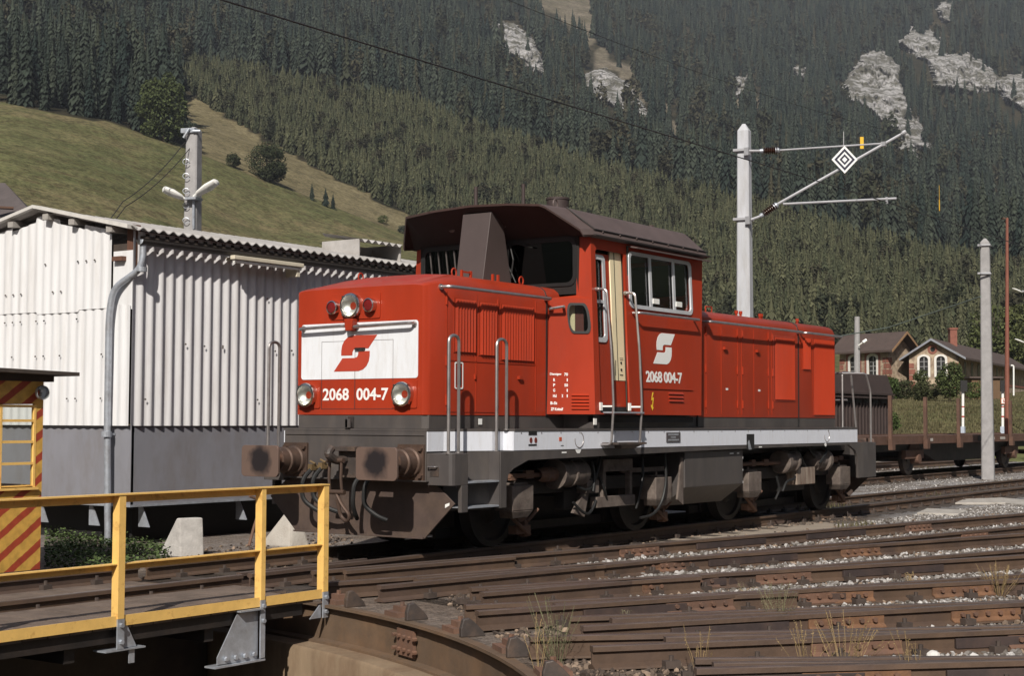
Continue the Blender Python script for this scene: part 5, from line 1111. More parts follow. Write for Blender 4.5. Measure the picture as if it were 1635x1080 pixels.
plate('door_sill_panel', [[(3.425, 1.70), (3.70, 1.70), (3.70, 2.035), (3.425, 2.035)]], lambda x, y, z: Vector((x, -(CYB-lean(y)-.10)-z, y)), RED, cab, t=.04)
q = MB(); q.bb(2.99, 3.70, -1.44, -1.0, 1.605, 1.70); q.build('threshold', BLACK, cab)
# markings on the camera side
S = lambda x, y, z: Vector((x, -(CYB-lean(y)+.001)-z, y))
emblem('emblem', S, 4.34, 2.285, .62, .42, LETTER, cab)
writing('number', '2068 004-7', .98, .155, lambda x, y, z: S(x+4.135, y+2.03, z), LETTER, cab, bold=.024, spacing=.92)
plate('lightning_sign', [[(4.29, 1.90), (4.245, 1.79), (4.285, 1.80), (4.26, 1.70), (4.255, 1.735), (4.235, 1.725), (4.265, 1.655), (4.30, 1.70), (4.28, 1.708), (4.315, 1.835), (4.275, 1.825), (4.315, 1.90)]], S, mat('sign_yellow', lin(.8, .55, .04), .5), cab, t=.003)
q = MB()
for z in (1.78, 1.83, 1.88): q.prism([(4.72, -CYB+lean(z), z), (4.72, -CYB+lean(z)-.02, z+.006), (4.72, -CYB+lean(z), z+.03)], (0, 0, 0), (.40, 0, 0))
q.bb(3.95, 5.4, -CYB+.012, -CYB+.002, 1.945, 1.955); q.build('body_louvre', RED, cab)
# lettering and small louvre on the flared panel
A0r, A1r = Vector((2.50, -1.0, 0)), Vector((XF0, -CYB, 0)); dr_ = (A1r-A0r).normalized(); nr_ = Vector((dr_.y, -dr_.x, 0)).normalized()
if nr_.y > 0: nr_ = -nr_
def FLR(x, z, d): # x metres along the flared panel from the gasket
    t = (z-ZB)/1.46; s = x/(A1r-A0r).length; p = (Vector((2.50, -1.0, ZB)).lerp(Vector((2.56, -1.0, 3.06)), t)).lerp(Vector((XF0, -CYB, ZB)).lerp(Vector((XF1, -CYB+lean(ZT), ZT)), t*.64), s); return p+nr_*(d+.021)
for txt, x, z, w_ in (('Dienstgew', .03, 2.08, .15), ('70', .215, 2.08, .05), ('R', .075, 2.01, .026), ('1', .25, 2.01, .012), ('P', .075, 1.945, .026), ('50', .22, 1.945, .045), ('G', .075, 1.88, .026), ('1', .25, 1.88, .012), ('Hd', .075, 1.81, .045), ('x', .185, 1.81, .02), ('1', .25, 1.81, .012), ('B-St', .045, 1.72, .085), ('ZF Knittelf', .05, 1.645, .155)):
    writing('lettering', txt, w_, .038, lambda a, b_, c, x=x, z=z: FLR(x+a, z+b_, c), LETTER, cab, bold=.03)
q = MB()
for z in np.arange(1.66, 1.85, .042): q.prism([FLR(.31, z, 0), FLR(.31, z+.006, .02), FLR(.31, z+.03, 0)], (0, 0, 0), FLR(.53, z, 0)-FLR(.31, z, 0))
q.build('body_louvre', RED, cab)
# entrance ladder rails and steps
hz_ = MB()
for x in (3.0, 3.70):
    p = [(x-.03, -CYB+.06, 3.18), (x-.02, -CYB-.08, 3.18), (x+.015, -CYB-.13, 2.4), (x+.05, -CYB-.14, 1.70), (x+.06, -CYB-.10, 1.22), (x+.06, -1.452, 1.22)]
    hrail(p, cab, .017, 'entry_rail', flange=[((x-.03, -CYB+.07, 3.18), (x-.03, -CYB+.03, 3.18))])
    q = MB(); q.tube([(x+.0, -CYB+.01, 1.70), (x+.05, -CYB-.14, 1.70)], .012); q.box((x-.03, -CYB-.005, 1.70), (.05, .02, .10)); q.build('rail_bracket', LAMPWHITE, cab)
q = MB(); q.bb(3.04, 3.78, -CYB-.16, -CYB+.02, 1.615, 1.635); q.build('upper_step', GALV, cab)
q = MB(); q.bb(3.09, 3.79, -CYB-.19, -1.45, 1.22, 1.245); q.prism([(3.16, -CYB-.18, 1.22), (3.72, -CYB-.18, 1.22), (3.60, -CYB-.12, 1.17), (3.28, -CYB-.12, 1.17)], (0, 0, 0), (0, .10, 0)); q.build('lower_step', GREYDIRT, cab)
q = MB(); q.bb(2.86, 2.92, -1.46, -1.475, 1.47, 1.55); q.build('step_lamp', LAMPWHITE, cab)
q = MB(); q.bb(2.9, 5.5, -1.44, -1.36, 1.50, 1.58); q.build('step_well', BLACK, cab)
# ---------------- cab roof with its front visor
def roofsec(x, f=1.0, dz=0.0):
    pts = [(-1.47, 3.86), (-1.44, 3.93), (-1.13, 4.20), (-1.08, 4.225), (-.60, 4.268), (0, 4.292)]
    pts = pts+[(-y, z) for y, z in pts[-2::-1]]; return [(y*f, z+dz) for y, z in pts]
m = MB(); rings = []
def sweep(y): return .55*max(0, (abs(y)-1.06)/.41)
sec = roofsec(0)
top0 = [Vector((2.20+sweep(y)*.8, y*.985, z-.02)) for y, z in sec]
top1 = [Vector((2.85, y, z)) for y, z in sec]; top2 = [Vector((5.88, y, z-.01)) for y, z in sec]; top3 = [Vector((5.92, y*.985, z-.04)) for y, z in sec]
for a, b_ in ((top0, top1), (top1, top2), (top2, top3)): m.loft([a, b_], caps=False, closed=False)
m.add(top3+[Vector((5.92, 1.44, 3.83)), Vector((5.92, -1.44, 3.83))], [tuple(range(len(top3)+2))])
# underside: sloping visor soffit, side fascia
so = [Vector((2.215+sweep(y)*.8, y*.98, z-.045)) for y, z in sec]; so1 = [Vector((2.86, max(-1.43, min(1.43, y)), 3.84)) for y, z in sec]
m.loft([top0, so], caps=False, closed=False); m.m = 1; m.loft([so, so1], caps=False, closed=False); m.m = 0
m.add([Vector((2.86, -1.44, 3.835)), Vector((5.92, -1.44, 3.835)), Vector((5.92, 1.44, 3.835)), Vector((2.86, 1.44, 3.835))], [(0, 1, 2, 3)])
for s in (0, -1): m.add([top0[s], so[s], so1[s], top1[s]], [(0, 1, 2, 3)])
for sg in (-1, 1): m.prism([(2.85, sg*1.47, 3.86), (5.90, sg*1.47, 3.86), (5.90, sg*1.43, 3.83), (2.85, sg*1.43, 3.83)], (0, 0, 0), (0, sg*.002, .002))
rf = m.build('cab_roof', [BROWNROOF, VISORSHADE], loco)
m = MB()
for sg in (-1, 1):
    m.tube([(2.80, sg*1.10, 4.225), (2.82, sg*1.30, 4.07), (2.9, sg*1.448, 3.935), (5.86, sg*1.448, 3.925)], .012, 6); m.bb(2.85, 5.93, sg*1.455, sg*1.50, 3.845, 3.865)
m.build('roof_seam', mat('roof_seam_dark', lin(.02, .015, .014), .6), rf)
m = MB()
for sg in (-1, 1):
    for x in np.arange(3.1, 5.8, .42): m.cyl((x, sg*1.445, 3.92), (x, sg*1.462, 3.91), .016, n=6)
m.tube([(2.72+.05*math.cos(t), -.98, 4.27+.06*math.sin(t)) for t in np.linspace(R(-40), R(220), 12)], .012, 6); m.bb(5.3, 5.36, -.9, -.86, 4.22, 4.29); m.build('roof_fitting', BROWNROOF, rf)
m = MB(); m.cyl((4.22, -.02, 4.30), (4.22, -.02, 4.60), .155, n=24); m.cyl((4.22, -.02, 4.58), (4.22, -.02, 4.61), .165, n=24); m.build('exhaust_stack', mat('sooty_brown', lin(.045, .03, .028), .7, var=.2), rf, smooth=True)
for x, y, t_ in ((2.72, .28, 4.60), (3.5, .06, 4.72)):
    m = MB(); m.cyl((x, y, 4.28), (x, y, t_), .026, n=10); m.cyl((x, y, 4.28), (x, y, 4.34), .04, n=10); m.build('aerial', MATS['sooty_brown'], rf, smooth=True)
m = MB()
for y in (-.28, .55): m.lathe((2.60, y, 4.06), (-1, 0, -.3), [(0, .05), (.06, .055), (.06, 0)], n=14)
m.build('visor_lamp', GREYDIRT, rf)
# exhaust duct in front of the cab
m = MB(); b0 = [(2.08, .13, 3.2), (2.08, -.30, 3.2), (2.74, -.30, 3.2), (2.74, .13, 3.2)]; b1 = [(2.28, .16, 4.17), (2.28, -.29, 4.17), (2.52, -.29, 4.17), (2.52, .16, 4.17)]
m.loft([b0, b1]); m.build('exhaust_duct', mat('brown_grey_duct', lin(.068, .052, .049), .5, var=.08, scale=5, bump=.03, bscale=80), loco, bevel=.006)
# ---------------- handrails standing on the steps
for sg in (-1, 1):
    for x0, x1, yb, zb0, zb1 in ((.02, .20, 1.37, 1.155, 1.155), (.935, 1.13, 1.36, 1.155, 1.41)):
        hrail([(x0, sg*yb, zb0), (x0, sg*yb, 2.46), (x1, sg*yb, 2.46), (x1, sg*yb, zb1)], loco, .019, 'step_handrail', rr=.097, flange=[((x0, sg*yb, zb0-.005), (x0, sg*yb, zb0+.015)), ((x1, sg*yb, zb1-.005), (x1, sg*yb, zb1+.015))])
    hrail([(11.72, sg*1.02, 1.42), (11.72, sg*1.02, 2.38), (12.10, sg*1.02, 2.38), (12.12, sg*1.10, 1.42)], loco, .019, 'step_handrail')
    hrail([(11.70, sg*1.02, 2.36), (11.95, sg*1.36, 2.36), (12.05, sg*1.40, 2.05), (12.05, sg*1.40, 1.16)], loco, .019, 'step_handrail')
hrail([(11.55, .9, 1.9), (12.1, .95, 1.9), (12.14, .0, 1.9), (12.1, -.95, 1.9)], loco, .017, 'end_rail')
hrail([(11.55, .9, 2.38), (12.1, .95, 2.38), (12.14, .0, 2.38), (12.1, -1.0, 2.38)], loco, .017, 'end_rail')
# ================================================================ corrugated shed behind the locomotive
SX, SY = .45, 4.36; SL = 9.0
shed = thing('corrugated_shed', 'white corrugated fibre-cement shed on a grey sheet-metal base behind the locomotive', 'shed', (SX+4, SY+1.8, -.15))
PITCH_C = .177
def corr(u0, u1, amp=.020, step=PITCH_C/8): return [(u, amp*math.cos(2*math.pi*(u-u0)/PITCH_C)) for u in np.arange(u0, u1+1e-6, step)]
def roofz(y): return 4.47-(6.26-y)*.198 if y < 6.26 else 4.47-(y-6.26)*.19
# camera-side wall (faces -Y)
m = MB(); c = corr(SX-.035, SX+SL)
m.add([(u, SY-.035-a, z) for z in (1.43, 4.06) for u, a in c], [(i, i+1, len(c)+i+1, len(c)+i) for i in range(len(c)-1)]); m.build('side_cladding', ETERNITSHADE, shed, smooth=True)
# gable wall (faces -X): two rows of sheets, the upper one lapped over the lower
GEND = 10.2
def gable(name, z0f, z1f, x_off, y0, y1, m_):
    c = corr(y0, y1); c = [(u, a*.5) for u, a in c]; q = MB(); n = len(c)
    q.add([(SX-x_off-a, u, z0f(u)) for u, a in c]+[(SX-x_off-a, u, z1f(u)) for u, a in c], [(i, i+1, n+i+1, n+i) for i in range(n-1)]); return q.build(name, m_, shed, smooth=True)
gable('gable_cladding', lambda y: 1.43, lambda y: 3.06+(.01 if int(y/.9) % 2 else 0), .03, SY-.02, GEND, ETERNIT)
gable('gable_cladding', lambda y: 3.0+(.03 if int(y/.9) % 2 else 0), lambda y: roofz(y)-.10+.03*math.sin(int(y/.53)*3.), .045, SY+.36, GEND, ETERNIT)
m = MB(); m.prism([(SX-.02, SY+.36, 3.0), (SX-.02, SY-.03, 3.0), (SX-.02, SY-.03, 3.80), (SX-.02, SY+.36, 3.80)], (0, 0, 0), (.01, 0, 0)); m.build('gable_cladding', ETERNIT, shed)
m = MB(); m.bb(SX+.02, SX+SL, SY, SY+.03, 1.45, 4.1); m.bb(SX, SX+.05, SY+.03, GEND, 1.45, 3.9); m.build('inner_wall', WOODDK, shed)
m = MB(); m.bb(SX-.01, SX+.12, SY-.02, SY+.10, 3.55, 4.15); m.bb(SX-.1, SX-.0, SY+.1, SY+.3, 3.66, 3.72); m.build('corner_post', mat('reddish_timber', lin(.12, .055, .035), .8, var=.3), shed)
m = MB(); m.prism([(SX+.04, SY+.0, .34), (SX+.04, SY+.0, 1.44), (SX+SL, SY+.0, 1.44), (SX+SL, SY+.0, .34)], (0, 0, 0), (0, .06, 0)); m.prism([(SX+.03, SY+.0, .34), (SX+.03, GEND, .34), (SX+.03, GEND, 1.44), (SX+.03, SY+.0, 1.44)], (0, 0, 0), (.05, 0, 0)); m.bb(SX+.1, SX+SL, SY+.1, GEND, .36, .40)
m.build('base_panel', GREYBASE, shed)
m = MB(); m.bb(SX+.02, SX+SL, SY-.012, SY, .34, .37); m.bb(SX+.018, SX+.03, SY, GEND, .34, .37); m.build('base_lip', GALV, shed)
for x, y in ((SX+.10, SY+.9), (SX+.10, SY+2.0), (SX+.10, SY+3.1), (SX+.3, SY+.12), (SX+2.2, SY+.2), (SX+4.2, SY+.2), (SX+6.2, SY+.2)):
    m = MB(); m.prism([(x, y-.05, .34), (x, y-.20, .06), (x, y+.02, .06), (x, y+.02, .34)], (0, 0, 0), (.015, 0, 0)); m.build('base_bracket', GALV, shed)
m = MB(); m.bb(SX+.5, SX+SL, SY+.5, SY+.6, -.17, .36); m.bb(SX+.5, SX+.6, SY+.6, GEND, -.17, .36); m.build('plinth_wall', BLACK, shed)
# roof sheets, corrugations running down the slope
def roofside(y0, y1, name):
    c = corr(SX-.14, SX+SL+.2, .022); q = MB(); n = len(c); d = .012
    q.add([(u, y, roofz(y)+a+.02+dz) for y in (y0, y1) for dz in (0,) for u, a in c], [(i, i+1, n+i+1, n+i) for i in range(n-1)])
    q.add([(u, y, roofz(y)+a+.02-d) for y in (y0, y1) for u, a in c], [(i, i+1, n+i+1, n+i) for i in range(n-1)])
    q.add([(u, y0, roofz(y0)+a+.02-dz) for dz in (0, d) for u, a in c], [(i, i+1, n+i+1, n+i) for i in range(n-1)])
    return q.build(name, ETERNITROOF, shed, smooth=True)
roofside(SY-.17, 6.26, 'roof_sheet'); roofside(6.26, GEND+.3, 'roof_sheet')
m = MB(); m.prism([(SX-.20, SY-.12, roofz(SY-.12)+.055), (SX-.20, 6.26, 4.545), (SX-.20, 6.26, 4.50), (SX-.20, SY-.12, roofz(SY-.12)+.0)], (0, 0, 0), (.16, 0, 0)); m.prism([(SX-.20, 6.26, 4.545), (SX-.20, GEND, roofz(GEND)+.055), (SX-.20, GEND, roofz(GEND)), (SX-.20, 6.26, 4.5)], (0, 0, 0), (.16, 0, 0)); m.build('verge_strip', mat('pale_verge', lin(.55, .53, .50), .85, var=.15, scale=6), shed)
m = MB()
for y in (4.66, 5.45, 6.02, 6.8, 7.6): m.bb(SX-.16, SX+.2, y-.06, y+.06, roofz(y)-.10, roofz(y)-.02)
m.build('purlin_end', mat('grey_timber', lin(.30, .28, .26), .85, var=.3), shed)
m = MB(); m.bb(SX+.1, SX+SL+.1, SY-.11, SY-.03, 3.965, 4.0); m.bb(SX+.1, SX+SL+.1, SY-.03, SY+.02, 3.90, 4.04); m.build('eaves_board', WOODDK, shed)
m = MB(); r_ = .075; c = [(SY-.20+r_*math.cos(t), 3.93+r_*math.sin(t)) for t in np.linspace(R(180), R(360), 9)]; ci = [(SY-.20+(r_-.006)*math.cos(t), 3.93+(r_-.006)*math.sin(t)) for t in np.linspace(R(360), R(180), 9)]
m.prism([(SX-.05, y, z) for y, z in c+ci], (0, 0, 0), (SL+.2, 0, 0)); m.build('gutter', mat('dark_gutter', lin(.05, .045, .042), .6), shed)
m = MB(); px = SX-.06
m.tube(arc([(SX+.02, SY-.19, 3.93), (SX+.01, SY-.19, 3.55), (SX-.12, SY+.24, 3.28), (SX-.13, SY+.30, 2.9), (SX-.11, SY+.32, 1.5), (SX-.08, SY+.30, -.15)], 5, .16), .046, 14); dp = m.build('downpipe', GALV, shed, smooth=True)
m = MB(); m.cyl((SX-.12, SY+.32, 1.28), (SX-.12, SY+.32, 1.35), .07, n=14); m.bb(SX-.12, SX+.02, SY+.31, SY+.33, 1.30, 1.33); m.build('pipe_clip', GALV, dp); m = MB(); m.cyl((SX-.0, SY-.19, 3.5), (SX-.0, SY-.19, 3.56), .07, n=14); m.build('pipe_clip', GALV, dp)
m = MB(); c = corr(5.55, 6.65, .027); n = len(c); zz = roofz(5.0)+.30
m.add([(u, y, zr+a) for y, zr in ((4.72, zz-.05), (5.6, zz+.10)) for u, a in c], [(i, i+1, n+i+1, n+i) for i in range(n-1)]); m.bb(5.56, 5.58, 4.78, 5.6, zz-.35, zz-.02); m.bb(6.62, 6.64, 4.78, 5.6, zz-.35, zz-.02); m.bb(5.58, 6.62, 5.40, 5.42, zz-.34, zz-.05); m.build('roof_vent', ETERNITROOF, shed, smooth=True)
m = MB(); rd = random.Random(5)
for i in range(16):
    x = SX+.03+PITCH_C*(round(rd.uniform(.5, 22))); m.cyl((x, SY-.062, rd.choice((1.75, 2.6, 3.4))), (x, SY-.072, 2.6), .01, n=6) if False else m.box((x, SY-.066, rd.choice((1.8, 2.55, 3.3, 3.8))+rd.uniform(-.02, .02)), (.022, .012, .022))
for i in range(40): m.box((SX-.075, SY+PITCH_C*round(rd.uniform(1, 16))-.02, rd.choice((1.8, 2.4, 2.9, 3.3, 3.7))), (.012, .02, .02))
m.build('cladding_screws', GREYDIRT, shed)
lampw = thing('wall_lamp', 'long cream fluorescent wall lamp under the eaves of the corrugated shed', 'lamp', (2.75, SY-.07, 3.82))
m = MB(); m.bb(2.02, 3.46, SY-.33, SY-.24, 3.80, 3.86); m.build('lamp_housing', mat('cream_enamel', lin(.62, .56, .44), .45), lampw, bevel=.01)
m = MB(); m.tube([(2.05, SY-.285, 3.775), (3.43, SY-.285, 3.775)], .022, 10); m.build('tube', LAMPWHITE, lampw, smooth=True)
m = MB()
for x in np.arange(2.12, 3.45, .165): m.bb(x, x+.05, SY-.27, SY-.06, 3.80, 3.845)
m.bb(3.36, 3.42, SY-.28, SY-.05, 3.66, 3.80); m.build('lamp_bracket', MATS['cream_enamel'], lampw)

# ---- concrete blocks by the pit, soil, plants
def block(x, y, w, d, h, label, rz=0., cut=.35, m_=OLDCONC):
    q = MB(); M = Matrix.Rotation(rz, 3, 'Z')
    sec = [(-d, 0), (0, 0), (0, h), (-d*cut, h)]; pts = [M @ Vector((-w/2, -a if False else a, z))+Vector((x, y, -.17)) for a, z in sec]
    return q, pts, M
q = MB(); b0 = Vector((-.05, 2.62, -.2)); q.prism([b0+Vector(p) for p in ((-.02, .0, 0), (.30, -.10, 0), (.30, -.10, .56), (-.02, .0, .57))], (0, 0, 0), (.04, .10, 0))
q = MB(); B = Vector((-.22, 2.60, -.18))
def hexa(bot, top): return q.add([B+Vector((x, y, 0)) for x, y in bot]+[B+Vector((x, y, z)) for x, y, z in top], [(3, 2, 1, 0), (4, 5, 6, 7), (0, 1, 5, 4), (1, 2, 6, 5), (2, 3, 7, 6), (3, 0, 4, 7)])
hexa([(-.04, .36), (-.02, -.02), (.25, -.15), (.32, .36)], [(-.02, .06, .48), (-.02, 0, .48), (.24, -.13, .48), (.25, .0, .48)])
tag(q.build('concrete_block', mat('whitewashed_concrete', lin(.43, .41, .39), .9, var=.2, scale=8, bump=.3, col2=lin(.34, .32, .30), amt=.6, s2=5), None, bevel=.015, loc=(-.1, 2.7, -.18)), 'whitewashed wedge-shaped concrete block below the shed, by the bridge railing', 'concrete block')
q = MB(); B = Vector((1.66, 2.62, -.18))
hexa([(-.16, .36), (-.10, -.16), (.20, -.26), (.28, .30)], [(-.02, .02, .46), (.0, -.08, .44), (.12, -.16, .38), (.16, .02, .42)])
tag(q.build('concrete_block', OLDCONC, None, bevel=.03, loc=(1.7, 2.6, -.18)), 'bare grey concrete block behind the left buffer', 'concrete block')
m = MB(); m.tube(arc([(1.2, 2.85, -.15), (1.35, 2.9, .12), (1.55, 2.95, .42), (1.35, 3.0, .50)], 4, .1), .02, 7); tag(m.build('bent_pipe', RUSTY, None, smooth=True, loc=(1.2, 2.85, -.15)), 'thin rusty bent pipe leaning beside the bare grey block', 'pipe')

# ---- masts
def mast_shaft(t, p, w0, w1, h, name='shaft', m_=CONCRETE, rz=0.0, pyramid=.15):
    q = MB(); rings = []
    M = Matrix.Rotation(rz, 3, 'Z')
    for z, w in ((-.3, w0), (h-pyramid, w1), (h, w1*.25)):
        c = w*.09; h_ = w/2
        rings.append([Vector(p)+M @ Vector((a, b, z)) for a, b in ((-h_, -h_+c), (-h_+c, -h_), (h_-c, -h_), (h_, -h_+c), (h_, h_-c), (h_-c, h_), (-h_+c, h_), (-h_, h_-c))])
    q.loft(rings); return q.build(name, m_, t)
# catenary mast behind the locomotive
MD = 30.6
def at_depth(u, v, d): h = hdir(u, v); x, y = hill_xy(h[0], d); return Vector((x, y, CAMP[2]+d*h[1]))
mp0 = at_depth(1188, 198, MD); mh = mp0.z-GZ; mb = Vector((mp0.x, mp0.y, GZ))
mast = thing('catenary_mast', 'tall pale concrete mast carrying the cantilever and diamond sign behind the locomotive', 'mast', mb)
mast_shaft(mast, mb, .33, .235, mh, rz=R(10))
def md(u, v): return at_depth(u, v, MD-.35)
def clampband(q, v):
    p = at_depth(1187, v, MD); q.box(p, (.34, .34, .05), rz=R(10))
m = MB(); clampband(m, 241); clampband(m, 351); m.box(at_depth(1193, 242, MD-.2), (.10, .10, .16)); m.box(at_depth(1195, 352, MD-.2), (.10, .10, .16)); m.build('mast_clamp', TUBEGREY, mast)
cant = MB(); cant.tube([md(1196, 241), md(1217, 241)], .028, 8); cant.tube([md(1244, 240), md(1411, 229)], .020, 8); cant.tube([md(1199, 351), md(1218, 344)], .028, 8); cant.tube([md(1240, 327), md(1443, 212)], .030, 8); cant.tube([md(1250, 326), md(1431, 317)], .026, 8)
cant.tube([md(1347, 234), md(1347, 210)], .008, 6); cant.box(md(1411, 230), (.09, .09, .09)); cant.box(md(1416, 320), (.04, .04, .14)); cant.cyl(md(1441, 213), md(1446, 210), .045, n=8); cant.build('cantilever', TUBEGREY, mast, smooth=True)
def insul(p, q_, name='insulator'):
    p, q_ = Vector(p), Vector(q_); L = (q_-p).length; prof = [(0, .02)]; k = 7
    for i in range(k): a = L*(.12+.76*i/k); prof += [(a, .035), (a+L*.03, .082), (a+L*.07, .07), (a+L*.085, .035)]
    m = MB(); m.lathe(p, q_-p, prof+[(L, .02)], 14); o = m.build(name, CERAMIC, mast, smooth=True)
    m = MB(); m.lathe(q_, p-q_, [(0, .03), (.03, .06), (.10, .06), (.12, .03)], 12); m.lathe(p, q_-p, [(-.04, .04), (.02, .05), (.04, .03)], 12); m.build('insulator_cap', GALV, o, smooth=True)
insul(md(1216, 241), md(1245, 240)); insul(md(1216, 344), md(1242, 326))
# diamond sign: white with dark concentric diamonds
ds = thing('diamond_sign', 'white diamond sign with dark concentric diamonds hung on the cantilever', 'sign', md(1347, 256)); dn = Vector((-.80, -.60, 0)).normalized(); dx = Vector((dn.y*-1, dn.x, 0)); dx = Vector((-dn.y, dn.x, 0))
dc = md(1347, 256)-Vector((CF.x, CF.y, 0))*.08
DF = lambda x, y, z: dc+Vector((FH.y, -FH.x, 0))*x+Vector((0, 0, y))-Vector((FH.x, FH.y, 0))*z
def dia(r_): return [(r_, 0), (0, r_*1.08), (-r_, 0), (0, -r_*1.08)]
INK = mat('sign_ink', lin(.018, .018, .04), .5)
plate('sign_board', [dia(.262)], DF, LETTER, ds, t=.012)
plate('sign_ring', [dia(.208), dia(.150)], lambda x, y, z: DF(x, y, z+.013), INK, ds, t=.002); plate('sign_ring', [dia(.104), dia(.054)], lambda x, y, z: DF(x, y, z+.013), INK, ds, t=.002)
m = MB(); m.box(md(1376, 228), (.02, .07, .24), rz=.6); tag(m.build('yellow_tag', mat('tag_yellow', lin(.72, .42, .02), .5), None, loc=md(1376, 228)), 'small yellow plate clipped on the upper cantilever tube', 'plate')
WIRE = mat('dark_wire', lin(.02, .018, .018), .6)
def wire(name, pts, r_, label, sag=0.0, n=24):
    P = []
    for a, b in zip(pts[:-1], pts[1:]):
        a, b = Vector(a), Vector(b)
        for i in range(n): t = i/n; P.append(a.lerp(b, t)-Vector((0, 0, sag*4*t*(1-t))))
    P.append(Vector(pts[-1])); m = MB(); m.tube(P, r_, 5); return tag(m.build(name, WIRE, None, loc=pts[0]), label, 'wire')
hold = md(1416, 323); wy = hold.y
cw = [(-16, wy-.1, 5.72), (hold.x, wy, hold.z), (90, wy+.2, 5.9)]
wire('contact_wire', cw, .010, 'lower thicker overhead wire passing above the locomotive to the cantilever')
top = md(1441, 214); messenger = [(-6, wy+.05, 7.3), (top.x, top.y, top.z)]
wire('messenger_wire', messenger, .0045, 'upper thin overhead wire reaching the tip of the cantilever', sag=.35)
a_ = PX(917, 72, 1, wy); b_ = PX(917, 175, 1, wy); m = MB(); m.tube([a_, b_], .007, 5); tag(m.build('dropper_wire', WIRE, None, loc=b_), 'short vertical wire joining the two overhead wires over the cab', 'wire')
# second mast by the far tracks
p = PX(1577, 700, 1, 2.75); p.z = GZ; m2 = thing('concrete_mast', 'grey concrete mast standing on the gravel by the flat wagon', 'mast', p); dd = (p-Vector(CAMP)).dot(Vector((FH.x, FH.y, 0)))
tp = at_depth(1573, 381, dd); mast_shaft(m2, p, .36, .26, tp.z-p.z, rz=R(12), pyramid=.12, m_=mat('grey_mast_concrete', lin(.30, .29, .29), .85, var=.2, scale=5, bump=.2))
m = MB()
for v in (392, 437): m.box(at_depth(1572, v, dd), (.36, .36, .05), rz=R(12))
m.box(at_depth(1564, 392, dd-.2), (.2, .06, .06)); m.cyl(at_depth(1566, 437, dd-.25), at_depth(1582, 437, dd-.25), .03); m.build('mast_clamp', TUBEGREY, m2)
# lamp mast behind the shed
d3 = 33.; p = at_depth(304, 600, d3); p.z = GZ; m3 = thing('lamp_mast', 'concrete mast with two white street lamps behind the shed roof', 'lamp mast', p); tp = at_depth(305, 203, d3); mast_shaft(m3, p, .40, .27, tp.z-p.z, rz=R(20), pyramid=.10, m_=MATS['grey_mast_concrete'])
m = MB(); m.box(at_depth(305, 210, d3), (.33, .33, .10), rz=R(20)); m.cyl(at_depth(293, 220, d3-.2), at_depth(302, 205, d3-.2), .03); m.cyl(at_depth(308, 209, d3-.2), at_depth(320, 209, d3-.2), .035); m.tube([at_depth(309, 320, d3-.22), at_depth(309, 366, d3-.22)], .03); m.box(at_depth(308, 318, d3-.2), (.34, .30, .05), rz=R(20)); m.build('mast_fittings', GALV, m3)
m = MB()
for v in (258, 281, 305, 328, 352):
    m = MB(); c = at_depth(297, v, d3-.2); m.tube([c+Vector((.07*math.cos(t)*RH.x, .07*math.cos(t)*RH.y, .06*math.sin(t))) for t in np.linspace(R(20), R(340), 12)], .009, 5); m.build('climbing_rung', GALV, m3)
for (u0, v0), (u1, v1) in (((296, 318), (260, 301)), ((309, 314), (347, 289))):
    a, b = at_depth(u0, v0, d3-.3), at_depth(u1, v1, d3-.5); q = MB(); d_ = (b-a).normalized(); up = Vector((0, 0, 1)); s_ = d_.cross(up).normalized(); up = s_.cross(d_)
    L = (b-a).length
    rings = []
    for t, w, h_ in ((0, .03, .03), (.12, .04, .04), (.22, .11, .06), (.6, .16, .085), (.95, .13, .07), (1., .05, .03)):
        c = a+d_*L*t; rings.append([c+s_*w*math.cos(k)+up*h_*math.sin(k) for k in np.linspace(0, 2*math.pi, 13)[:-1]])
    q.loft(rings); lh = q.build('lamp_head', LAMPWHITE, m3, smooth=True)
    q = MB(); c = a+d_*L*.68-up*.045; q.lathe(c, -up, [(0, .11), (.03, .10), (.05, 0)], 12); q.build('lamp_glass', GLASS, lh, smooth=True)
for i, (du, lab) in enumerate(((0, 'upper of two thin wires running from the lamp mast down over the shed roof'), (8, 'lower of two thin wires running from the lamp mast down over the shed roof'))):
    wire('slack_wire', [at_depth(296+du, 226+du*1.2, d3-.1), at_depth(196+du*.5, 322+du, d3-2), at_depth(120, 398+du, d3-5)], .010, lab, sag=.12)
# house roof far left
d4 = 78.; hs = thing('neighbour_house', 'house with grey tiled roof and pink wall at the left edge beyond the shed', 'house', at_depth(-60, 700, d4))
def hp4(u, v, d=d4): return at_depth(u, v, d)
m = MB(); e0, e1 = hp4(-220, 352, d4+3), hp4(20, 352, d4-1.5); m.prism([hp4(-220, 352, d4+3), hp4(48, 352, d4-.5), hp4(48, 700, d4-.5), hp4(-220, 700, d4+3)], (0, 0, 0), (FH.x*7, FH.y*7, 0)); m.build('wall', mat('pink_render', lin(.30, .13, .11), .9, var=.1), hs)
m = MB(); m.add([hp4(8, 292, d4+3.5), hp4(-240, 292, d4+7), hp4(-240, 364, d4+2), hp4(62, 352, d4-1.5), hp4(66, 352, d4+8)], [(0, 1, 2, 3), (0, 3, 4)]); ro = m.build('roof', mat('slate_roof', lin(.085, .07, .068), .8, var=.2, scale=2, bump=.3, bscale=3), hs)
m = MB(); a = hp4(7, 332, d4-.55); m.box(a, (.9, .5, .10), rz=-.6); m.build('skylight', mat('copper_brown', lin(.10, .05, .03), .5), ro)

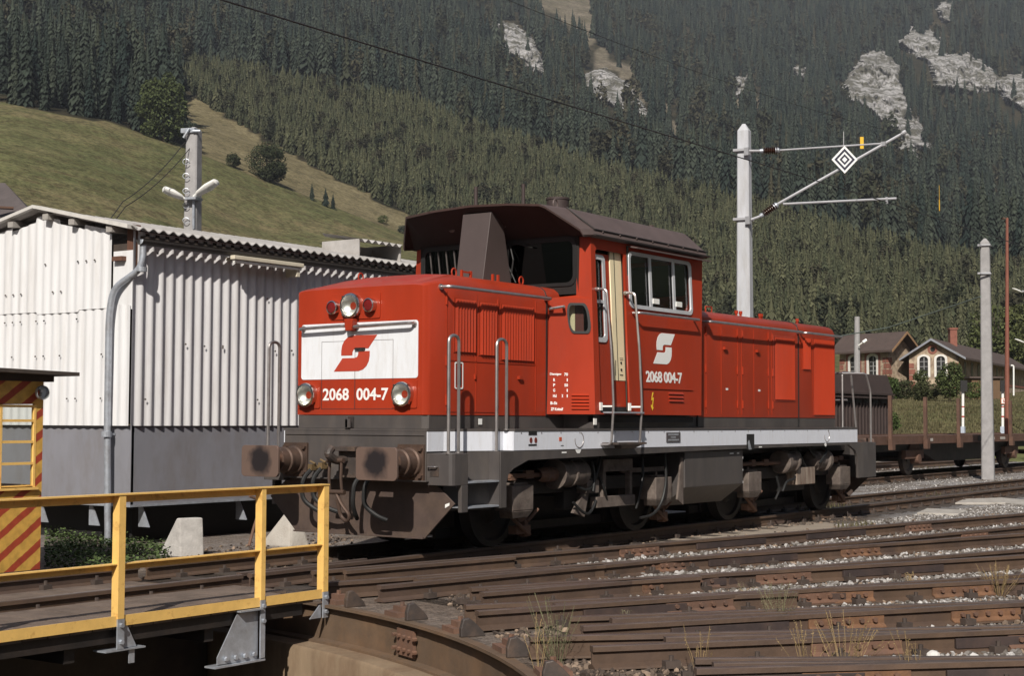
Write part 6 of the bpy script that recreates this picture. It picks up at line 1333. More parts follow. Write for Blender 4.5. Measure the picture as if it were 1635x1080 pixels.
# ---- right background: wagons, houses, signals
fw_ = thing('flat_wagon', 'rusty brown flat wagon with upright stakes behind the locomotive', 'railway wagon', (24, 4.95, -.15)); X0w, X1w, Yw = 21.5, 43.5, 4.95
m = MB(); m.bb(X0w, X1w, Yw-1.30, Yw-1.20, .90, 1.13); m.bb(X0w, X1w, Yw+1.20, Yw+1.30, .90, 1.13); m.bb(X0w, X1w, Yw-1.2, Yw+1.2, 1.05, 1.10); m.bb(X0w, X0w+.1, Yw-1.2, Yw+1.2, .9, 1.12); m.build('underframe', WAGON, fw_); m = MB(); m.loft([[(x, y, z) for y, z in ((Yw-.95, .88), (Yw-.95, zb_), (Yw+.95, zb_), (Yw+.95, .88))] for x, zb_ in ((X0w+1, .70), (X0w+7.6, .70), (X0w+9, .36), (X1w-8.6, .36), (X1w-6.5, .70), (X1w-.5, .70))]); m.build('truss_beam', UNDERSHADE, fw_)
sx_ = [PX(u, 620, 1, Yw-1.32).x for u in (1419, 1475, 1528, 1611, 1690)]
for x in sx_:
    m = MB(); m.bb(x-.045, x+.045, Yw-1.40, Yw-1.31, .82, 2.22); m.prism([(x-.10, Yw-1.45, .76), (x+.10, Yw-1.45, .76), (x+.12, Yw-1.45, 1.05), (x-.12, Yw-1.45, 1.05)], (0, 0, 0), (0, .12, 0)); m.build('stake', WAGON, fw_)
m = MB()
for x, w_ in ((29.0, .25), (34.6, .22), (35.4, .5), (36.5, .25), (38.5, .3), (39.2, .2)): m.bb(x, x+w_, Yw-1.301, Yw-1.305, .97, 1.05)
m.build('wagon_lettering', mat('faded_lettering', lin(.45, .42, .38), .7), fw_)
m = MB(); m.bb(33.2, 33.9, Yw-1.301, Yw-1.308, .93, 1.10); m.build('dark_plate', BLACK, fw_)
for xa in (24.0, 28.6, 37.5, 42.0):
    m = MB()
    for s in (-1, 1): m.lathe((xa, Yw+s*.68, .46), (0, s, 0), [(0, .46), (.03, .46), (.13, .45), (.13, .36), (.09, .3), (.09, 0)], 24); 
    m.cyl((xa, Yw-.8, .46), (xa, Yw+.8, .46), .08); m.build('wheelset', GREYDIRT, fw_)
    m = MB(); m.bb(xa-.9, xa+.5, Yw-1.08, Yw-.95, .48, .72); m.cyl((xa, Yw-1.15, .46), (xa, Yw-.9, .46), .14); m.prism([(xa-.5, Yw-1.0, .7), (xa+.5, Yw-1.0, .7), (xa+.3, Yw-1.0, .9), (xa-.3, Yw-1.0, .9)], (0, 0, 0), (0, .06, 0)); m.build('axle_guard', WAGON, fw_)
for s in (-1, 1):
    m = MB(); m.lathe((X0w, Yw+s*.875, 1.0), (-1, 0, 0), [(0, .14), (.35, .12), (.5, .12), (.52, .21), (.56, .2), (.57, 0)], 18); m.build('buffer', BUFF, fw_)
hw = thing('hopper_wagon', 'dark brown closed hopper wagon behind the rear handrails of the locomotive', 'railway wagon', (27, 9.3, -.15))
Yh = 9.3; xe = PX(1424, 640, 1, Yh-1.35).x; xs = xe-11
m = MB(); m.prism([(xs, Yh-1.25, .9), (xe, Yh-1.25, .9), (xe, Yh-1.25, 2.45), (xs, Yh-1.25, 2.45)], (0, 0, 0), (0, 2.5, 0)); m.prism([(xs, Yh-1.42, 2.45), (xe, Yh-1.42, 2.45), (xe-.12, Yh-1.25, 3.12), (xs+.2, Yh-1.25, 3.12)], (0, 0, 0), (0, 2.7, 0)); m.build('hopper_body', WAGDARK, hw, bevel=.03)
m = MB()
x = xs+.2
while x < xe: m.bb(x, x+.05, Yh-1.30, Yh-1.25, .95, 2.38); x += .28
m.bb(xs, xe, Yh-1.44, Yh-1.25, 2.30, 2.36); m.bb(xs, xe, Yh-1.46, Yh-1.40, 2.42, 2.47); m.bb(xs-.3, xe+.3, Yh-1.3, Yh+1.3, .78, .92); m.build('body_rib', WAGDARK, hw)
m = MB()
for k in range(14): m.bb(xs+.4+k*.75, xs+.9+k*.75, Yh-1.305, Yh-1.30, 2.14, 2.30)
m.build('shutter_slot', BLACK, hw)
m = MB()
for xa in (xs+1.5, xs+3.3, xe-3.3, xe-1.5):
    for s in (-1, 1): m.lathe((xa, Yh+s*.68, .46), (0, s, 0), [(0, .46), (.13, .45), (.13, 0)], 20)
m.build('wheels', GREYDIRT, hw)
# station houses
def brickmat(name, c1, c2, s=1.2):
    return mat(name, c1, .9, var=.35, scale=s*2.2, col2=c2, amt=.9, s2=s*1.6, thr=(.42, .58), bump=.4, bscale=6)
RUBBLE = brickmat('rubble_masonry', lin(.42, .335, .24), lin(.23, .165, .12)); BRICK = mat('red_brick', lin(.22, .085, .06), .9, var=.3, scale=4, bump=.2); TILE = mat('dark_roof_tiles', lin(.078, .055, .047), .8, var=.25, scale=1.5, bump=.4, bscale=3); WTRIM = mat('white_window_trim', lin(.68, .66, .62), .6); WDARK = mat('dark_window_glass', lin(.03, .03, .03), .25)
def arch(w, h, k=8, rise=.28): return [(-w/2, 0), (w/2, 0), (w/2, h-rise)]+[(w/2*math.cos(t), h-rise+rise*math.sin(t)) for t in np.linspace(0, math.pi, k+1)][1:-1]+[(-w/2, h-rise)]
def house(name, label, dep, u_corner, ang_front, wf, ws, zb, he, hr, fr_win, roofm=TILE, gable_front=True, circ=False, group=None, over=.5):
    """corner = right-front corner; front wall runs left from it along a, the side runs away along b"""
    c = at_depth(u_corner, 620, dep); c.z = zb; t = thing(name, label, 'house', c, group)
    a = Vector((math.cos(ang_front), math.sin(ang_front), 0)); b = Vector((-a.y, a.x, 0))
    if b.dot(Vector((FH.x, FH.y, 0))) < 0: b = -b
    Z = Vector((0, 0, 1)); fn = lambda x, y, z: c-a*wf+a*x+Z*y-b*z      # x from left end of the front
    return t, c, a, b, fn
dA = 128.
# house A: gable towards the viewer's right, long wall to the left
def px_at(u, v, d): return at_depth(u, v, d)
def wall_between(name, p, q, z0, z1, m_, parent, holes=None, th=.25):
    p, q = Vector((p.x, p.y, 0)), Vector((q.x, q.y, 0)); d = (q-p); L = d.length; d.normalize(); n_ = Vector((d.y, -d.x, 0)); 
    if n_.dot(Vector((CAMP[0], CAMP[1], 0))-p) < 0: n_ = -n_
    fn = lambda x, y, z: p+d*x+Vector((0, 0, y))+n_*z
    return fn, L
hA = thing('station_house', 'left stone house with brown tiled roof and tall arched white windows', 'house', at_depth(1400, 622, dA))
zA = 4.0; zEave = px_at(1420, 556, dA).z; zRid = px_at(1440, 534, dA+2).z
Pl, Pc, Pr = px_at(1341, 620, dA+3.5), px_at(1418, 620, dA-1), px_at(1453, 620, dA+1.2)
fn, L = wall_between('', Pl, Pc, 0, 0, None, None)
def shifted(loop, dx, dy): return [(x+dx, y+dy) for x, y in loop]
wins = [L*.30, L*.69]; A_h = 2.65; wz = px_at(1395, 617, dA).z
o = plate('wall', [[(0, zA), (L, zA), (L, zEave), (0, zEave)]]+[shifted(arch(1.0, A_h), x, wz) for x in wins], lambda x, y, z: fn(x, y, z-.25), RUBBLE, hA, t=.25)
for x in wins:
    f_ = plate('window', [shifted(arch(1.28, A_h+.16, rise=.34), x, wz-.02), shifted(arch(.84, A_h-.10), x, wz+.04)], lambda a, b_, z: fn(a, b_, z-.02), WTRIM, hA, t=.06); plate('pane', [shifted(arch(.86, A_h-.08), x, wz+.03)], lambda a, b_, z: fn(a, b_, z-.15), WDARK, f_, t=.04)
    q = MB(); 
    for k in range(1, 5): q.prism([fn(x-.42, wz+.55+k*.38, -.10), fn(x+.42, wz+.55+k*.38, -.10), fn(x+.42, wz+.59+k*.38, -.10), fn(x-.42, wz+.59+k*.38, -.10)], (0, 0, 0), fn(0, 0, .02)-fn(0, 0, 0))
    q.prism([fn(x-.03, wz, -.10), fn(x+.03, wz, -.10), fn(x+.03, wz+2.5, -.10), fn(x-.03, wz+2.5, -.10)], (0, 0, 0), fn(0, 0, .02)-fn(0, 0, 0)); q.prism([fn(x-.42, wz, -.10), fn(x+.42, wz, -.10), fn(x+.42, wz+.75, -.10), fn(x-.42, wz+.75, -.10)], (0, 0, 0), fn(0, 0, .03)-fn(0, 0, 0)); q.build('sash', mat('grey_white_sash', lin(.42, .42, .42), .6), f_)
    plate('brick_arch', [shifted(arch(1.75, A_h+.42, rise=.42), x, wz), shifted(arch(1.30, A_h+.18, rise=.34), x, wz)], lambda a, b_, z: fn(a, b_, z), BRICK, hA, t=.03)
fg, Lg = wall_between('', Pc, Pr, 0, 0, None, None); gz = zRid
plate('wall', [[(0, zA), (Lg, zA), (Lg, zEave), (Lg/2, gz), (0, zEave)]], lambda x, y, z: fg(x, y, z-.25), RUBBLE, hA, t=.25)
m = MB()
for k in range(int((zEave-zA-.3)/.5)):
    for f0, x0 in ((fn, L-.45), (fg, 0.0), (fn, 0)):
        w_ = .45+.12*(k % 2); xx = x0-.12*(k % 2) if (f0 is fn and x0 > 1) else x0
        m.prism([f0(xx, zA+.5*k, .0), f0(xx+w_, zA+.5*k, .0), f0(xx+w_, zA+.5*k+.42, .0), f0(xx, zA+.5*k+.42, .0)], (0, 0, 0), f0(0, 0, .03)-f0(0, 0, 0))
m.build('brick_quoin', BRICK, hA)
m = MB(); D1 = (Pc-Pl); D1.z = 0; D1n = D1.normalized(); D2 = (Pr-Pc); D2.z = 0; D2n = D2.normalized()
def rp(s, t_, z): q = Pl+D1n*s+D2n*t_; return Vector((q.x, q.y, z))
LL, WW = D1.length, D2.length
m.loft([[rp(s, -.6, zEave-.25), rp(s, WW/2, zRid+.1), rp(s, WW+.6, zEave-.25), rp(s, WW+.6, zEave-.42), rp(s, WW/2, zRid-.10), rp(s, -.6, zEave-.42)] for s in (-.8, LL+.9)]); m.build('roof', TILE, hA)
m = MB(); m.prism([rp(LL+.92, -.6, zEave-.25), rp(LL+.92, WW/2, zRid+.1), rp(LL+.92, WW/2, zRid-.12), rp(LL+.92, -.6, zEave-.47)], (0, 0, 0), D1n*.06); m.prism([rp(LL+.92, WW+.6, zEave-.25), rp(LL+.92, WW/2, zRid+.1), rp(LL+.92, WW/2, zRid-.12), rp(LL+.92, WW+.6, zEave-.47)], (0, 0, 0), D1n*.06); m.build('barge_board', mat('ochre_timber', lin(.25, .15, .08), .8), hA)
# house B: gable to the viewer, long wing to the right
hB = thing('station_house', 'right stone house with brick chimney, round gable window and long wing', 'house', at_depth(1500, 622, dA))
Ql, Qr, Qe = px_at(1452, 620, dA-1), px_at(1531, 620, dA-3), px_at(1640, 620, dA+28)
fb, Lb = wall_between('', Ql, Qr, 0, 0, None, None); zE = px_at(1452, 565, dA-1).z; zR = px_at(1489, 543, dA-2).z
wz2 = px_at(1490, 603, dA).z; ws2 = [Lb*.30, Lb*.645]
circ = [(Lb*.48+.22*math.cos(t), px_at(1490, 560, dA).z+.22*math.sin(t)) for t in np.linspace(0, 2*math.pi, 16)[:-1]]
plate('wall', [[(0, zA), (Lb, zA), (Lb, zE), (Lb*.48, zR), (0, zE)]]+[shifted(arch(.85, 1.75), x, wz2) for x in ws2]+[circ], lambda x, y, z: fb(x, y, z-.25), RUBBLE, hB, t=.25)
plate('round_window', [[(Lb*.48+(x-Lb*.48)*1.9, circ[0][1]+(y-circ[0][1])*1.9) for x, y in circ], circ], lambda x, y, z: fb(x, y, z), BRICK, hB, t=.03)
m = MB(); m.prism([fb(x, y, -.2) for x, y in circ], (0, 0, 0), fb(0, 0, .05)-fb(0, 0, 0)); m.build('pane', WDARK, hB)
for x in ws2:
    f_ = plate('window', [shifted(arch(1.08, 1.9, rise=.34), x, wz2-.03), shifted(arch(.72, 1.66), x, wz2+.05)], lambda a, b_, z: fb(a, b_, z-.02), WTRIM, hB, t=.06); plate('pane', [shifted(arch(.74, 1.68), x, wz2+.04)], lambda a, b_, z: fb(a, b_, z-.15), WDARK, f_, t=.04)
    q = MB(); q.prism([fb(x-.02, wz2, -.10), fb(x+.02, wz2, -.10), fb(x+.02, wz2+1.7, -.10), fb(x-.02, wz2+1.7, -.10)], (0, 0, 0), fb(0, 0, .02)-fb(0, 0, 0))
    for k in (1, 2, 3): q.prism([fb(x-.36, wz2+k*.42, -.10), fb(x+.36, wz2+k*.42, -.10), fb(x+.36, wz2+k*.42+.03, -.10), fb(x-.36, wz2+k*.42+.03, -.10)], (0, 0, 0), fb(0, 0, .02)-fb(0, 0, 0))
    q.build('sash', MATS['grey_white_sash'], f_)
    plate('brick_arch', [shifted(arch(1.7, 2.35, rise=.42), x, wz2)[2:-0] and [(x+.85*math.cos(t), wz2+1.62+.66*math.sin(t)) for t in np.linspace(.25, math.pi-.25, 10)]+[(x+.56*math.cos(t), wz2+1.62+.36*math.sin(t)) for t in np.linspace(math.pi-.25, .25, 10)]], lambda a, b_, z: fb(a, b_, z), BRICK, hB, t=.03)
fs_, Ls = wall_between('', Qr, Qe, 0, 0, None, None); zWing = zE-.2
plate('wall', [[(0, zA-1), (Ls, zA-1), (Ls, zWing), (0, zWing)]], lambda x, y, z: fs_(x, y, z-.25), RUBBLE, hB, t=.25)
for k in range(9):
    x = 2.2+k*3.0
    if x < Ls-1.5:
        q = MB(); q.prism([fs_(x, zWing-1.75, 0), fs_(x+.9, zWing-1.75, 0), fs_(x+.9, zWing-.45, 0), fs_(x, zWing-.45, 0)], (0, 0, 0), fs_(0, 0, .03)-fs_(0, 0, 0)); q.build('wing_window', WDARK, hB)
m = MB(); m.prism([fs_(0, zWing-2.1, 0), fs_(Ls, zWing-2.1, 0), fs_(Ls, zWing-1.9, 0), fs_(0, zWing-1.9, 0)], (0, 0, 0), fs_(0, 0, .05)-fs_(0, 0, 0))
for k in range(int((zE-zA-.3)/.5)): m.prism([fb(0, zA+.5*k, 0), fb(.4+.1*(k % 2), zA+.5*k, 0), fb(.4+.1*(k % 2), zA+.5*k+.42, 0), fb(0, zA+.5*k+.42, 0)], (0, 0, 0), fb(0, 0, .03)-fb(0, 0, 0)); m.prism([fb(Lb-.45, zA+.5*k, 0), fb(Lb, zA+.5*k, 0), fb(Lb, zA+.5*k+.42, 0), fb(Lb-.45, zA+.5*k+.42, 0)], (0, 0, 0), fb(0, 0, .03)-fb(0, 0, 0))
m.build('brick_quoin', BRICK, hB)
m = MB(); A_ = Vector((Ql.x, Ql.y, 0)); E1 = Vector((Qr.x-Ql.x, Qr.y-Ql.y, 0)); W1 = E1.length; E1.normalize(); G = Vector((Qe.x-Qr.x, Qe.y-Qr.y, 0)); GL = G.length; G.normalize()
def rq(s, t_, z): q = A_+E1*s+G*t_; return Vector((q.x, q.y, z))
def sect(t_): return [rq(-.7, t_, zE-.45), rq(W1*.48, t_, zR+.12), rq(W1+.7, t_, zE-.42), rq(W1+.7, t_, zE-.60), rq(W1*.48, t_, zR-.08), rq(-.7, t_, zE-.62)]
m.loft([sect(-.5), sect(GL)]); m.build('roof', TILE, hB)
m = MB(); s0 = sect(-.53)
m.prism([s0[0], s0[1], s0[4], s0[5]], (0, 0, 0), G*-.05); m.prism([s0[1], s0[2], s0[3], s0[4]], (0, 0, 0), G*-.05); m.build('barge_board', mat('pale_blue_grey_board', lin(.22, .23, .26), .6), hB)
cpx = px_at(1521, 540, dA+4); m = MB(); m.box((cpx.x, cpx.y, cpx.z), (.72, .60, 1.7), rz=.6); m.box((cpx.x, cpx.y, cpx.z+.80), (.86, .74, .14), rz=.6); m.build('chimney', BRICK, hB)
# small mast, signals, poles, lamps
def pole(name, label, cat, u, v0, v1, d, r0, r1, m_, part='pole', square=False):
    p, q_ = at_depth(u, v0, d), at_depth(u, v1, d); t = thing(name, label, cat, p); m = MB()
    m.cyl(p, q_, r0, r1, n=4 if square else 10); m.build(part, m_, t); return t
t = pole('lattice_mast', 'thin pale mast with a lamp arm in front of the left stone house', 'mast', 1368.5, 640, 506, 88., .20, .15, MATS['grey_mast_concrete'])
m = MB(); a = at_depth(1371, 552, 87.6); b_ = at_depth(1380, 545, 87.4); m.tube([a, b_], .04); m.cyl(at_depth(1378, 547, 87.4), at_depth(1383.5, 543, 87.4), .10, .09, n=10); m.build('lamp_head', LAMPWHITE, t)
t = pole('red_pole', 'tall thin rust-red pole at the right edge', 'pole', 1608, 700, 348, 50., .085, .045, mat('rust_red_pole', lin(.20, .07, .045), .7, var=.2))
m = MB(); m.box(at_depth(1602, 349, 50), (.20, .05, .05), rz=.6); m.build('pole_top', RUSTY, t)
for u, lab in ((1537.5, 'slim light signal left of the grey mast, with white post and black head'), (1601, 'slim light signal right of the grey mast, with a small white sign')):
    d_ = 58.; t = thing('light_signal', lab, 'signal', at_depth(u, 690, d_)); m = MB(); m.cyl(at_depth(u, 694, d_), at_depth(u, 625, d_), .05, n=8); m.build('signal_post', LETTER, t)
    m = MB(); m.cyl(at_depth(u, 667, d_), at_depth(u, 664.5, d_), .052, n=8); m.build('red_band', mat('signal_red', lin(.4, .04, .03), .5), t); m = MB(); m.cyl(at_depth(u, 651, d_), at_depth(u, 649, d_), .052, n=8); m.build('red_band', mat('signal_red', lin(.4, .04, .03), .5), t)
    m = MB(); m.box(at_depth(u, 617, d_), (.16, .16, .40), rz=.6); m.box(at_depth(u, 617, d_)-Vector((FH.x, FH.y, 0))*.12, (.03, .26, .44), rz=math.atan2(FH.y, FH.x)); m.build('signal_head', BLACK, t)
    m = MB(); m.box(at_depth(u, 687, d_), (.14, .14, .26)); m.build('signal_base', mat('pale_blue_box', lin(.45, .50, .58), .5), t)
    if u > 1600:
        m = MB(); m.box(at_depth(u, 641, d_)-Vector((FH.x, FH.y, 0))*.1, (.02, .21, .22), rz=math.atan2(FH.y, FH.x)); sp_ = m.build('signal_sign', mat('sign_orange_border', lin(.5, .14, .06), .5), t)
        m = MB(); m.box(at_depth(u, 641, d_)-Vector((FH.x, FH.y, 0))*.113, (.01, .165, .175), rz=math.atan2(FH.y, FH.x)); m.build('sign_face', LETTER, sp_)
        o_ = at_depth(u, 641, d_)-Vector((FH.x, FH.y, 0))*.121-RH.to_3d()*.035-Vector((0, 0, .055)); writing('sign_letter', 'S', .07, .11, lambda x, y, z: o_+RH.to_3d()*x+Vector((0, 0, y))-FH.to_3d()*z, mat('sign_red_ink', lin(.35, .06, .03), .5), t, bold=.03)
for u0, v0, d_, lab in ((1625, 464, 70., 'upper white lamp head entering at the right edge'), (1629, 545, 75., 'lower white lamp head at the right edge')):
    t = thing('street_lamp', lab, 'lamp', at_depth(1660, 660, d_)); m = MB(); m.tube([at_depth(1666, 690, d_), at_depth(1660, v0+10, d_), at_depth(1632, v0+1, d_)], .05, 8); m.build('lamp_pole', TUBEGREY, t, smooth=True)
    m = MB(); m.loft([[at_depth(u0+k*8-4, v0+(k-.5)*3+1.8*math.sin(a)*w, d_)+Vector((FH.x, FH.y, 0))*.1*math.cos(a)*w for a in np.linspace(0, 2*math.pi, 9)[:-1]] for k, w in ((-.6, .4), (0, 1), (.8, 1), (1.4, .4))]); m.build('lamp_head', LAMPWHITE, t, smooth=True)
t = pole('lamp_post', 'white curved lamp post behind the rust-red pole', 'lamp', 1618.5, 632, 588, 110., .06, .06, LETTER); m = MB(); m.tube(arc([at_depth(1618.5, 588, 110.), at_depth(1618.2, 584, 110.), at_depth(1614, 584, 110.)], 3, .2), .06); m.build('lamp_arm', LETTER, t)
wire('green_wire', [at_depth(1336, 538, 60.), at_depth(1420, 523, 55.), at_depth(1500, 496, 50.), at_depth(1566, 474, 44.)], .022, 'thin pale green stay wire slanting up to the grey mast'); bpy.data.objects['green_wire'].data.materials[0] = mat('green_grey_wire', lin(.16, .20, .17), .5)
m = MB(); q0 = at_depth(1500, 328, 46.); m.box(q0, (.02, .02, .34)); m.tube([q0+Vector((0, 0, .15)), q0+Vector((0, 0, .62))], .006, 4); tag(m.build('hanging_tag', MATS['tag_yellow'], None, loc=q0), 'tiny yellow plate on the overhead wire against the far forest', 'plate')
# bushes by the houses
def bush(u, v, d, h, w, label, seed, leafm=BUSHLEAF, n=1800, leaf=.05, group=None):
    p = at_depth(u, v, d); return broad('garden_bush', None, h, w, label, 'bush', seed, leafm, n, leaf, .02, group, at=p)
bush(1416, 642, 104., 1.75, 1.1, 'leafy green bush at the foot of the left stone house, beside its door', 51, n=2600)
bush(1446, 640, 106., 1.5, 1.3, 'low dark bush between the two stone houses', 52, BUSHDARK, 2200)
bush(1478, 645, 100., 1.5, 1.25, 'dense dark green bush below the arched windows of the right house', 54, BUSHDARK, 2600)
bush(1470, 616, 112., 1.2, 1.0, 'small shrub right under the left arched window of the right house', 57, BROADLEAF, 1500)
bush(1517, 640, 98., 2.5, .8, 'largest green bush, a small tree hiding the right corner of the gable', 55, BROADLEAF, 4200, .035)
bush(1560, 640, 104., 1.3, 1.5, 'low bush behind the grey mast', 56)
bush(1424, 690, 62., .9, .8, 'small yellow-green weed bush at the end of the hopper wagon', 58, BUSHLEAF, 900, .06)
for u, lab, s_ in ((1640, 'bushy tree at the right edge behind the red pole', 61), (1590, 'bushy tree behind the wing of the right stone house', 62)):
    broad('garden_tree', None, 9, .8, lab, 'tree', s_, BROADLEAF, 2200, .03, .1, at=at_depth(u, 600, 185.))
shed2 = thing('wooden_shed', 'low brown wooden shed beside the bushes under the wing', 'shed', at_depth(1568, 640, 108.)); m = MB(); c = at_depth(1568, 622, 108.); m.box(c, (1.9, 2, 1.5), rz=.6); m.build('wall', mat('ochre_boards', lin(.12, .07, .035), .8, var=.2, stretch=(6, 6, .5)), shed2); m = MB(); m.box(c+Vector((0, 0, .82)), (2.3, 2.4, .12), rz=.6); m.build('roof', TILE, shed2)
# ================================================================ gravel stones, weeds, slabs, haze
def stones(name, label, areas, m_, zfun=None):
    """areas: list of (photo polygon, count, smallest, largest)"""
    base = bmesh.new(); bmesh.ops.create_icosphere(base, subdivisions=1, radius=1); bv = np.array([v.co for v in base.verts]); bf = np.array([[v.index for v in f.verts] for f in base.faces]); base.free()
    V, Fc = [], []; off = 0
    for P, cnt, s0, s1 in areas:
        us = [p[0] for p in P]; vs_ = [p[1] for p in P]; got = 0; tries = 0
        while got < cnt and tries < 40:
            u = rng.uniform(min(us), max(us), cnt); v = rng.uniform(min(vs_), max(vs_), cnt); k = inpoly(u, v, P); tries += 1
            for a, b in zip(u[k], v[k]):
                if got >= cnt: break
                p = PX(a, b, 2, GZ+.01)
                dt = math.hypot(p.x-TX, p.y-TY)
                if dt < TR+.12: continue
                s = s0+(s1-s0)*rng.random()**2.2; M = np.array(Matrix.Rotation(rng.uniform(0, 6.28), 3, Vector(rng.normal(size=3)).normalized()))
                q = (bv*rng.uniform(.7, 1.25, (len(bv), 1))*np.array([s, s*rng.uniform(.6, 1), s*rng.uniform(.4, .8)])) @ M.T+np.array([p.x, p.y, GZ+s*.25])
                V.append(q); Fc.append(bf+off); off += len(bv); got += 1
    V = np.concatenate(V); Fc = np.concatenate(Fc); me = bpy.data.meshes.new(name); me.from_pydata(V.tolist(), [], Fc.tolist())
    return tag(link_mesh(name, me, m_), label, 'gravel', kind='stuff')
def stone_mat(name, c1, c2):
    m = bpy.data.materials.new(name); m.use_nodes = True; n, l = m.node_tree.nodes, m.node_tree.links; b = n['Principled BSDF']; b.inputs['Roughness'].default_value = .9
    ge = n.new('ShaderNodeNewGeometry'); cr = n.new('ShaderNodeMix'); cr.data_type = 'RGBA'; cr.inputs[6].default_value = c1; cr.inputs[7].default_value = c2; pw = n.new('ShaderNodeMath'); pw.operation = 'POWER'; pw.inputs[1].default_value = 2.3; l.new(ge.outputs['Random Per Island'], pw.inputs[0]); l.new(pw.outputs[0], cr.inputs[0]); l.new(cr.outputs[2], b.inputs['Base Color']); return m
PALE = stone_mat('pale_ballast', lin(.10, .085, .072), lin(.52, .50, .485)); BROWNST = stone_mat('brown_ballast', lin(.045, .032, .025), lin(.30, .22, .16))
stones('pale_gravel', 'pale broken stone lying between the fanning rails', [
 ([(905, 902), (1100, 880), (1635, 822), (1635, 846), (1400, 862), (1180, 886), (1000, 902)], 2600, .010, .042),
 ([(900, 930), (1160, 905), (1635, 850), (1635, 878), (1380, 898), (1160, 922), (900, 938)], 4200, .010, .045),
 ([(980, 958), (1200, 938), (1635, 890), (1635, 916), (1400, 932), (1200, 948), (1000, 962)], 3600, .010, .036), ([(1010, 985), (1635, 930), (1635, 990), (1010, 1010)], 2600, .008, .026), ([(900, 1010), (1635, 985), (1635, 1030), (900, 1045)], 2200, .008, .026),
 ([(1050, 985), (1240, 968), (1635, 928), (1635, 955), (1420, 968), (1240, 978)], 1700, .010, .036),
 ([(1060, 1056), (1240, 1046), (1620, 1030), (1635, 1050), (1400, 1054), (1200, 1056)], 700, .012, .042),
 ([(1380, 770), (1635, 745), (1635, 770), (1380, 790)], 1200, .012, .035), ([(1330, 840), (1635, 800), (1635, 818), (1380, 838)], 2000, .010, .035),
 ([(1380, 740), (1480, 735), (1480, 752), (1380, 756)], 300, .02, .06)], PALE)
stones('brown_gravel', 'brown oily broken stone around the pit rim and under the rails', [
 ([(560, 905), (900, 880), (1635, 815), (1635, 1080), (830, 1080), (790, 1010), (690, 950)], 9000, .012, .04), ([(300, 880), (520, 850), (640, 880), (540, 930), (300, 900)], 900, .012, .04), ([(640, 905), (1250, 830), (1330, 815), (1380, 830), (1000, 870)], 1200, .012, .04)], BROWNST)
for i, (u, v, s, lab) in enumerate(((1460, 952, .06, 'single white stone lying between the rails at the lower right'), (1489, 1044, .05, 'pale round stone at the lower right between the last rails'), (612, 880, .05, 'small white stone on the rail ends under the buffers'))):
    b = bmesh.new(); bmesh.ops.create_icosphere(b, subdivisions=2, radius=s)
    for q in b.verts: q.co *= 1+.25*mnoise.noise(q.co*14+Vector((i*3, 0, 0))); q.co.z *= .75
    me = bpy.data.meshes.new('stone'); b.to_mesh(me); b.free(); o = link_mesh('stone', me, mat('white_stone', lin(.62, .60, .57), .9, var=.15)); p = PX(u, v, 2, GZ+.04); o.location = (p.x, p.y, GZ+s*.5); tag(o, lab, 'stone')
# concrete strips set in the gravel
def slab(name, poly, label, m_, z=GZ+.012, h=.06):
    P = [PX(u, v, 2, z) for u, v in poly]; q = MB(); q.prism([p-Vector((0, 0, h)) for p in P], (0, 0, 0), (0, 0, h)); return tag(q.build(name, m_, None, bevel=.01, loc=P[0]), label, 'slab' if name != 'path' else 'path', kind='structure' if name == 'path' else None)
slab('path', [(985, 879), (1190, 858), (1290, 848), (1345, 840), (1318, 834), (1215, 838), (1120, 850)], 'narrow pale concrete strip along the first fan rail', mat('dusty_concrete', lin(.30, .25, .20), .9, var=.2, scale=3, bump=.2, col2=lin(.2, .16, .12), amt=.6))
slab('concrete_slab', [(1525, 803), (1605, 803), (1635, 806), (1640, 799), (1600, 795), (1540, 797)], 'long white concrete slab in the gravel near the right edge', OLDCONC, h=.05, z=GZ+.05)
slab('concrete_slab', [(1464, 819), (1530, 821), (1545, 815), (1480, 812)], 'short pale concrete slab left of the long white one', OLDCONC, h=.05, z=GZ+.04)
# plants
def blades(areas, name, label, m_, cat='grass', kind='stuff', zf=None):
    V, Fc = [], []
    for P, cnt, h0, h1, w in areas:
        us = [p[0] for p in P]; vs_ = [p[1] for p in P]; got = 0
        for _ in range(cnt*6):
            if got >= cnt: break
            u, v = rng.uniform(min(us), max(us)), rng.uniform(min(vs_), max(vs_))
            if not inpoly(np.array([u]), np.array([v]), P)[0]: continue
            p = zf(u, v) if zf else PX(u, v, 2, GZ)
            if p is None or math.hypot(p.x-TX, p.y-TY) < TR+.1: continue
            got += 1; h = rng.uniform(h0, h1); a = rng.uniform(0, 6.28); ln_ = rng.uniform(0, .5)*h; s = Vector((math.cos(a), math.sin(a), 0))*w*rng.uniform(.6, 1.3); t = Vector((math.cos(a+1.3), math.sin(a+1.3), 0))*ln_; o = len(V)
            V += [p-s, p+s, p+t*.4+Vector((0, 0, h*.6))+s*.6, p+t+Vector((0, 0, h))]; Fc += [(o, o+1, o+2), (o, o+2, o+3)]
    me = bpy.data.meshes.new(name); me.from_pydata([tuple(v) for v in V], [], Fc); return tag(link_mesh(name, me, m_), label, cat, kind=kind)
GRASS = leaf_mat('yard_grass', lin(.060, .066, .030), lin(.105, .088, .048), rnd=.5); DRY = leaf_mat('dry_grass', lin(.22, .155, .075), lin(.30, .22, .11), rnd=.4); WEED = leaf_mat('weed_leaves', lin(.12, .12, .065), lin(.20, .18, .11), rnd=.4)
HERB = leaf_mat('ground_cover_leaves', lin(.050, .078, .025), lin(.085, .115, .045), rnd=.55)
bank = lambda u, v: (lambda h: h[0] if h else None)(hill_point(u, v, 56))
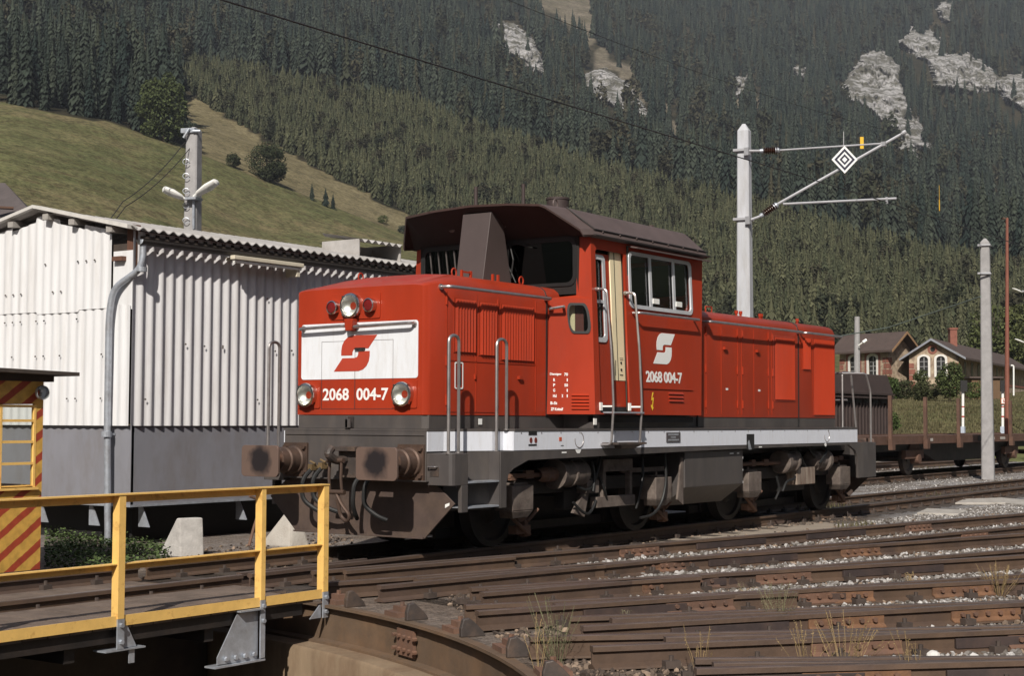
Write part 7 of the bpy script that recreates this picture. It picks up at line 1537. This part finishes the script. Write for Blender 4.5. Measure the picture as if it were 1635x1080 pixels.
blades([([(1425, 590), (1660, 570), (1660, 700), (1425, 700)], 11000, .05, .20, .03)], 'bank_grass', 'rough green grass on the bank behind the flat wagon', GRASS, zf=bank)
blades([([(1270, 815), (1345, 808), (1380, 818), (1290, 834)], 260, .05, .16, .012), ([(1330, 842), (1400, 836), (1400, 840), (1335, 846)], 60, .05, .12, .01), ([(1480, 785), (1635, 765), (1635, 775), (1480, 795)], 200, .04, .12, .012), ([(1440, 748), (1600, 738), (1635, 745), (1470, 758)], 200, .04, .12, .012)], 'yard_weeds', 'short green weeds in the gravel behind the locomotive', GRASS)
# low leafy ground cover before the shed
V, Fc = [], []
GC = [(72, 905), (72, 850), (120, 845), (180, 858), (225, 868), (275, 876), (268, 895), (200, 902), (130, 905)]
for _ in range(9000):
    u, v = rng.uniform(60, 290), rng.uniform(845, 905)
    if not inpoly(np.array([u]), np.array([v]), GC)[0]: continue
    p = PX(u, v, 2, -.15); hgt = .20*max(0.15, .6+.6*mnoise.noise(Vector((p.x*2.2, p.y*2.2, 0)))); p.z = GZ+rng.uniform(0, hgt); n_ = Vector((rng.normal()*.5, rng.normal()*.5, 1)).normalized(); a = n_.orthogonal().normalized(); a.rotate(Matrix.Rotation(rng.uniform(0, 6.28), 3, n_)); b = n_.cross(a); s = rng.uniform(.012, .032); o = len(V)
    V += [p-a*s, p+b*s*.6, p+a*s, p-b*s*.6]; Fc += [(o, o+1, o+2, o+3)]
me = bpy.data.meshes.new('ground_cover'); me.from_pydata([tuple(v) for v in V], [], Fc); tag(link_mesh('ground_cover', me, HERB), 'low leafy ground cover between the striped cabin and the white block', 'ground cover', kind='stuff')
# single weeds among the rails
def weed(u, v, h, label, seed, dry=False, n=26, spread=.10):
    p = PX(u, v, 2, GZ); rd = random.Random(seed); t = thing('tall_weed', label, 'weed', p, 'weeds standing among the fan rails'); st, lf = MB(), MB()
    for i in range(n if not dry else int(n*.7)):
        a = rd.uniform(0, 6.28); r_ = rd.uniform(.1, 1)*spread; b0 = p+Vector((math.cos(a)*r_*.3, math.sin(a)*r_*.3, 0)); hh = h*rd.uniform(.45, 1); tip = b0+Vector((math.cos(a)*r_, math.sin(a)*r_, hh)); mid = b0.lerp(tip, .5)+Vector((rd.uniform(-.025, .025), rd.uniform(-.025, .025), hh*.08))
        st.tube([b0, mid, tip], .0016, 3)
        for k in range(14 if dry else 24):
            f = rd.uniform(.72 if dry else .30, 1.02); c = b0.lerp(tip, f)+Vector((rd.uniform(-1, 1), rd.uniform(-1, 1), rd.uniform(-1, 1)))*(.007 if dry else .024); s = rd.uniform(.003, .007); d_ = Vector((rd.uniform(-1, 1), rd.uniform(-1, 1), rd.uniform(-.2, 1))).normalized(); e = d_.orthogonal().normalized()
            lf.add([c-e*s*.5, c+d_*s*1.6, c+e*s*.5], [(0, 1, 2)])
    st.build('stem', DRY if dry else WEED, t); lf.build('leaves', DRY if dry else WEED, t)
for i, (u, v, h, lab, dry, n, sp) in enumerate([
 (890, 1062, .50, 'tall greyish weed clump right of the pit rim', False, 26, .18), (1245, 1008, .42, 'bushy pale weed between rails, lower centre right', False, 30, .16), (1595, 955, .34, 'brownish weed clump near the right edge', True, 60, .20), (985, 950, .18, 'small weed by the joint bar of the third fan track', False, 14, .07),
 (1190, 965, .22, 'thin weed right of the small joint-bar weed', False, 12, .07), (1000, 1010, .20, 'small pale weed left of a bolted joint, near the lower edge', False, 10, .05), (860, 1075, .42, 'single dry grass stalk by the pit rim', True, 10, .08), (1350, 1085, .45, 'long dry grass at the lower edge, right of the bushy weed', True, 44, .24), (1455, 935, .15, 'low dry weed beside the white stone', True, 14, .08),
 (1120, 1085, .35, 'dry grass stalks at the lower edge, centre', True, 16, .14), (1290, 1085, .38, 'dry grass stalks at the lower edge left of the long dry grass', True, 22, .16), (1460, 1095, .40, 'dry grass stalks at the lower edge near the right', True, 14, .16)]): weed(u, v, h, lab, 70+i, dry, n, sp)
# haze of the valley air
hzm = bpy.data.materials.new('haze'); hzm.use_nodes = True; n, l = hzm.node_tree.nodes, hzm.node_tree.links; n.remove(n['Principled BSDF']); pv = n.new('ShaderNodeVolumePrincipled'); pv.inputs['Color'].default_value = (.80, .86, 1, 1); pv.inputs['Density'].default_value = HAZE; l.new(pv.outputs[0], n['Material Output'].inputs['Volume'])
if HAZE > 0:
    m = MB(); m.bb(-2900, 3400, -2900, 3400, -4, 1500); tag(m.build('haze', hzm), 'thin blue valley haze over the whole place', 'haze', kind='stuff')
